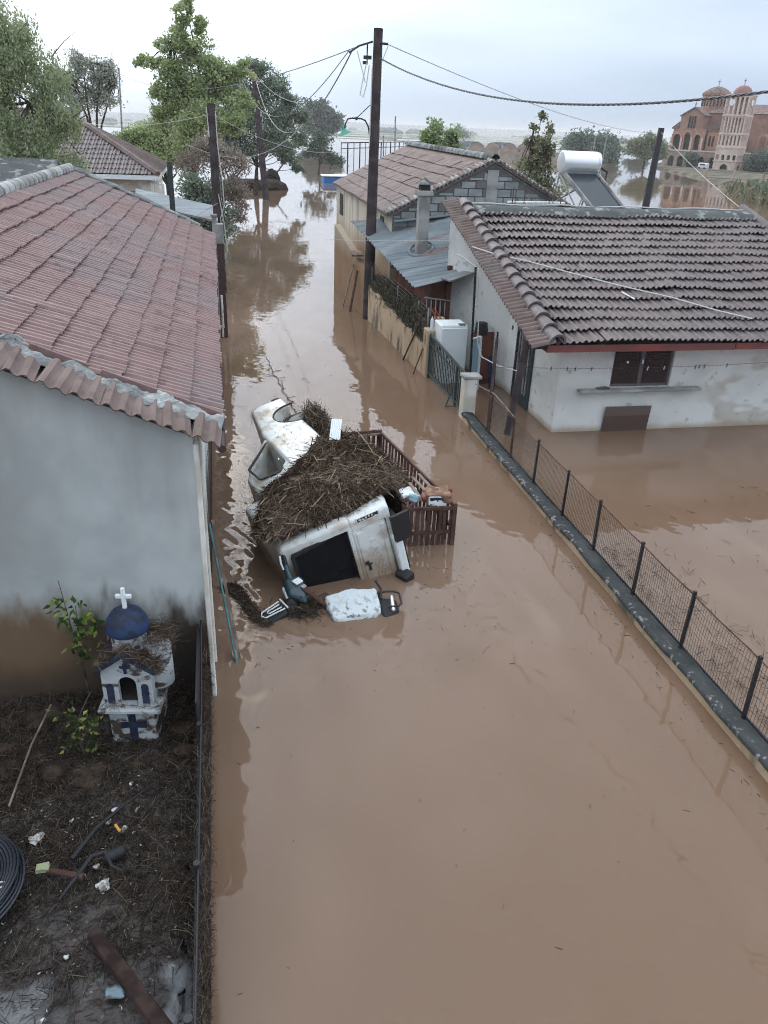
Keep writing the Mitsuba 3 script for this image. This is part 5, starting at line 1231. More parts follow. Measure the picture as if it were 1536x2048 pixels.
fill(ft, box((2.06, 8.0, 0.03), (0.20, 0.16, 0.11), frame((0.8, 0.5, 0.25)), 0.015), 'rubber')
put('mud_flap', vmap(prism(sg.Polygon([(0.24, 0.13), (0.45, 0.13), (0.45, 0.46), (0.30, 0.46)]).buffer(0.02), 0.04, (-0.14, 0, 0), (0, 1, 0), (0, 0, 1), (1, 0, 0))), 'rubber', pk, smooth=20)
put('underbody', vmap(cat(box((2.0, 0.36, 0.81), (3.9, 0.12, 1.1)), tube([(0.95, 0.34, 0.1), (0.95, 0.34, 1.5)], 0.06, 8), tube([(3.5, 0.34, 0.2), (3.5, 0.34, 1.5)], 0.05, 8))), 'rubber', pk)
for lc, w0 in ((0.95, 0.03), (3.52, 0.16), (0.95, 1.38), (3.52, 1.32)):
    wk_ = put('wheel', vmap(cat(lathe_y := (lambda P: P)(tube([(lc, 0.33, w0), (lc, 0.33, w0 + 0.02), (lc, 0.33, w0 + 0.18), (lc, 0.33, w0 + 0.2)], np.array([0.27, 0.31, 0.31, 0.27]), 24)))), 'rubber', pk, smooth=35)
    put('rim', vmap(tube([(lc, 0.33, w0 - 0.006), (lc, 0.33, w0 + 0.01)], 0.18, 18)), 'concrete', wk_)
put('headlight', vmap(box((4.245, 0.70, 0.28), (0.03, 0.13, 0.3), None, 0.01)), 'pane_dark', pk)
put('headlight', vmap(box((4.245, 0.70, 1.34), (0.03, 0.13, 0.3), None, 0.01)), 'pane_dark', pk)
put('front_bumper', vmap(box((4.27, 0.46, 0.81), (0.1, 0.14, 1.6), None, 0.02)), 'rubber', pk)
put('wheel_arch_lip', vmap(tube(np.array([(3.52 + 0.365 * math.cos(a), 0.36 + 0.365 * math.sin(a), 0.012) for a in np.linspace(-0.2, math.pi + 0.2, 20)]), 0.014, 6)), 'rubber', pk)

# ---- crate of slats beside it
cr = thing('slatted_crate', 'brown slatted wooden crate wedged against the underside of the white pickup', 'crate')
c0, c1 = np.array([2.19, 8.77, 0.0]), np.array([2.88, 8.76, 0.0])       # near face, left and right
c3, c2 = np.array([1.62, 11.1, 0.0]), np.array([2.36, 11.25, 0.0])      # far face
ZT, ZB = 0.60, -0.5
def slat_side(p, q, n, zt0, zt1, inward, skip=(), w=0.055):
    u = unit(q - p); L = np.linalg.norm(q - p)
    for k in range(n):
        if k in skip: continue
        t = (k + 0.5) / n
        b = p + (q - p) * t + inward * 0.012
        zt = zt0 + (zt1 - zt0) * t + 0.012 * rgd.normal()
        b2_ = b + u * 0.008 * rgd.normal()
        put('slat', beam(b + [0, 0, ZB], b2_ + [0, 0, zt], 0.016, w, 0, u), 'slat_wood', cr)
    return u
inn = lambda p, q: np.cross([0, 0, 1.0], unit(q - p))
slat_side(c0, c1, 9, 0.60, 0.58, inn(c0, c1), w=0.045)
slat_side(c1, c2, 22, 0.60, 0.70, inn(c1, c2), w=0.055)
slat_side(c2, c3, 9, 0.74, 0.76, inn(c2, c3), w=0.05)
for a, b, za, zb in ((c0, c1, 0.56, 0.55), (c1, c2, 0.575, 0.70), (c2, c3, 0.72, 0.74), (c0, c3, 0.6, 0.7)):
    put('rail', beam(a + [0, 0, za], b + [0, 0, zb], 0.035, 0.05, 0.004), 'slat_wood', cr)
put('rail', beam(c0 + [0, 0, 0.2], c1 + [0, 0, 0.2], 0.03, 0.05), 'slat_wood', cr)
put('rail', beam(c1 + [0, 0, 0.25], c2 + [0, 0, 0.4], 0.03, 0.05), 'slat_wood', cr)
for c in (c0, c1, c2, c3):
    put('corner_post', b2(c + [-0.028, -0.028, ZB], c + [0.028, 0.028, 0.62 if c[1] < 10 else 0.74]), 'slat_wood', cr)
rs = put('far_rail', beam(c3 + [0.02, -0.04, 0.70], c2 + [0, -0.04, 0.69], 0.03, 0.03), 'wood_pale', cr)
put('back_panel', beam((c0 + c3) / 2 * 1 + (c0 - c3) * 0.5 + [0.03, 0, 0.1], c3 + [0.03, 0, 0.1], 0.02, 1.1), 'slat_wood', cr)

# ---- reeds heaped over both
poly = sg.Polygon([(0.24, 8.35), (0.40, 9.22), (0.72, 9.45), (1.02, 9.85), (1.28, 10.25), (1.66, 10.55), (2.02, 10.65), (2.24, 10.3), (2.40, 9.75), (2.44, 9.4), (2.28, 9.12), (2.20, 8.82), (2.02, 8.55), (1.78, 8.35), (1.55, 8.22), (1.34, 8.12), (0.95, 8.05), (0.72, 8.0), (0.42, 7.98), (0.26, 8.1)]).buffer(-0.02).simplify(0.01)
def heap_h(x, y):
    P_ = np.stack([x, y], -1)
    d = shapely.distance(poly.exterior, shapely.points(P_.reshape(-1, 2))).reshape(x.shape)
    ins = shapely.contains_xy(poly, x, y)
    d = np.where(ins, d, -d)
    rel = np.stack([x - VO[0], y - VO[1]], -1)
    zp = VO[2] + ((VO[0] - x) * VR[0] + (VO[1] - y) * VR[1]) / VR[2]     # the upturned side of the truck
    zp = np.clip(zp, 0.62, 0.98)
    over = np.clip((x - (2.02 - 0.24 * (y - 8.4))) / 0.34, 0, 1)         # past the underside: down into the crate
    zc = 0.50 + 0.11 * (y - 8.8)
    z = zp * (1 - over) + zc * over
    bump = np.clip(d / 0.6, 0, 1)
    n_ = meshkit.fbm(np.stack([x * 3.2, y * 3.2, 0 * x], -1), 4, 12)
    return z + (bump ** 0.8) * (0.17 - 0.03 * over + 0.34 * (n_ - 0.5)) + 0.03 * (d > 0) - 0.25 * (d < -0.02), d
xx, yy = np.meshgrid(np.linspace(0.1, 2.75, 110), np.linspace(7.8, 11.1, 130), indexing='ij')
zz, dd = heap_h(xx, yy)
hv, hf = grid(np.stack([xx, yy, zz], -1))
keepf = (dd.reshape(-1)[hf] > -0.02).all(1)
rp = thing('reed_pile', 'heap of brown flood reeds covering the pickup side and the crate', 'reeds')
put('mat', (hv, hf[keepf]), 'heap', rp, smooth=True)
rgr = np.random.default_rng(99)
cand = np.column_stack([rgr.uniform(0.2, 2.65, 60000), rgr.uniform(7.9, 11.0, 60000)])
fr_c = meshkit.fbm(np.column_stack([cand * 2.2, np.zeros(len(cand))]), 3, 6)
cand = cand[shapely.contains_xy(poly.buffer(0.0), cand[:, 0], cand[:, 1])]
edge = shapely.distance(poly.exterior, shapely.points(cand))
n = min(len(cand), 15000)
cand = cand[:n]
z, d = heap_h(cand[:, 0], cand[:, 1])
zx, _ = heap_h(cand[:, 0] + 0.03, cand[:, 1]); zy, _ = heap_h(cand[:, 0], cand[:, 1] + 0.03)
gxy = np.column_stack([(zx - z) / 0.03, (zy - z) / 0.03]).clip(-1.5, 1.5)
ang = 2 * np.pi * meshkit.noise(np.column_stack([cand * 1.6, np.zeros(n)]), 15) + rgr.normal(0, 0.75, n)
D = np.column_stack([np.cos(ang), np.sin(ang), np.cos(ang) * gxy[:, 0] + np.sin(ang) * gxy[:, 1] + rgr.normal(0, 0.22, n)])
Lr = 0.08 + 0.26 * rgr.random(n) ** 2
P_ = np.column_stack([cand, z + 0.012 + 0.03 * rgr.random(n)])
m_, c_ = sticks(P_, D, Lr, 0.0028 + 0.0045 * rgr.random(n) ** 2, straw_colours(n, rgr), bend=0.06 * rgr.normal(size=n))
put('reed', m_, 'stick', rp, color=c_, kind='stuff', label='loose broken reed stalks of the heap')
nb = 420
pick = rgr.integers(0, n, nb)
m2, c2_ = sticks(P_[pick] + [0, 0, 0.025], D[pick] + rgr.normal(0, 0.25, (nb, 3)), 0.25 + 0.3 * rgr.random(nb), 0.005 + 0.004 * rgr.random(nb), straw_colours(nb, rgr, 1.15), bend=0.05 * rgr.normal(size=nb))
put('cane', m2, 'stick', rp, color=c2_, kind='stuff', label='longer canes lying on top of the heap')
# ragged fringe and wisps on the white panels and at the front wheel
n = 700
t = rgr.random(n)
ring = np.array(poly.exterior.coords)
seg = (t * (len(ring) - 1)).astype(int); f_ = (t * (len(ring) - 1) - seg)[:, None]
E_ = ring[seg] * (1 - f_) + ring[seg + 1] * f_ + rgr.normal(0, 0.05, (n, 2))
okk = (E_[:, 0] < 2.0 - 0.24 * (E_[:, 1] - 8.4)) & (E_[:, 1] > 8.1 + 0.0 * E_[:, 0])
E_ = E_[okk]; n = len(E_)
zp = VO[2] + ((VO[0] - E_[:, 0]) * VR[0] + (VO[1] - E_[:, 1]) * VR[1]) / VR[2]
m1, cc1 = sticks(np.column_stack([E_, zp + 0.012]), np.column_stack([rgr.normal(size=(n, 2)), rgr.normal(0, 0.15, n)]), 0.06 + 0.12 * rgr.random(n), np.full(n, 0.003), straw_colours(n, rgr, 0.6))
put('wisp', m1, 'stick', rp, color=cc1, kind='stuff', label='wisps of reed stuck to the white panels')
wp = thing('wheel_reeds', 'clump of reeds caught on the front wheel of the pickup', 'reeds')
wc = vp(3.35, 0.30, 0.0)
n = 1300
dirs = rgr.normal(size=(n, 3)); dirs /= np.linalg.norm(dirs, axis=1, keepdims=True)
Pw = wc + np.array([0.12, -0.1, 0.02]) + dirs * (rgr.random((n, 1)) ** 0.6) * [0.20, 0.36, 0.20] + np.array([0.10, -0.16, -0.10]) * rgr.random((n, 1)) * 1.5
Pw[:, 2] = np.maximum(Pw[:, 2], 0.02)
m_, c_ = sticks(Pw, rgr.normal(size=(n, 3)) * [0.7, 1, 0.7] + [0.2, -0.3, -0.2], 0.10 + 0.16 * rgr.random(n), np.full(n, 0.004), straw_colours(n, rgr, 0.8))
put('reed', m_, 'stick', wp, color=c_, kind='stuff')
v = np.array(ico.vertices)
put('mat', (v * (0.7 + 0.5 * meshkit.fbm(v * 3, 3, 2))[:, None] * [0.16, 0.30, 0.14] + wc + [0.16, -0.16, -0.08], np.array(ico.faces)), 'heap', wp, smooth=True)
n = 90
lw_ = np.column_stack([2.3 + 1.7 * rgr.random(n), 0.5 + 0.42 * rgr.random(n)])
Pq = np.array([vp(l, u, -0.004) for l, u in lw_])
m_, c_ = sticks(Pq, (np.outer(rgr.normal(size=n), VF) + np.outer(rgr.normal(size=n), VU)), 0.03 + 0.09 * rgr.random(n), np.full(n, 0.0022), straw_colours(n, rgr, 0.5))
put('wisp', m_, 'stick', wp, color=c_, kind='stuff', label='dark stalks scattered over the white front door')
m_, c_ = sticks(np.array([vp(4.1, 0.92, 0.05 + 0.1 * k / 14) for k in range(14)]) + rgr.normal(0, 0.02, (14, 3)), rgr.normal(size=(14, 3)) * [0.4, 0.4, 1], 0.15 + 0.12 * rgr.random(14), np.full(14, 0.002), straw_colours(14, rgr, 0.7))
put('tuft', m_, 'stick', wp, color=c_, kind='stuff', label='tuft hanging from the bonnet edge')
tw_ = thing('trailing_twig', 'long broken twig trailing from the wheel reeds over the water', 'twig')
tp2 = np.array([(1.52, 11.9, 0.22), (1.47, 12.8, 0.06), (1.32, 14.2, 0.02), (1.18, 15.6, 0.02), (1.05, 17.2, 0.02), (0.98, 18.5, 0.02)])
tt = np.linspace(0, 5, 40)
tpp = np.stack([np.interp(tt, range(6), tp2[:, k]) for k in range(3)], 1) + rgr.normal(0, 0.02, (40, 3)) * [1, 1, 0.2]
put('stem', tube(tpp, np.linspace(0.009, 0.005, 40), 5), 'bark', tw_, smooth=60)
put('sprig', cat(*[tube([tpp[k], tpp[k] + rgr.normal(0, 0.09, 3) * [1, 1, 0.3] + [0, 0, 0.02]], 0.006, 4, False) for k in range(3, 34)]), 'bark', tw_, kind='stuff', label='short side sprigs of the twig')
wpk = thing('white_slotted_board', 'white ribbed plastic board stuck in the reeds on the pickup', 'board')
bR = frame((0.18, 0.8, 0.35))
bc = np.array([1.47, 10.05, 1.22])
put('sheet', box(bc, (0.15, 0.42, 0.014), bR), 'paper_white', wpk)
for k in range(6):
    put('rib', box(bc + bR @ np.array([-0.0625 + 0.025 * k, 0, 0.010]), (0.010, 0.42, 0.010), bR), 'white_plain', wpk)
# rubbish in the near end of the crate
pgb = thing('paper_bag', 'crumpled brown and white paper sack lying on the crate corner', 'sack')
def crumple(mesh, amp, seed, fr=9.0):
    v, f = mesh
    return v + (np.stack([meshkit.fbm(v * fr + 3.1 * k, 3, seed + k) for k in range(3)], -1) - 0.5) * amp, f
def soft(lo, hi, r, seed, amp, n=0.025):
    h = to_m(sphere_hull([(x, y, z) for x in (lo[0] + r, hi[0] - r) for y in (lo[1] + r, hi[1] - r) for z in (lo[2] + r, hi[2] - r)], r, 2)).refine_to_length(n)
    return crumple(from_m(h), amp, seed)
put('body', soft((2.52, 8.84, 0.54), (2.86, 9.12, 0.72), 0.02, 3, 0.13, 0.045), 'kraft', pgb, smooth=False)
put('printed_face', crumple(from_m(to_m(box((2.66, 8.835, 0.625), (0.24, 0.012, 0.14))).refine_to_length(0.03)), 0.03, 5), 'white_plain', pgb, smooth=35, label='white printed side of the sack')
put('stripe', crumple(from_m(to_m(box((2.66, 8.826, 0.66), (0.20, 0.010, 0.035))).refine_to_length(0.03)), 0.03, 5), 'navy_paint', pgb)
put('red_edge', soft((2.46, 8.86, 0.60), (2.54, 8.98, 0.70), 0.02, 7, 0.06), 'red_plastic', pgb, smooth=35)
put('red_edge', soft((2.82, 9.02, 0.62), (2.92, 9.10, 0.71), 0.02, 8, 0.07), 'red_plastic', pgb, smooth=35)
pls = thing('white_plastic_bag', 'crumpled white and pale blue plastic bag in the crate beside the sack', 'bag')
put('film', soft((2.20, 8.95, 0.58), (2.44, 9.22, 0.66), 0.03, 13, 0.15, 0.04), 'paper_white', pls, smooth=False)
put('film', soft((2.30, 8.90, 0.58), (2.40, 9.0, 0.70), 0.03, 15, 0.09), 'pale_blue', pls, smooth=30)
brk = thing('loose_boards', 'loose splintered boards lying across the near end of the crate', 'boards')
for a, b in (((2.16, 9.1, 0.66), (2.36, 8.82, 0.60)), ((2.38, 9.3, 0.70), (2.47, 8.88, 0.62)), ((2.45, 9.45, 0.72), (2.56, 9.0, 0.68)), ((2.12, 8.95, 0.62), (2.22, 8.78, 0.58)), ((2.55, 9.5, 0.74), (2.64, 9.1, 0.70))):
    put('board', beam(a, b, 0.05, 0.014, 0, (0.1, 0.1, 1)), 'wood_pale' if a[0] > 2.3 else 'slat_wood', brk)

# ================================================================== SCOOTER, half sunk on its side
sc_ = thing('fallen_scooter', 'dark scooter lying half sunk with a white covered seat below the pickup', 'scooter')
seat = to_m(sphere_hull([(1.02, 7.50, 0.10), (1.07, 7.21, 0.02), (1.04, 7.46, 0.0), (1.58, 7.54, 0.13), (1.57, 7.24, 0.03), (1.58, 7.45, 0.0), (1.12, 7.20, -0.02), (1.5, 7.21, -0.02), (1.3, 7.56, 0.13)], 0.035, 2)).refine_to_length(0.022)
put('seat_cover', crumple(crumple(from_m(seat), 0.05, 21, 6.0), 0.02, 31, 24.0), 'seat_cover', sc_, smooth=40, label='crumpled white sheet tied over the seat')
put('seat_edge', sphere_hull([(1.2, 7.24, -0.06), (1.6, 7.26, -0.05), (1.64, 7.4, 0.0), (1.63, 7.55, 0.08)], 0.035, 1), 'rubber', sc_, smooth=40)
put('tail_body', sphere_hull([(1.66, 7.22, -0.03), (1.78, 7.28, 0.0), (1.78, 7.42, 0.02), (1.66, 7.45, 0.02)], 0.05, 2), 'rubber', sc_, smooth=40)
put('tail_light', sphere_hull([(1.75, 7.25, 0.05), (1.77, 7.45, 0.09)], 0.028, 2), 'steel', sc_, smooth=40)
put('rack', cat(tube([(1.60, 7.50, 0.12), (1.70, 7.50, 0.14), (1.80, 7.49, 0.14), (1.86, 7.46, 0.13), (1.86, 7.30, 0.09), (1.82, 7.27, 0.08), (1.7, 7.27, 0.08)], 0.012, 6), tube([(1.64, 7.42, 0.1), (1.66, 7.55, 0.15), (1.60, 7.60, 0.24)], 0.014, 6)), 'iron_black', sc_, smooth=60)
put('frame_tube', tube([(0.74, 7.60, 0.20), (0.90, 7.52, 0.10), (1.05, 7.42, 0.02)], 0.028, 8), 'iron_rust', sc_, smooth=60)
put('knee_pad', sphere_hull([(0.93, 7.52, 0.08), (1.0, 7.55, 0.1)], 0.05, 2), 'iron_rust', sc_, smooth=40)
hl = put('headset', sphere_hull([(0.60, 7.72, 0.20), (0.66, 7.62, 0.10), (0.74, 7.56, 0.12), (0.70, 7.72, 0.22), (0.62, 7.60, 0.14), (0.76, 7.52, 0.08)], [0.07, 0.06, 0.05, 0.07, 0.06, 0.03], 2), 'scooter_teal', sc_, smooth=40)
put('headlight', sphere_hull([(0.545, 7.70, 0.15), (0.575, 7.60, 0.10)], 0.032, 2), 'white_plain', hl, smooth=40)
dR = frame((0.45, -0.6, 0.35), (0, -0.45, 0.9))
put('gauge', box((0.69, 7.655, 0.272), (0.10, 0.09, 0.02), frame((0.55, -0.8, -0.1), (0.1, -0.35, 0.93)), 0.004), 'white_plain', hl)
put('gauge', box((0.755, 7.60, 0.232), (0.06, 0.05, 0.02), frame((0.55, -0.8, -0.1), (0.1, -0.35, 0.93)), 0.004), 'concrete', hl)
put('handlebar', tube([(0.62, 7.74, 0.24), (0.585, 7.86, 0.31), (0.565, 7.92, 0.40)], np.array([0.045, 0.035, 0.03]), 10), 'scooter_teal', sc_, smooth=50)
put('grip', tube([(0.575, 7.88, 0.37), (0.545, 7.97, 0.50)], 0.026, 10), 'rubber', sc_, smooth=50)
put('brake_lever', tube([(0.545, 7.84, 0.33), (0.52, 7.86, 0.40), (0.51, 7.92, 0.47)], 0.012, 6), 'white_plain', sc_)
put('front_stem', sphere_hull([(0.60, 7.55, 0.06), (0.66, 7.35, -0.05), (0.52, 7.45, -0.02)], 0.06, 1), 'rubber', sc_, smooth=40)
fs = put('front_shield', sphere_hull([(0.20, 7.34, -0.03), (0.50, 7.50, 0.06), (0.27, 7.24, -0.04), (0.52, 7.36, 0.03)], 0.03, 2), 'rubber', sc_, smooth=40)
e1 = unit([0.30, 0.15, 0.08]); e2 = unit([0.1, -0.2, -0.02]); 
fo_ = np.array([0.28, 7.36, 0.035])
def fl_(a, b): return fo_ + e1 * a + e2 * b
put('chrome_rack', cat(tube([fl_(0.24, -0.07), fl_(0.0, -0.05), fl_(-0.03, 0.0), fl_(0.0, 0.05), fl_(0.24, 0.075)], 0.009, 6), tube([fl_(0.22, -0.025), fl_(0.06, -0.02), fl_(0.05, 0.0), fl_(0.06, 0.02), fl_(0.22, 0.03)], 0.008, 6), tube([fl_(0.27, -0.09), fl_(0.27, 0.09)], 0.010, 6)), 'white_plain', fs, smooth=60)
sd = thing('scooter_reeds', 'dark clump of reeds caught on the scooter front', 'reeds')
n = 700
Pq = np.array([0.72, 7.48, 0.0]) + rgr.normal(size=(n, 3)) * [0.10, 0.10, 0.03]
Pq[:, 2] = np.abs(Pq[:, 2]) + 0.0
m_, c_ = sticks(Pq, rgr.normal(size=(n, 3)) * [1, 1, 0.5], 0.06 + 0.12 * rgr.random(n), np.full(n, 0.004), straw_colours(n, rgr, 0.45))
put('reed', m_, 'stick', sd, color=c_, kind='stuff')
put('mat', sphere_hull([(0.62, 7.5, -0.03), (0.86, 7.38, -0.04), (0.74, 7.42, 0.0)], 0.06, 2), 'heap', sd, smooth=True)
fl2 = thing('drift_line', 'dark drift of roots and reeds floating left of the scooter', 'reeds')
n = 1100
t = rgr.random(n)
Pq = np.column_stack([-0.12 + 0.42 * t, 8.05 - 0.75 * t + 0.1 * np.sin(6 * t), 0 * t + 0.008]) + rgr.normal(size=(n, 3)) * [0.035, 0.05, 0.006]
Pq[:, 2] = np.abs(Pq[:, 2]) + 0.004
m_, c_ = sticks(Pq, np.column_stack([0.6 + rgr.normal(size=n) * 0.7, -0.7 + rgr.normal(size=n) * 0.7, rgr.normal(0, 0.1, n)]), 0.05 + 0.12 * rgr.random(n), np.full(n, 0.0035), straw_colours(n, rgr, 0.4))
fill(fl2, m_, 'stick', color=c_)
pl_ = thing('turquoise_board', 'long peeling turquoise board leaning out of the water by the house wall', 'board')
put('board', beam((-0.25, 7.4, 1.22), (-0.02, 6.5, -0.2), 0.075, 0.02, 0.004, (1, 0.2, 0.2)), 'teal_paint', pl_)
put('edge', beam((-0.215, 7.42, 1.25), (0.02, 6.52, -0.2), 0.018, 0.03, 0, (1, 0.2, 0.2)), 'wood_pale', pl_)

# ================================================================== SHRINE in the muddy yard
sr = thing('roadside_shrine', 'small white chapel shaped shrine with blue dome standing in the muddy yard', 'shrine')
SA = math.radians(-9)
SX_, SY_ = np.array([math.cos(SA), math.sin(SA), 0]), np.array([-math.sin(SA), math.cos(SA), 0])
SO = np.array([-0.935, 5.38, 0.16])
SLEAN = np.array([[1, 0, -0.015], [0, 1, 0.02], [0, 0, 1.0]])
def sw_(mesh):
    v, f = mesh
    v = np.asarray(v) @ SLEAN.T
    return v[:, :1] * SX_ + v[:, 1:2] * SY_ + v[:, 2:3] * np.array([0, 0, 1.0]) + SO, f
def sbox(lo, hi, bev=0.004): return sw_(b2(lo, hi, bev))
put('base', sbox((-0.19, 0.0, -0.25), (0.20, 0.42, 0.36), 0.012), 'shrine_white', sr)
put('slab', sbox((-0.255, -0.075, 0.362), (0.265, 0.47, 0.415), 0.015), 'shrine_white', sr)
crs = sg.Polygon([(-0.03, 0.03), (0.035, 0.03), (0.035, 0.17), (0.115, 0.165), (0.115, 0.235), (0.035, 0.23), (0.03, 0.325), (-0.035, 0.325), (-0.03, 0.23), (-0.10, 0.225), (-0.105, 0.165), (-0.03, 0.17)])
put('painted_cross', sw_(prism(crs, 0.006, (0, -0.001, 0), (1, 0, 0), (0, 0, 1), (0, -1, 0))), 'navy_paint', sr)
facade = sg.Polygon([(-0.205, 0.417), (0.205, 0.417), (0.205, 0.78), (0.0, 0.92), (-0.205, 0.78)])
t_ = np.linspace(0, np.pi, 10)
door = sg.Polygon([(-0.075, 0.40), (0.075, 0.40)] + [(0.075 * math.cos(a), 0.62 + 0.08 * math.sin(a)) for a in t_])
put('front_wall', sw_(prism(facade.difference(door), 0.05, (0, 0.05, 0), (1, 0, 0), (0, 0, 1), (0, -1, 0))), 'shrine_white', sr)
fk = sr + '__front_wall'
def niche(c, w, z0, h):
    return sg.Polygon([(c - w / 2, z0), (c + w / 2, z0)] + [(c + w / 2 * math.cos(a), z0 + h - w / 2 + w / 2 * math.sin(a)) for a in t_])
for c in (-0.143, 0.143):
    put('painted_window', sw_(prism(niche(c, 0.058, 0.43, 0.20), 0.006, (0, -0.001, 0), (1, 0, 0), (0, 0, 1), (0, -1, 0))), 'navy_paint', fk)
mc = sg.Polygon([(-0.012, 0.735), (0.012, 0.735), (0.014, 0.785), (0.045, 0.79), (0.04, 0.812), (0.014, 0.812), (0.012, 0.838), (-0.012, 0.838), (-0.014, 0.812), (-0.04, 0.812), (-0.045, 0.79), (-0.014, 0.785)])
put('painted_cross', sw_(prism(mc, 0.006, (0, -0.001, 0), (1, 0, 0), (0, 0, 1), (0, -1, 0))), 'blue_paint', fk)
put('nave', cat(sbox((-0.205, 0.051, 0.417), (-0.165, 0.40, 0.78)), sbox((0.165, 0.051, 0.417), (0.205, 0.40, 0.78)), sbox((-0.164, 0.36, 0.417), (0.164, 0.40, 0.78))), 'shrine_white', sr)
put('nave_floor', sbox((-0.164, 0.051, 0.417), (0.164, 0.359, 0.425), 0), 'opening_dark', sr)
put('apse', sw_(lathe([(0.0, 0.50), (0.12, 0.50), (0.12, 0.86), (0.09, 0.92), (0.0, 0.94)], (0.22, 0.22, 0), 14)), 'shrine_white', sr, smooth=40)
for sgn in (-1, 1):
    put('roof', sw_(prism([(0.0, 0.915), (0.0, 0.945), (sgn * 0.245, 0.775), (sgn * 0.245, 0.745)] if sgn > 0 else [(0.0, 0.915), (-0.245, 0.745), (-0.245, 0.775), (0.0, 0.945)], 0.48, (0, -0.045, 0), (1, 0, 0), (0, 0, 1), (0, 1, 0))), 'navy_paint', sr, label='muddy dark blue roof slope')
put('drum', sw_(lathe([(0.15, 0.80), (0.15, 1.02), (0.16, 1.03), (0, 1.03)], (0.0, 0.22, 0), 8)), 'shrine_white', sr)
put('dome', sw_(lathe([(0.175, 1.031), (0.178, 1.06), (0.165, 1.12), (0.125, 1.185), (0.07, 1.222), (0.0, 1.235)], (0.0, 0.22, 0), 24)), 'blue_paint', sr, smooth=40)
put('cross', cat(sbox((-0.016, 0.205, 1.22), (0.016, 0.235, 1.42), 0.004), sbox((-0.065, 0.206, 1.325), (-0.017, 0.234, 1.358), 0.004), sbox((0.017, 0.206, 1.325), (0.065, 0.234, 1.358), 0.004)), 'white_plain', sr)
ry = np.random.default_rng(123)
sr_ = thing('shrine_reeds', 'mat of flood reeds lying on the roof and slab of the shrine', 'reeds')
n = 1500
lx, ly = ry.uniform(-0.24, 0.30, n), ry.uniform(-0.05, 0.5, n)
lz = 0.945 - 0.69 * np.abs(lx) * 1.0 + 0.012 + 0.03 * ry.random(n)
dd_ = np.hypot(lx, ly - 0.22) < 0.165
lz = np.where(dd_, lz + 0.02, lz)
keep_ = ~(dd_ & (ly > 0.1)) & ((lx > -0.02) | (ry.random(n) < 0.5))
loc = np.column_stack([lx, ly, lz])[keep_]
loc2 = np.column_stack([ry.uniform(-0.26, 0.30, 500), ry.uniform(-0.08, 0.47, 500), np.full(500, 0.424) + 0.02 * ry.random(500)])
loc2 = loc2[(loc2[:, 1] < -0.01) & (ry.random(500) < 0.35) | (loc2[:, 0] > 0.21)]
loc3 = np.column_stack([ry.normal(0.24, 0.06, 700), ry.normal(0.24, 0.10, 700), 0.80 + 0.22 * ry.random(700)])
loc = np.vstack([loc, loc2, loc3]); n = len(loc)
wl = sw_((loc, None))[0]
m_, c_ = sticks(wl, ry.normal(size=(n, 3)) * [1, 1, 0.45], 0.04 + 0.12 * ry.random(n), np.full(n, 0.0021), straw_colours(n, ry, 0.75))
fill(sr_, m_, 'stick', color=c_)

# ---- reeds and silt litter in the yard
n = 24000
X_ = ry.uniform(-2.5, -0.36, n); Y_ = ry.uniform(2.7, 6.05, n)
dens = meshkit.fbm(np.column_stack([X_ * 1.6, Y_ * 1.6, 0 * X_]), 3, 14)
bare_ = np.clip((3.7 - Y_) / 0.5, 0, 1) * 0.75
keep_ = ry.random(n) < np.clip((dens - 0.32) * 3.0, 0.06, 1) * (1 - bare_)
X_, Y_ = X_[keep_], Y_[keep_]; n = len(X_)
zg = np.array([mud_z(a, b) for a, b in zip(X_, Y_)])
ups = np.clip((Y_ - 4.4) / 1.3, 0, 1)
m_, c_ = sticks(np.column_stack([X_, Y_, zg + 0.012 + 0.03 * ry.random(n) * (0.4 + ups)]), np.column_stack([ry.normal(size=n) * 0.6, ry.normal(size=n), 0.25 * ry.normal(size=n) + 0.35 * ups]), 0.04 + 0.16 * ry.random(n) ** 2, 0.0013 + 0.0019 * ry.random(n), straw_colours(n, ry, 0.38), bend=0.08 * ry.normal(size=n))
put('yard_reeds', m_, 'stick', color=c_, kind='stuff', label='broken reeds strewn over the muddy yard')
# humps of matted reeds against the wall and the fence
hm = []
for k in range(34):
    x, y = ry.uniform(-2.4, -0.45), ry.uniform(4.9, 6.05)
    if abs(x + 0.93) < 0.38 and 5.1 < y < 5.9: continue
    v = np.array(ico.vertices); s_ = 0.05 + 0.07 * ry.random()
    hm.append((v * (0.7 + 0.6 * meshkit.fbm(v * 2 + k, 3, k))[:, None] * [s_ * 1.3, s_, s_ * 0.55] + [x, y, mud_z(x, y)], np.array(ico.faces)))
put('reed_mats', cat(*hm), 'heap', kind='stuff', smooth=True, label='humps of matted silt and reeds by the gable wall')
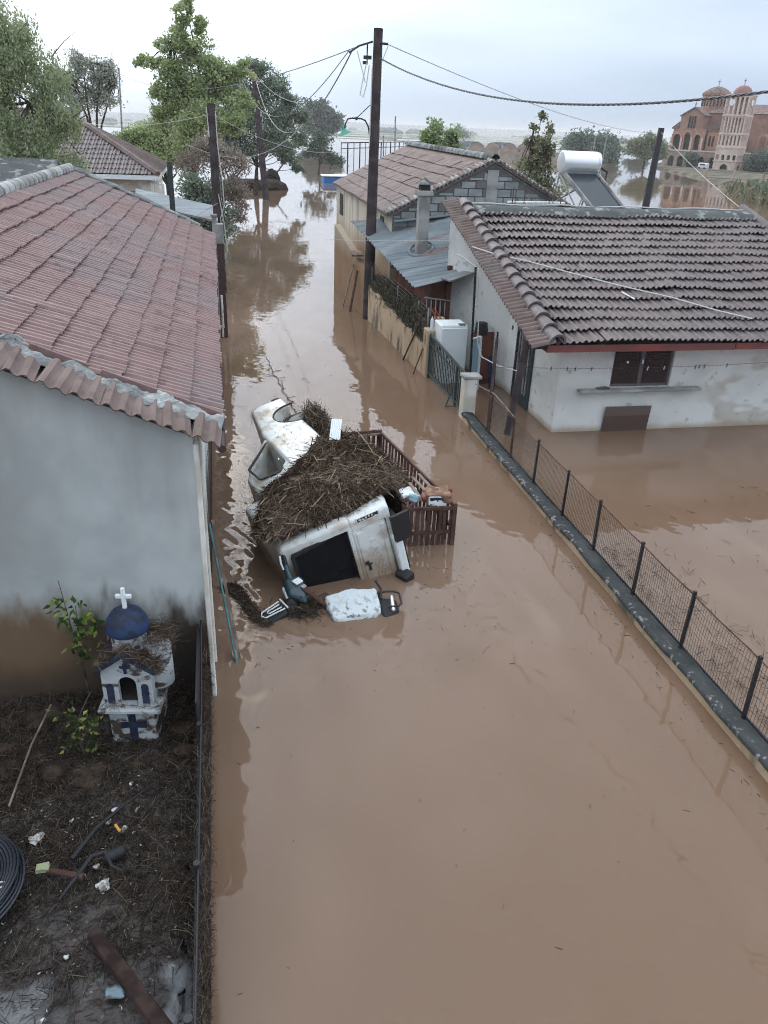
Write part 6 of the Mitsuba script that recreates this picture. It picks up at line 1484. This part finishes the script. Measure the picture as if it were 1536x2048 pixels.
# ---- yard fence, choked with reeds
yf = thing('yard_fence', 'black iron yard fence choked with reeds along the left edge of the water', 'fence')
FX_ = -0.345
put('rail', tube([(FX_, 6.3, 0.92), (FX_ + 0.005, 5.2, 0.72), (FX_, 4.0, 0.66), (FX_ - 0.005, 2.0, 0.66)], 0.008, 8), 'iron_black', yf, smooth=60)
put('rail', tube([(FX_ - 0.03, 6.2, 0.55), (FX_ - 0.03, 4.0, 0.42), (FX_ - 0.03, 2.0, 0.42)], 0.012, 6), 'iron_black', yf)
for y, zt in ((6.25, 1.0), (4.9, 0.72), (3.6, 0.70), (2.42, 1.02)):
    put('post', tube([(FX_ - 0.01, y, -0.4), (FX_ - 0.01, y, zt)], 0.024, 8), 'iron_black', yf)
a_ = np.linspace(0, 2 * np.pi, 14)
put('ring', tube(np.stack([FX_ + 0.03 + 0.028 * np.cos(a_), 0 * a_ + 6.2, 1.0 + 0.04 * np.sin(a_)], 1), 0.008, 6), 'iron_black', yf)
put('kerb', b2((FX_ - 0.05, 1.0, -1.0), (FX_ + 0.04, 6.05, 0.10)), 'heap', yf)
put('panel', b2((FX_ - 0.035, 5.0, 0.17), (FX_ - 0.02, 6.2, 0.85)), 'iron_black', yf)
w_ = []
for k in range(9):
    w_.append(tube([(FX_, 5.0, 0.22 + 0.05 * k), (FX_, 2.0, 0.22 + 0.05 * k)], 0.0025, 3, False))
for y in np.arange(2.0, 5.0, 0.05):
    w_.append(tube([(FX_, y, 0.17), (FX_, y, 0.66)], 0.0025, 3, False))
put('mesh_panel', cat(*w_), 'iron_black', yf, kind='stuff', label='woven wire between the fence posts')
n = 4200
Yf = ry.uniform(2.3, 6.1, n); Zf = 0.05 + 0.58 * ry.random(n) ** 1.2
Pf = np.column_stack([FX_ + 0.02 * ry.normal(size=n) + 0.01, Yf, Zf])
m_, c_ = sticks(Pf, np.column_stack([0.35 * ry.normal(size=n), ry.normal(size=n), 0.6 * ry.normal(size=n)]), 0.05 + 0.11 * ry.random(n), np.full(n, 0.0022), straw_colours(n, ry, 0.45))
put('caught_reeds', m_, 'stick', yf, color=c_, kind='stuff', label='reeds caught in the fence')
# ---- coil of black pipe
cp = thing('black_pipe_coil', 'coil of black irrigation pipe tied with white cord at the left edge', 'pipe coil')
for k in range(13):
    a_ = np.linspace(0, 2 * np.pi, 60)
    r_ = 0.22 + 0.0205 * k
    put('turn', tube(np.stack([-2.02 + r_ * 1.02 * np.cos(a_), 3.98 + r_ * np.sin(a_), 0.27 + 0.012 * np.sin(3 * a_ + k) + 0.05 * np.cos(a_)], 1), 0.0115, 7), 'black_pipe', cp, smooth=60)
for k in range(10):
    a_ = np.linspace(0, 2 * np.pi, 60); r_ = 0.26 + 0.0205 * k
    put('turn', tube(np.stack([-2.03 + r_ * np.cos(a_), 4.02 + r_ * np.sin(a_), 0.305 + 0.012 * np.sin(2 * a_ + k) + 0.05 * np.cos(a_)], 1), 0.0115, 7), 'black_pipe', cp, smooth=60)
a_ = np.linspace(0, 2 * np.pi, 20)
put('cord', cat(tube(np.stack([-1.665 + 0.028 * np.cos(a_), 3.93 + 0.022 * np.sin(a_), 0 * a_ + 0.352], 1), 0.0055, 5), tube(np.stack([-1.655 + 0.024 * np.cos(a_), 3.875 + 0.036 * np.sin(a_), 0 * a_ + 0.352], 1), 0.0055, 5)), 'wire_light', cp, smooth=60)
bm = thing('dark_beam', 'dark square timber beam lying slanted across the muddy yard at the bottom', 'beam')
fill(bm, beam((-1.03, 3.52, 0.26), (-0.40, 2.55, 0.42), 0.085, 0.075, 0.006), 'beam_dark')
rr2 = thing('bamboo_cane', 'long pale cane leaning in the mud left of the shrine', 'cane')
fill(rr2, tube([(-1.66, 5.75, 0.36), (-1.74, 5.3, 0.33), (-1.80, 4.72, 0.26)], 0.009, 7), 'wood_pale', smooth=60)
br1 = thing('dark_branch', 'long dark branch lying from the middle of the yard toward the fence', 'branch')
fill(br1, tube([(-1.26, 4.15, 0.25), (-1.12, 4.38, 0.28), (-0.95, 4.55, 0.29), (-0.72, 4.78, 0.27)], np.array([0.022, 0.017, 0.012, 0.006]), 7), 'rubber', smooth=60)
br2 = thing('forked_root', 'dark knotted root curling in the middle of the yard', 'root')
put('stem', tube([(-1.30, 3.83, 0.24), (-1.20, 3.98, 0.27), (-1.12, 4.12, 0.29), (-1.03, 4.15, 0.28), (-0.98, 4.05, 0.25), (-0.9, 4.0, 0.24)], np.array([0.01, 0.018, 0.02, 0.02, 0.014, 0.008]), 7), 'rubber', br2, smooth=60)
put('knot', sphere_hull([(-1.0, 4.13, 0.25), (-0.93, 4.16, 0.25)], 0.045, 2), 'rubber', br2, smooth=True)
pc = thing('short_brown_pipe', 'short brown pipe with pale green cloth at its end in the yard mud', 'pipe')
put('pipe', tube([(-1.42, 4.07, 0.27), (-1.16, 3.98, 0.26)], 0.022, 10), 'slat_wood', pc, smooth=50)
put('cloth', crumple(from_m(to_m(box((-1.44, 4.08, 0.285), (0.09, 0.06, 0.03))).refine_to_length(0.012)), 0.03, 4, 20), 'pale_green', pc, smooth=40)
blt = thing('blue_film_scrap', 'pale blue plastic film pressed into the mud next to the dark beam', 'plastic')
fill(blt, crumple(from_m(to_m(box((-0.86, 3.14, 0.235), (0.11, 0.09, 0.012))).refine_to_length(0.012)), 0.05, 6, 16), 'film_blue', smooth=40)
scr = thing('yellow_strip', 'orange yellow plastic strip lying in the litter of the yard', 'plastic')
fill(scr, beam((-0.99, 4.40, 0.27), (-0.95, 4.33, 0.27), 0.018, 0.01), 'yellow_plastic')
sp = [(-1.56, 4.42, 0.05, 'largest white paper scrap beside the pipe coil'), (-1.03, 3.94, 0.045, 'crumpled white scrap between the root and the beam'), (-1.02, 4.62, 0.022, 'small white scrap above the dark branch'), (-0.86, 4.58, 0.018, 'small white scrap right of the dark branch'),
      (-1.06, 4.52, 0.024, 'white scrap pair just above the dark branch'), (-0.94, 4.42, 0.026, 'white scrap next to the orange strip'), (-1.10, 4.12, 0.02, 'small white scrap on the knotted root'), (-1.20, 3.45, 0.02, 'white scrap in the mud left of the beam'),
      (-1.28, 3.05, 0.022, 'white scrap in the grey silt at the bottom left'), (-0.92, 4.86, 0.018, 'small white scrap under the shrine front'), (-1.58, 3.25, 0.018, 'tiny white scrap at the lower left edge'), (-1.34, 4.58, 0.018, 'dull scrap above the short brown pipe')]
for x, y, s_, lab in sp:
    q = thing('paper_scrap', lab, 'paper scrap')
    fill(q, crumple(from_m(to_m(sphere_hull([(x - s_ * 0.6, y, 0), (x + s_ * 0.5, y + s_ * 0.6, 0), (x, y - s_ * 0.7, 0)], s_ * 0.45, 1)).refine_to_length(0.01).translate([0, 0, float(mud_z(x, y)) + 0.03])), s_ * 1.5, 3, 26), 'scrap', smooth=40)
n = 260
Ps = np.column_stack([ry.uniform(-1.7, -0.5, n), ry.uniform(3.0, 5.0, n), np.zeros(n)]); Ps[:, 2] = [mud_z(a, b) + 0.03 for a, b in Ps[:, :2]]
m_, c_ = sticks(Ps, ry.normal(size=(n, 3)) * [1, 1, 0.2], 0.008 + 0.022 * ry.random(n), 0.002 + 0.004 * ry.random(n), np.where(ry.random((n, 1)) < 0.4, [[0.36, 0.36, 0.34]], [[0.16, 0.12, 0.09]]) * (0.5 + 0.6 * ry.random((n, 1))))
put('yard_crumbs', m_, 'stick', color=c_, kind='stuff', label='tiny pale crumbs of litter in the yard')
# ---- weeds by the shrine
def weed(label, base, h, nleaf, size, pal, seed, lean=0.0, clusters=None):
    rg_ = np.random.default_rng(seed)
    k = thing('leafy_weed', label, 'plant')
    base = np.asarray(base, float)
    st_ = []; att = []
    for s in range(3):
        tip = base + np.array([lean + 0.10 * rg_.normal(), 0.06 * rg_.normal(), h * (1.0 - 0.22 * s)])
        mid = (base + tip) / 2 + rg_.normal(size=3) * 0.03
        st_.append(tube([base, mid, tip], np.array([0.008, 0.006, 0.003]), 5)); att += [base * (1 - t) + tip * t for t in np.linspace(0.25, 1, 9)]
    put('stem', cat(*st_), 'bark', k, smooth=60)
    vs, fs, cs = [], [], []
    pal = np.array(pal)
    for i in range(nleaf):
        p = att[rg_.integers(len(att))] if clusters is None else base + np.array(clusters[rg_.integers(len(clusters))]) + rg_.normal(size=3) * [0.05, 0.03, 0.07]
        d = unit(rg_.normal(size=3) + [0, -0.5, 0.3]); b = unit(np.cross(d, rg_.normal(size=3))); L = size * (0.6 + 0.7 * rg_.random())
        nn = np.cross(d, b)
        q = p + d * 0.02
        pts_ = [q, q + d * L * 0.4 + b * L * 0.30 + nn * 0.01, q + d * L, q + d * L * 0.4 - b * L * 0.30 + nn * 0.01, q + d * L * 0.45 - nn * 0.006]
        at = 5 * i
        vs += pts_; fs += [[at, at + 1, at + 4], [at + 1, at + 2, at + 4], [at + 2, at + 3, at + 4], [at + 3, at, at + 4]]
        c = pal[rg_.integers(len(pal))] * (0.7 + 0.6 * rg_.random()); cs += [c] * 5
    put('leaf', (np.array(vs), np.array(fs)), 'leaf', k, color=np.array(cs), kind='stuff', label='leaves of the weed')
weed('tall weed with yellow green leaves against the gable wall left of the shrine', (-1.36, 5.9, 0.3), 1.28, 120, 0.08, [(0.10, 0.17, 0.04), (0.30, 0.36, 0.10), (0.05, 0.09, 0.03)], 5, 0.0, [(-0.12, -0.02, 0.98), (-0.04, -0.04, 0.85), (0.06, -0.02, 0.75), (-0.02, 0, 0.62), (0.04, -0.02, 0.9), (0.02, 0, 0.42)])
weed('small speckled yellow green weed at the left foot of the shrine', (-1.34, 5.28, 0.2), 0.55, 130, 0.05, [(0.09, 0.13, 0.04), (0.34, 0.36, 0.12), (0.04, 0.07, 0.03)], 6, 0.0, [(-0.06, -0.02, 0.42), (0.04, -0.02, 0.36), (-0.02, 0, 0.25), (0.06, 0, 0.15), (-0.08, 0, 0.1), (0.10, -0.02, 0.30)])

# ---- flotsam on the water
n = 900
spot = ry.integers(0, 4, n)
X_ = np.where(spot == 0, ry.normal(0.2, 0.25, n), np.where(spot == 1, 4.36 - np.abs(ry.normal(0, 0.10, n)), np.where(spot == 2, ry.normal(2.2, 0.9, n), ry.uniform(-0.2, 4.3, n))))
Y_ = np.where(spot == 0, ry.uniform(6.3, 12, n), np.where(spot == 1, ry.uniform(3, 13, n), np.where(spot == 2, ry.normal(7.6, 0.9, n), ry.uniform(3.0, 24, n))))
ok_ = (X_ > -0.24) & (X_ < 4.4)
X_, Y_ = X_[ok_], Y_[ok_]; n = len(X_)
m_, c_ = sticks(np.column_stack([X_, Y_, np.full(n, 0.003)]), np.column_stack([ry.normal(size=n), ry.normal(size=n) * 1.5, 0.05 * ry.normal(size=n)]), 0.015 + 0.06 * ry.random(n) ** 3, 0.0018 + 0.002 * ry.random(n), straw_colours(n, ry, 0.9))
put('flotsam', m_, 'stick', color=c_, kind='stuff', label='scattered bits of straw floating on the street water')

# ================================================================== BRICK CHURCH on the right horizon
chh = thing('brick_church', 'red brick domed church on the right horizon, mirrored in the flood', 'church')
CE, CD, CO = np.array([0.6, -0.8, 0.0]), np.array([0.8, 0.6, 0.0]), np.array([94.0, 163.9, 0.0])
def cw(s, d, z):
    return CO + CE * s + CD * d + np.array([0, 0, z])
def cbox(s0, s1, d0, d1, z0, z1):
    v, f = b2((s0, d0, z0), (s1, d1, z1))
    return np.array([cw(*p) for p in v]), f[:, ::-1]
def cprism(poly, d0, depth):
    return prism(poly, depth, cw(0, d0, 0), CE, (0, 0, 1), CD)
def arch(s, z0, w, h, n=8):
    t = np.linspace(0, np.pi, n)
    return sg.Polygon([(s - w / 2, z0), (s + w / 2, z0)] + [(s + w / 2 * np.cos(a), z0 + h - w / 2 + w / 2 * np.sin(a)) for a in t])
def opening(holder, s, z0, w, h, d, bs='opening_dark', nm='window'):
    put(nm, cprism(arch(s, z0, w, h), d - 0.06, 0.12), bs, holder)
def wall_with(holder, nm, poly, holes, d0, depth, bs):
    P_ = sg.Polygon(poly) if not hasattr(poly, 'exterior') else poly
    for h_ in holes: P_ = P_.difference(h_)
    gs = getattr(P_, 'geoms', [P_])
    put(nm, cat(*[cprism(g_, d0, depth) for g_ in gs]), bs, holder)
# podium with arches
ars = [arch(s, -0.5, 1.3, 2.9) for s in (0.9, 2.9, 5.0, 7.3, 9.6)]
wall_with(chh, 'podium', [(-0.9, -1), (30, -1), (30, 3.3), (-0.9, 3.3)], ars, 0.0, 0.5, 'stone_tan')
put('podium_core', cbox(-0.8, 30, 0.7, 22, -1, 3.25), 'opening_dark', chh)
put('podium_end', cbox(-0.9, -0.78, 0.52, 22, -1, 3.3), 'stone_tan', chh)
put('terrace_edge', cbox(-1.1, 30, -0.15, 0.9, 3.3, 3.55), 'stone_pink', chh)
# chapel with arcade
wall_with(chh, 'porch_wall', [(-0.3, 3.5), (6.6, 3.5), (6.6, 6.6), (6.1, 7.0), (5.3, 6.6), (4.3, 7.6), (3.1, 7.0), (2.0, 7.5), (0.9, 6.8), (0.2, 7.0), (-0.3, 6.4)], [arch(0.9, 3.5, 1.5, 3.0), arch(3.1, 3.5, 1.3, 3.4), arch(5.2, 3.5, 1.2, 3.0)], 1.2, 0.5, 'brick_red')
put('porch_trim', cat(*[cprism(arch(s, 3.55, w + 0.5, h_ + 0.3).difference(arch(s, 3.5, w, h_)), 1.1, 0.1) for s, w, h_ in ((0.9, 1.5, 3.0), (3.1, 1.3, 3.4), (5.2, 1.2, 3.0))]), 'brick_orange', chh)
for s in (-0.2, 2.0, 4.2, 6.4):
    put('column', cbox(s - 0.14, s + 0.14, 0.75, 1.0, 3.5, 5.9), 'stone_pink', chh)
put('porch_core', cbox(-0.2, 6.6, 2.0, 8, 3.4, 6.6), 'opening_dark', chh)
put('side_roof', cat(cprism([(-0.8, 7.7), (0.6, 8.8), (0.6, 7.4), (-0.8, 7.4)], 1.8, 6), cprism([(5.4, 7.5), (9, 9.6), (9, 7.3), (5.4, 7.2)], 2.6, 8)), 'roof_church', chh)
put('side_wall', cbox(-0.4, 6.5, 1.9, 9, 6.4, 7.6), 'brick_red', chh)
# transept gable
put('transept', cprism([(0.6, 6.4), (5.4, 6.4), (5.4, 10.0), (3.2, 11.3), (0.6, 9.8)], 2.2, 10), 'brick_red', chh)
put('transept_roof', cat(cprism([(0.35, 9.95), (3.2, 11.6), (3.2, 11.35), (0.45, 9.72)], 1.95, 10.4), cprism([(3.2, 11.6), (5.75, 10.05), (5.65, 9.85), (3.2, 11.35)], 1.95, 10.4)), 'roof_church', chh)
for s in (2.55, 3.1, 3.65):
    opening(chh, s, 7.6, 0.42, 2.3, 2.2)
put('cross', cat(cbox(3.1, 3.22, 2.2, 2.3, 11.5, 12.4), cbox(2.9, 3.42, 2.2, 2.3, 12.0, 12.12)), 'roof_church', chh)
put('nave', cprism([(5.4, 3.4), (30, 3.4), (30, 10.6), (5.4, 10.6)], 5.5, 9), 'brick_red', chh)
put('nave_roof', (np.array([cw(5.0, 5.2, 10.6), cw(30, 5.2, 10.6), cw(30, 10, 12.4), cw(5.0, 10, 12.4)]), np.array([[0, 1, 2], [0, 2, 3]])), 'roof_church', chh)
put('bay', cat(cbox(6.7, 10.5, 2.4, 6, 3.4, 7.2)), 'brick_orange', chh)
put('bay_roof', cprism([(6.4, 7.2), (10.8, 7.2), (9.5, 8.6), (7.6, 8.6)], 2.2, 3.4), 'roof_church', chh)
for s in (7.4, 8.1):
    opening(chh, s, 4.4, 0.4, 1.9, 2.4)
for s in (19, 21, 23, 26):
    opening(chh, s, 4.0, 0.9, 3.2, 5.5)
    opening(chh, s + 0.2, 8.0, 0.6, 1.8, 5.5)
put('arcade_wall', cat(*[cprism(arch(s, 3.5, 1.9, 3.6).difference(arch(s, 3.4, 1.4, 3.2)), 3.6, 0.5) for s in (17.5, 19.6, 21.7, 23.8, 25.9)]), 'brick_orange', chh)
# drum and dome
dc = cw(4.3, 9.5, 0)
put('drum', lathe([(2.75, 10.5), (2.75, 13.9), (2.95, 13.95), (2.95, 14.2), (0, 14.2)], dc, 12), 'brick_red', chh)
for a in range(12):
    th = (a + 0.5) * np.pi / 6
    for o_ in (-0.35, 0.35):
        p = dc + np.array([np.cos(th), np.sin(th), 0]) * 2.68 + np.array([-np.sin(th), np.cos(th), 0]) * o_
        put('drum_window', box(p + np.array([0, 0, 12.6]), (0.3, 0.14, 1.3), frame((np.cos(th), np.sin(th), 0))), 'opening_dark', chh)
put('dome', lathe([(3.0, 14.2), (2.5, 14.7), (1.7, 15.2), (0.8, 15.55), (0, 15.7)], dc, 24), 'roof_church', chh, smooth=40)
put('dome_cross', cat(tube([dc + [0, 0, 15.6], dc + [0, 0, 16.9]], 0.07, 5), tube([dc + CE * -0.35 + [0, 0, 16.5], dc + CE * 0.35 + [0, 0, 16.5]], 0.06, 5)), 'roof_church', chh)

bt = thing('bell_tower', 'pale arcaded bell tower with red cap beside the brick church', 'tower')
TS0, TS1, TD0, TD1 = 11.3, 15.7, -3.6, 0.4
def storey(z0, z1, nwin, w, h, zsill, nm):
    ww = TS1 - TS0
    hs = [arch(TS0 + ww * (k + 0.5) / nwin, zsill, w, h) for k in range(nwin)]
    for d0 in (TD0, TD1 - 0.3):
        wall_with(bt, nm, [(TS0, z0), (TS1, z0), (TS1, z1), (TS0, z1)], hs, d0, 0.3, 'stone_pink')
    # side walls with the same openings
    for s0 in (TS0, TS1 - 0.3):
        Pq = sg.Polygon([(TD0 + 0.3, z0), (TD1 - 0.3, z0), (TD1 - 0.3, z1), (TD0 + 0.3, z1)])
        for k in range(nwin):
            Pq = Pq.difference(arch(TD0 + 0.3 + (TD1 - TD0 - 0.6) * (k + 0.5) / nwin, zsill, w * 0.85, h))
        put(nm, cat(*[prism(g_, 0.3, cw(s0, 0, 0), CD, (0, 0, 1), CE) for g_ in getattr(Pq, 'geoms', [Pq])]), 'stone_pink', bt)
storey(-0.5, 1.9, 1, 1.5, 2.0, -0.6, 'base_storey')
storey(1.9, 4.3, 4, 0.62, 0.95, 2.1, 'window_storey')
storey(4.3, 6.7, 6, 0.34, 1.7, 4.75, 'arcade_storey')
storey(6.7, 9.9, 7, 0.40, 2.7, 6.95, 'arcade_storey')
storey(9.9, 13.5, 5, 0.52, 3.0, 10.15, 'belfry_storey')
put('cornice', cat(*[cbox(TS0 - 0.12, TS1 + 0.12, TD0 - 0.12, TD1 + 0.12, z - 0.08, z + 0.1) for z in (1.9, 4.3, 6.7, 9.9, 13.5)]), 'stone_pink', bt)
put('clock', cprism(sg.Point(TS0 + 1.3, 12.2).buffer(0.55), TD0 - 0.1, 0.08), 'white_plain', bt)
put('clock', prism(sg.Point((TD0 + TD1) / 2, 12.2).buffer(0.55), 0.08, cw(TS1 + 0.02, 0, 0), CD, (0, 0, 1), CE), 'white_plain', bt)
put('core', cbox(TS0 + 1.7, TS1 - 1.7, TD0 + 1.5, TD1 - 1.5, 0, 13.4), 'stone_tan', bt)
tc_ = cw((TS0 + TS1) / 2, (TD0 + TD1) / 2, 0)
put('cap', lathe([(1.75, 13.6), (1.7, 14.1), (1.35, 14.65), (0.8, 15.05), (0, 15.2)], tc_, 20), 'dome_red', bt, smooth=40)
put('cross', cat(tube([tc_ + [0, 0, 15.2], tc_ + [0, 0, 16.4]], 0.06, 5), tube([tc_ + CE * -0.3 + [0, 0, 16.0], tc_ + CE * 0.3 + [0, 0, 16.0]], 0.05, 5)), 'roof_church', bt)
vn = thing('white_van', 'small white van parked at the foot of the bell tower', 'van')
vb = sphere_hull([cw(s, d, z) for s in (9.6, 11.0) for d in (-6.2, -5.2) for z in (0.6, 1.2)], 0.22)
put('body', vb, 'white_plain', vn, smooth=40)
put('window', cbox(9.8, 10.8, -6.46, -6.41, 1.0, 1.3), 'pane_dark', vn)
for s in (9.75, 10.85):
    put('wheel', tube([cw(s, -6.5, 0.42), cw(s, -6.3, 0.42)], 0.25, 12), 'rubber', vn)
# drowned gardens at the right edge
make_tree('church_tree', 'hazy green tree at the right edge beside the bell tower', 'tree', cw(21, -6, 0), [cw(21, -6, 3)], [(*cw(20.5, -6, 2.4), 2.2, 2, 1.6), (*cw(23.5, -7, 2.6), 2.4, 2, 1.8)], 2600, 0.4, GD, 71, 0.15, spread=0.3, limb_r=0.06)
make_tree('palm_bush', 'dark bush in front of the church arcade', 'bush', cw(6.0, -1.6, 0), [cw(6.0, -1.6, 1.6)], [(*cw(6.0, -1.6, 1.9), 1.2, 1, 1.2)], 900, 0.4, GD, 72, 0.1, spread=0.35, limb_r=0.04)
gd = thing('dark_gable_shed', 'dark shed with pale gable edge right of the bell tower', 'shed')
put('wall', cprism([(17.5, 0), (21, 0), (21, 1.2), (18.2, 3.3), (17.5, 2.6)], -4, 3), 'opening_dark', gd)
put('roof_edge', cprism([(18.2, 3.5), (21.4, 1.3), (21.2, 1.1), (18.1, 3.3)], -4.2, 0.2), 'white_plain', gd)
gs_ = thing('green_shelter', 'green sheet shelter in the flooded gardens at the right edge', 'shelter')
put('sheet', slab([(58.5, 83.5, 0.45), (63.5, 78.5, 0.4), (65, 80, 1.0), (60, 85, 1.1)], 0.1), 'sheet_green', gs_)
put('post', cat(*[tube([(x, y, -0.5), (x, y, z)], 0.06, 5) for x, y, z in ((58.7, 83.4, 0.38), (63.4, 78.7, 0.33), (60, 84.7, 1.0), (64.8, 80, 0.92))]), 'pole_dark', gs_)
gw = thing('garden_fence', 'pale posts of a drowned garden fence at the right edge', 'fence')
for k in range(7):
    p = np.array([66.0, 104, 0]) + np.array([2.0, -3.4, 0]) * k
    put('post', b2(p + [-0.09, -0.09, -0.6], p + [0.09, 0.09, 1.9]), 'stone_tan', gw)
put('wire', cat(*[tube([(66, 104, z), (78, 83.6, z)], 0.03, 4) for z in (0.8, 1.7)]), 'wire_dark', gw)
rgk = np.random.default_rng(77)
n = 1300
t = rgk.random(n)
Pk = np.array([62, 90, 0]) + np.outer(t, [-15, -27, 0]) + np.column_stack([14 * rgk.random(n), 5 * rgk.random(n), 0.25 + 0.5 * rgk.random(n)])
m_, c_ = sticks(Pk, rgk.normal(size=(n, 3)) * [0.5, 0.5, 1.5], 0.8 + 0.8 * rgk.random(n), np.full(n, 0.07), np.where(rgk.random((n, 1)) < 0.5, [[0.10, 0.12, 0.06]], [[0.17, 0.14, 0.09]]) * (0.6 + 0.8 * rgk.random((n, 1))))
put('bank_weeds', m_, 'stick', color=c_, kind='stuff', label='rough weeds on the bank at the right edge')
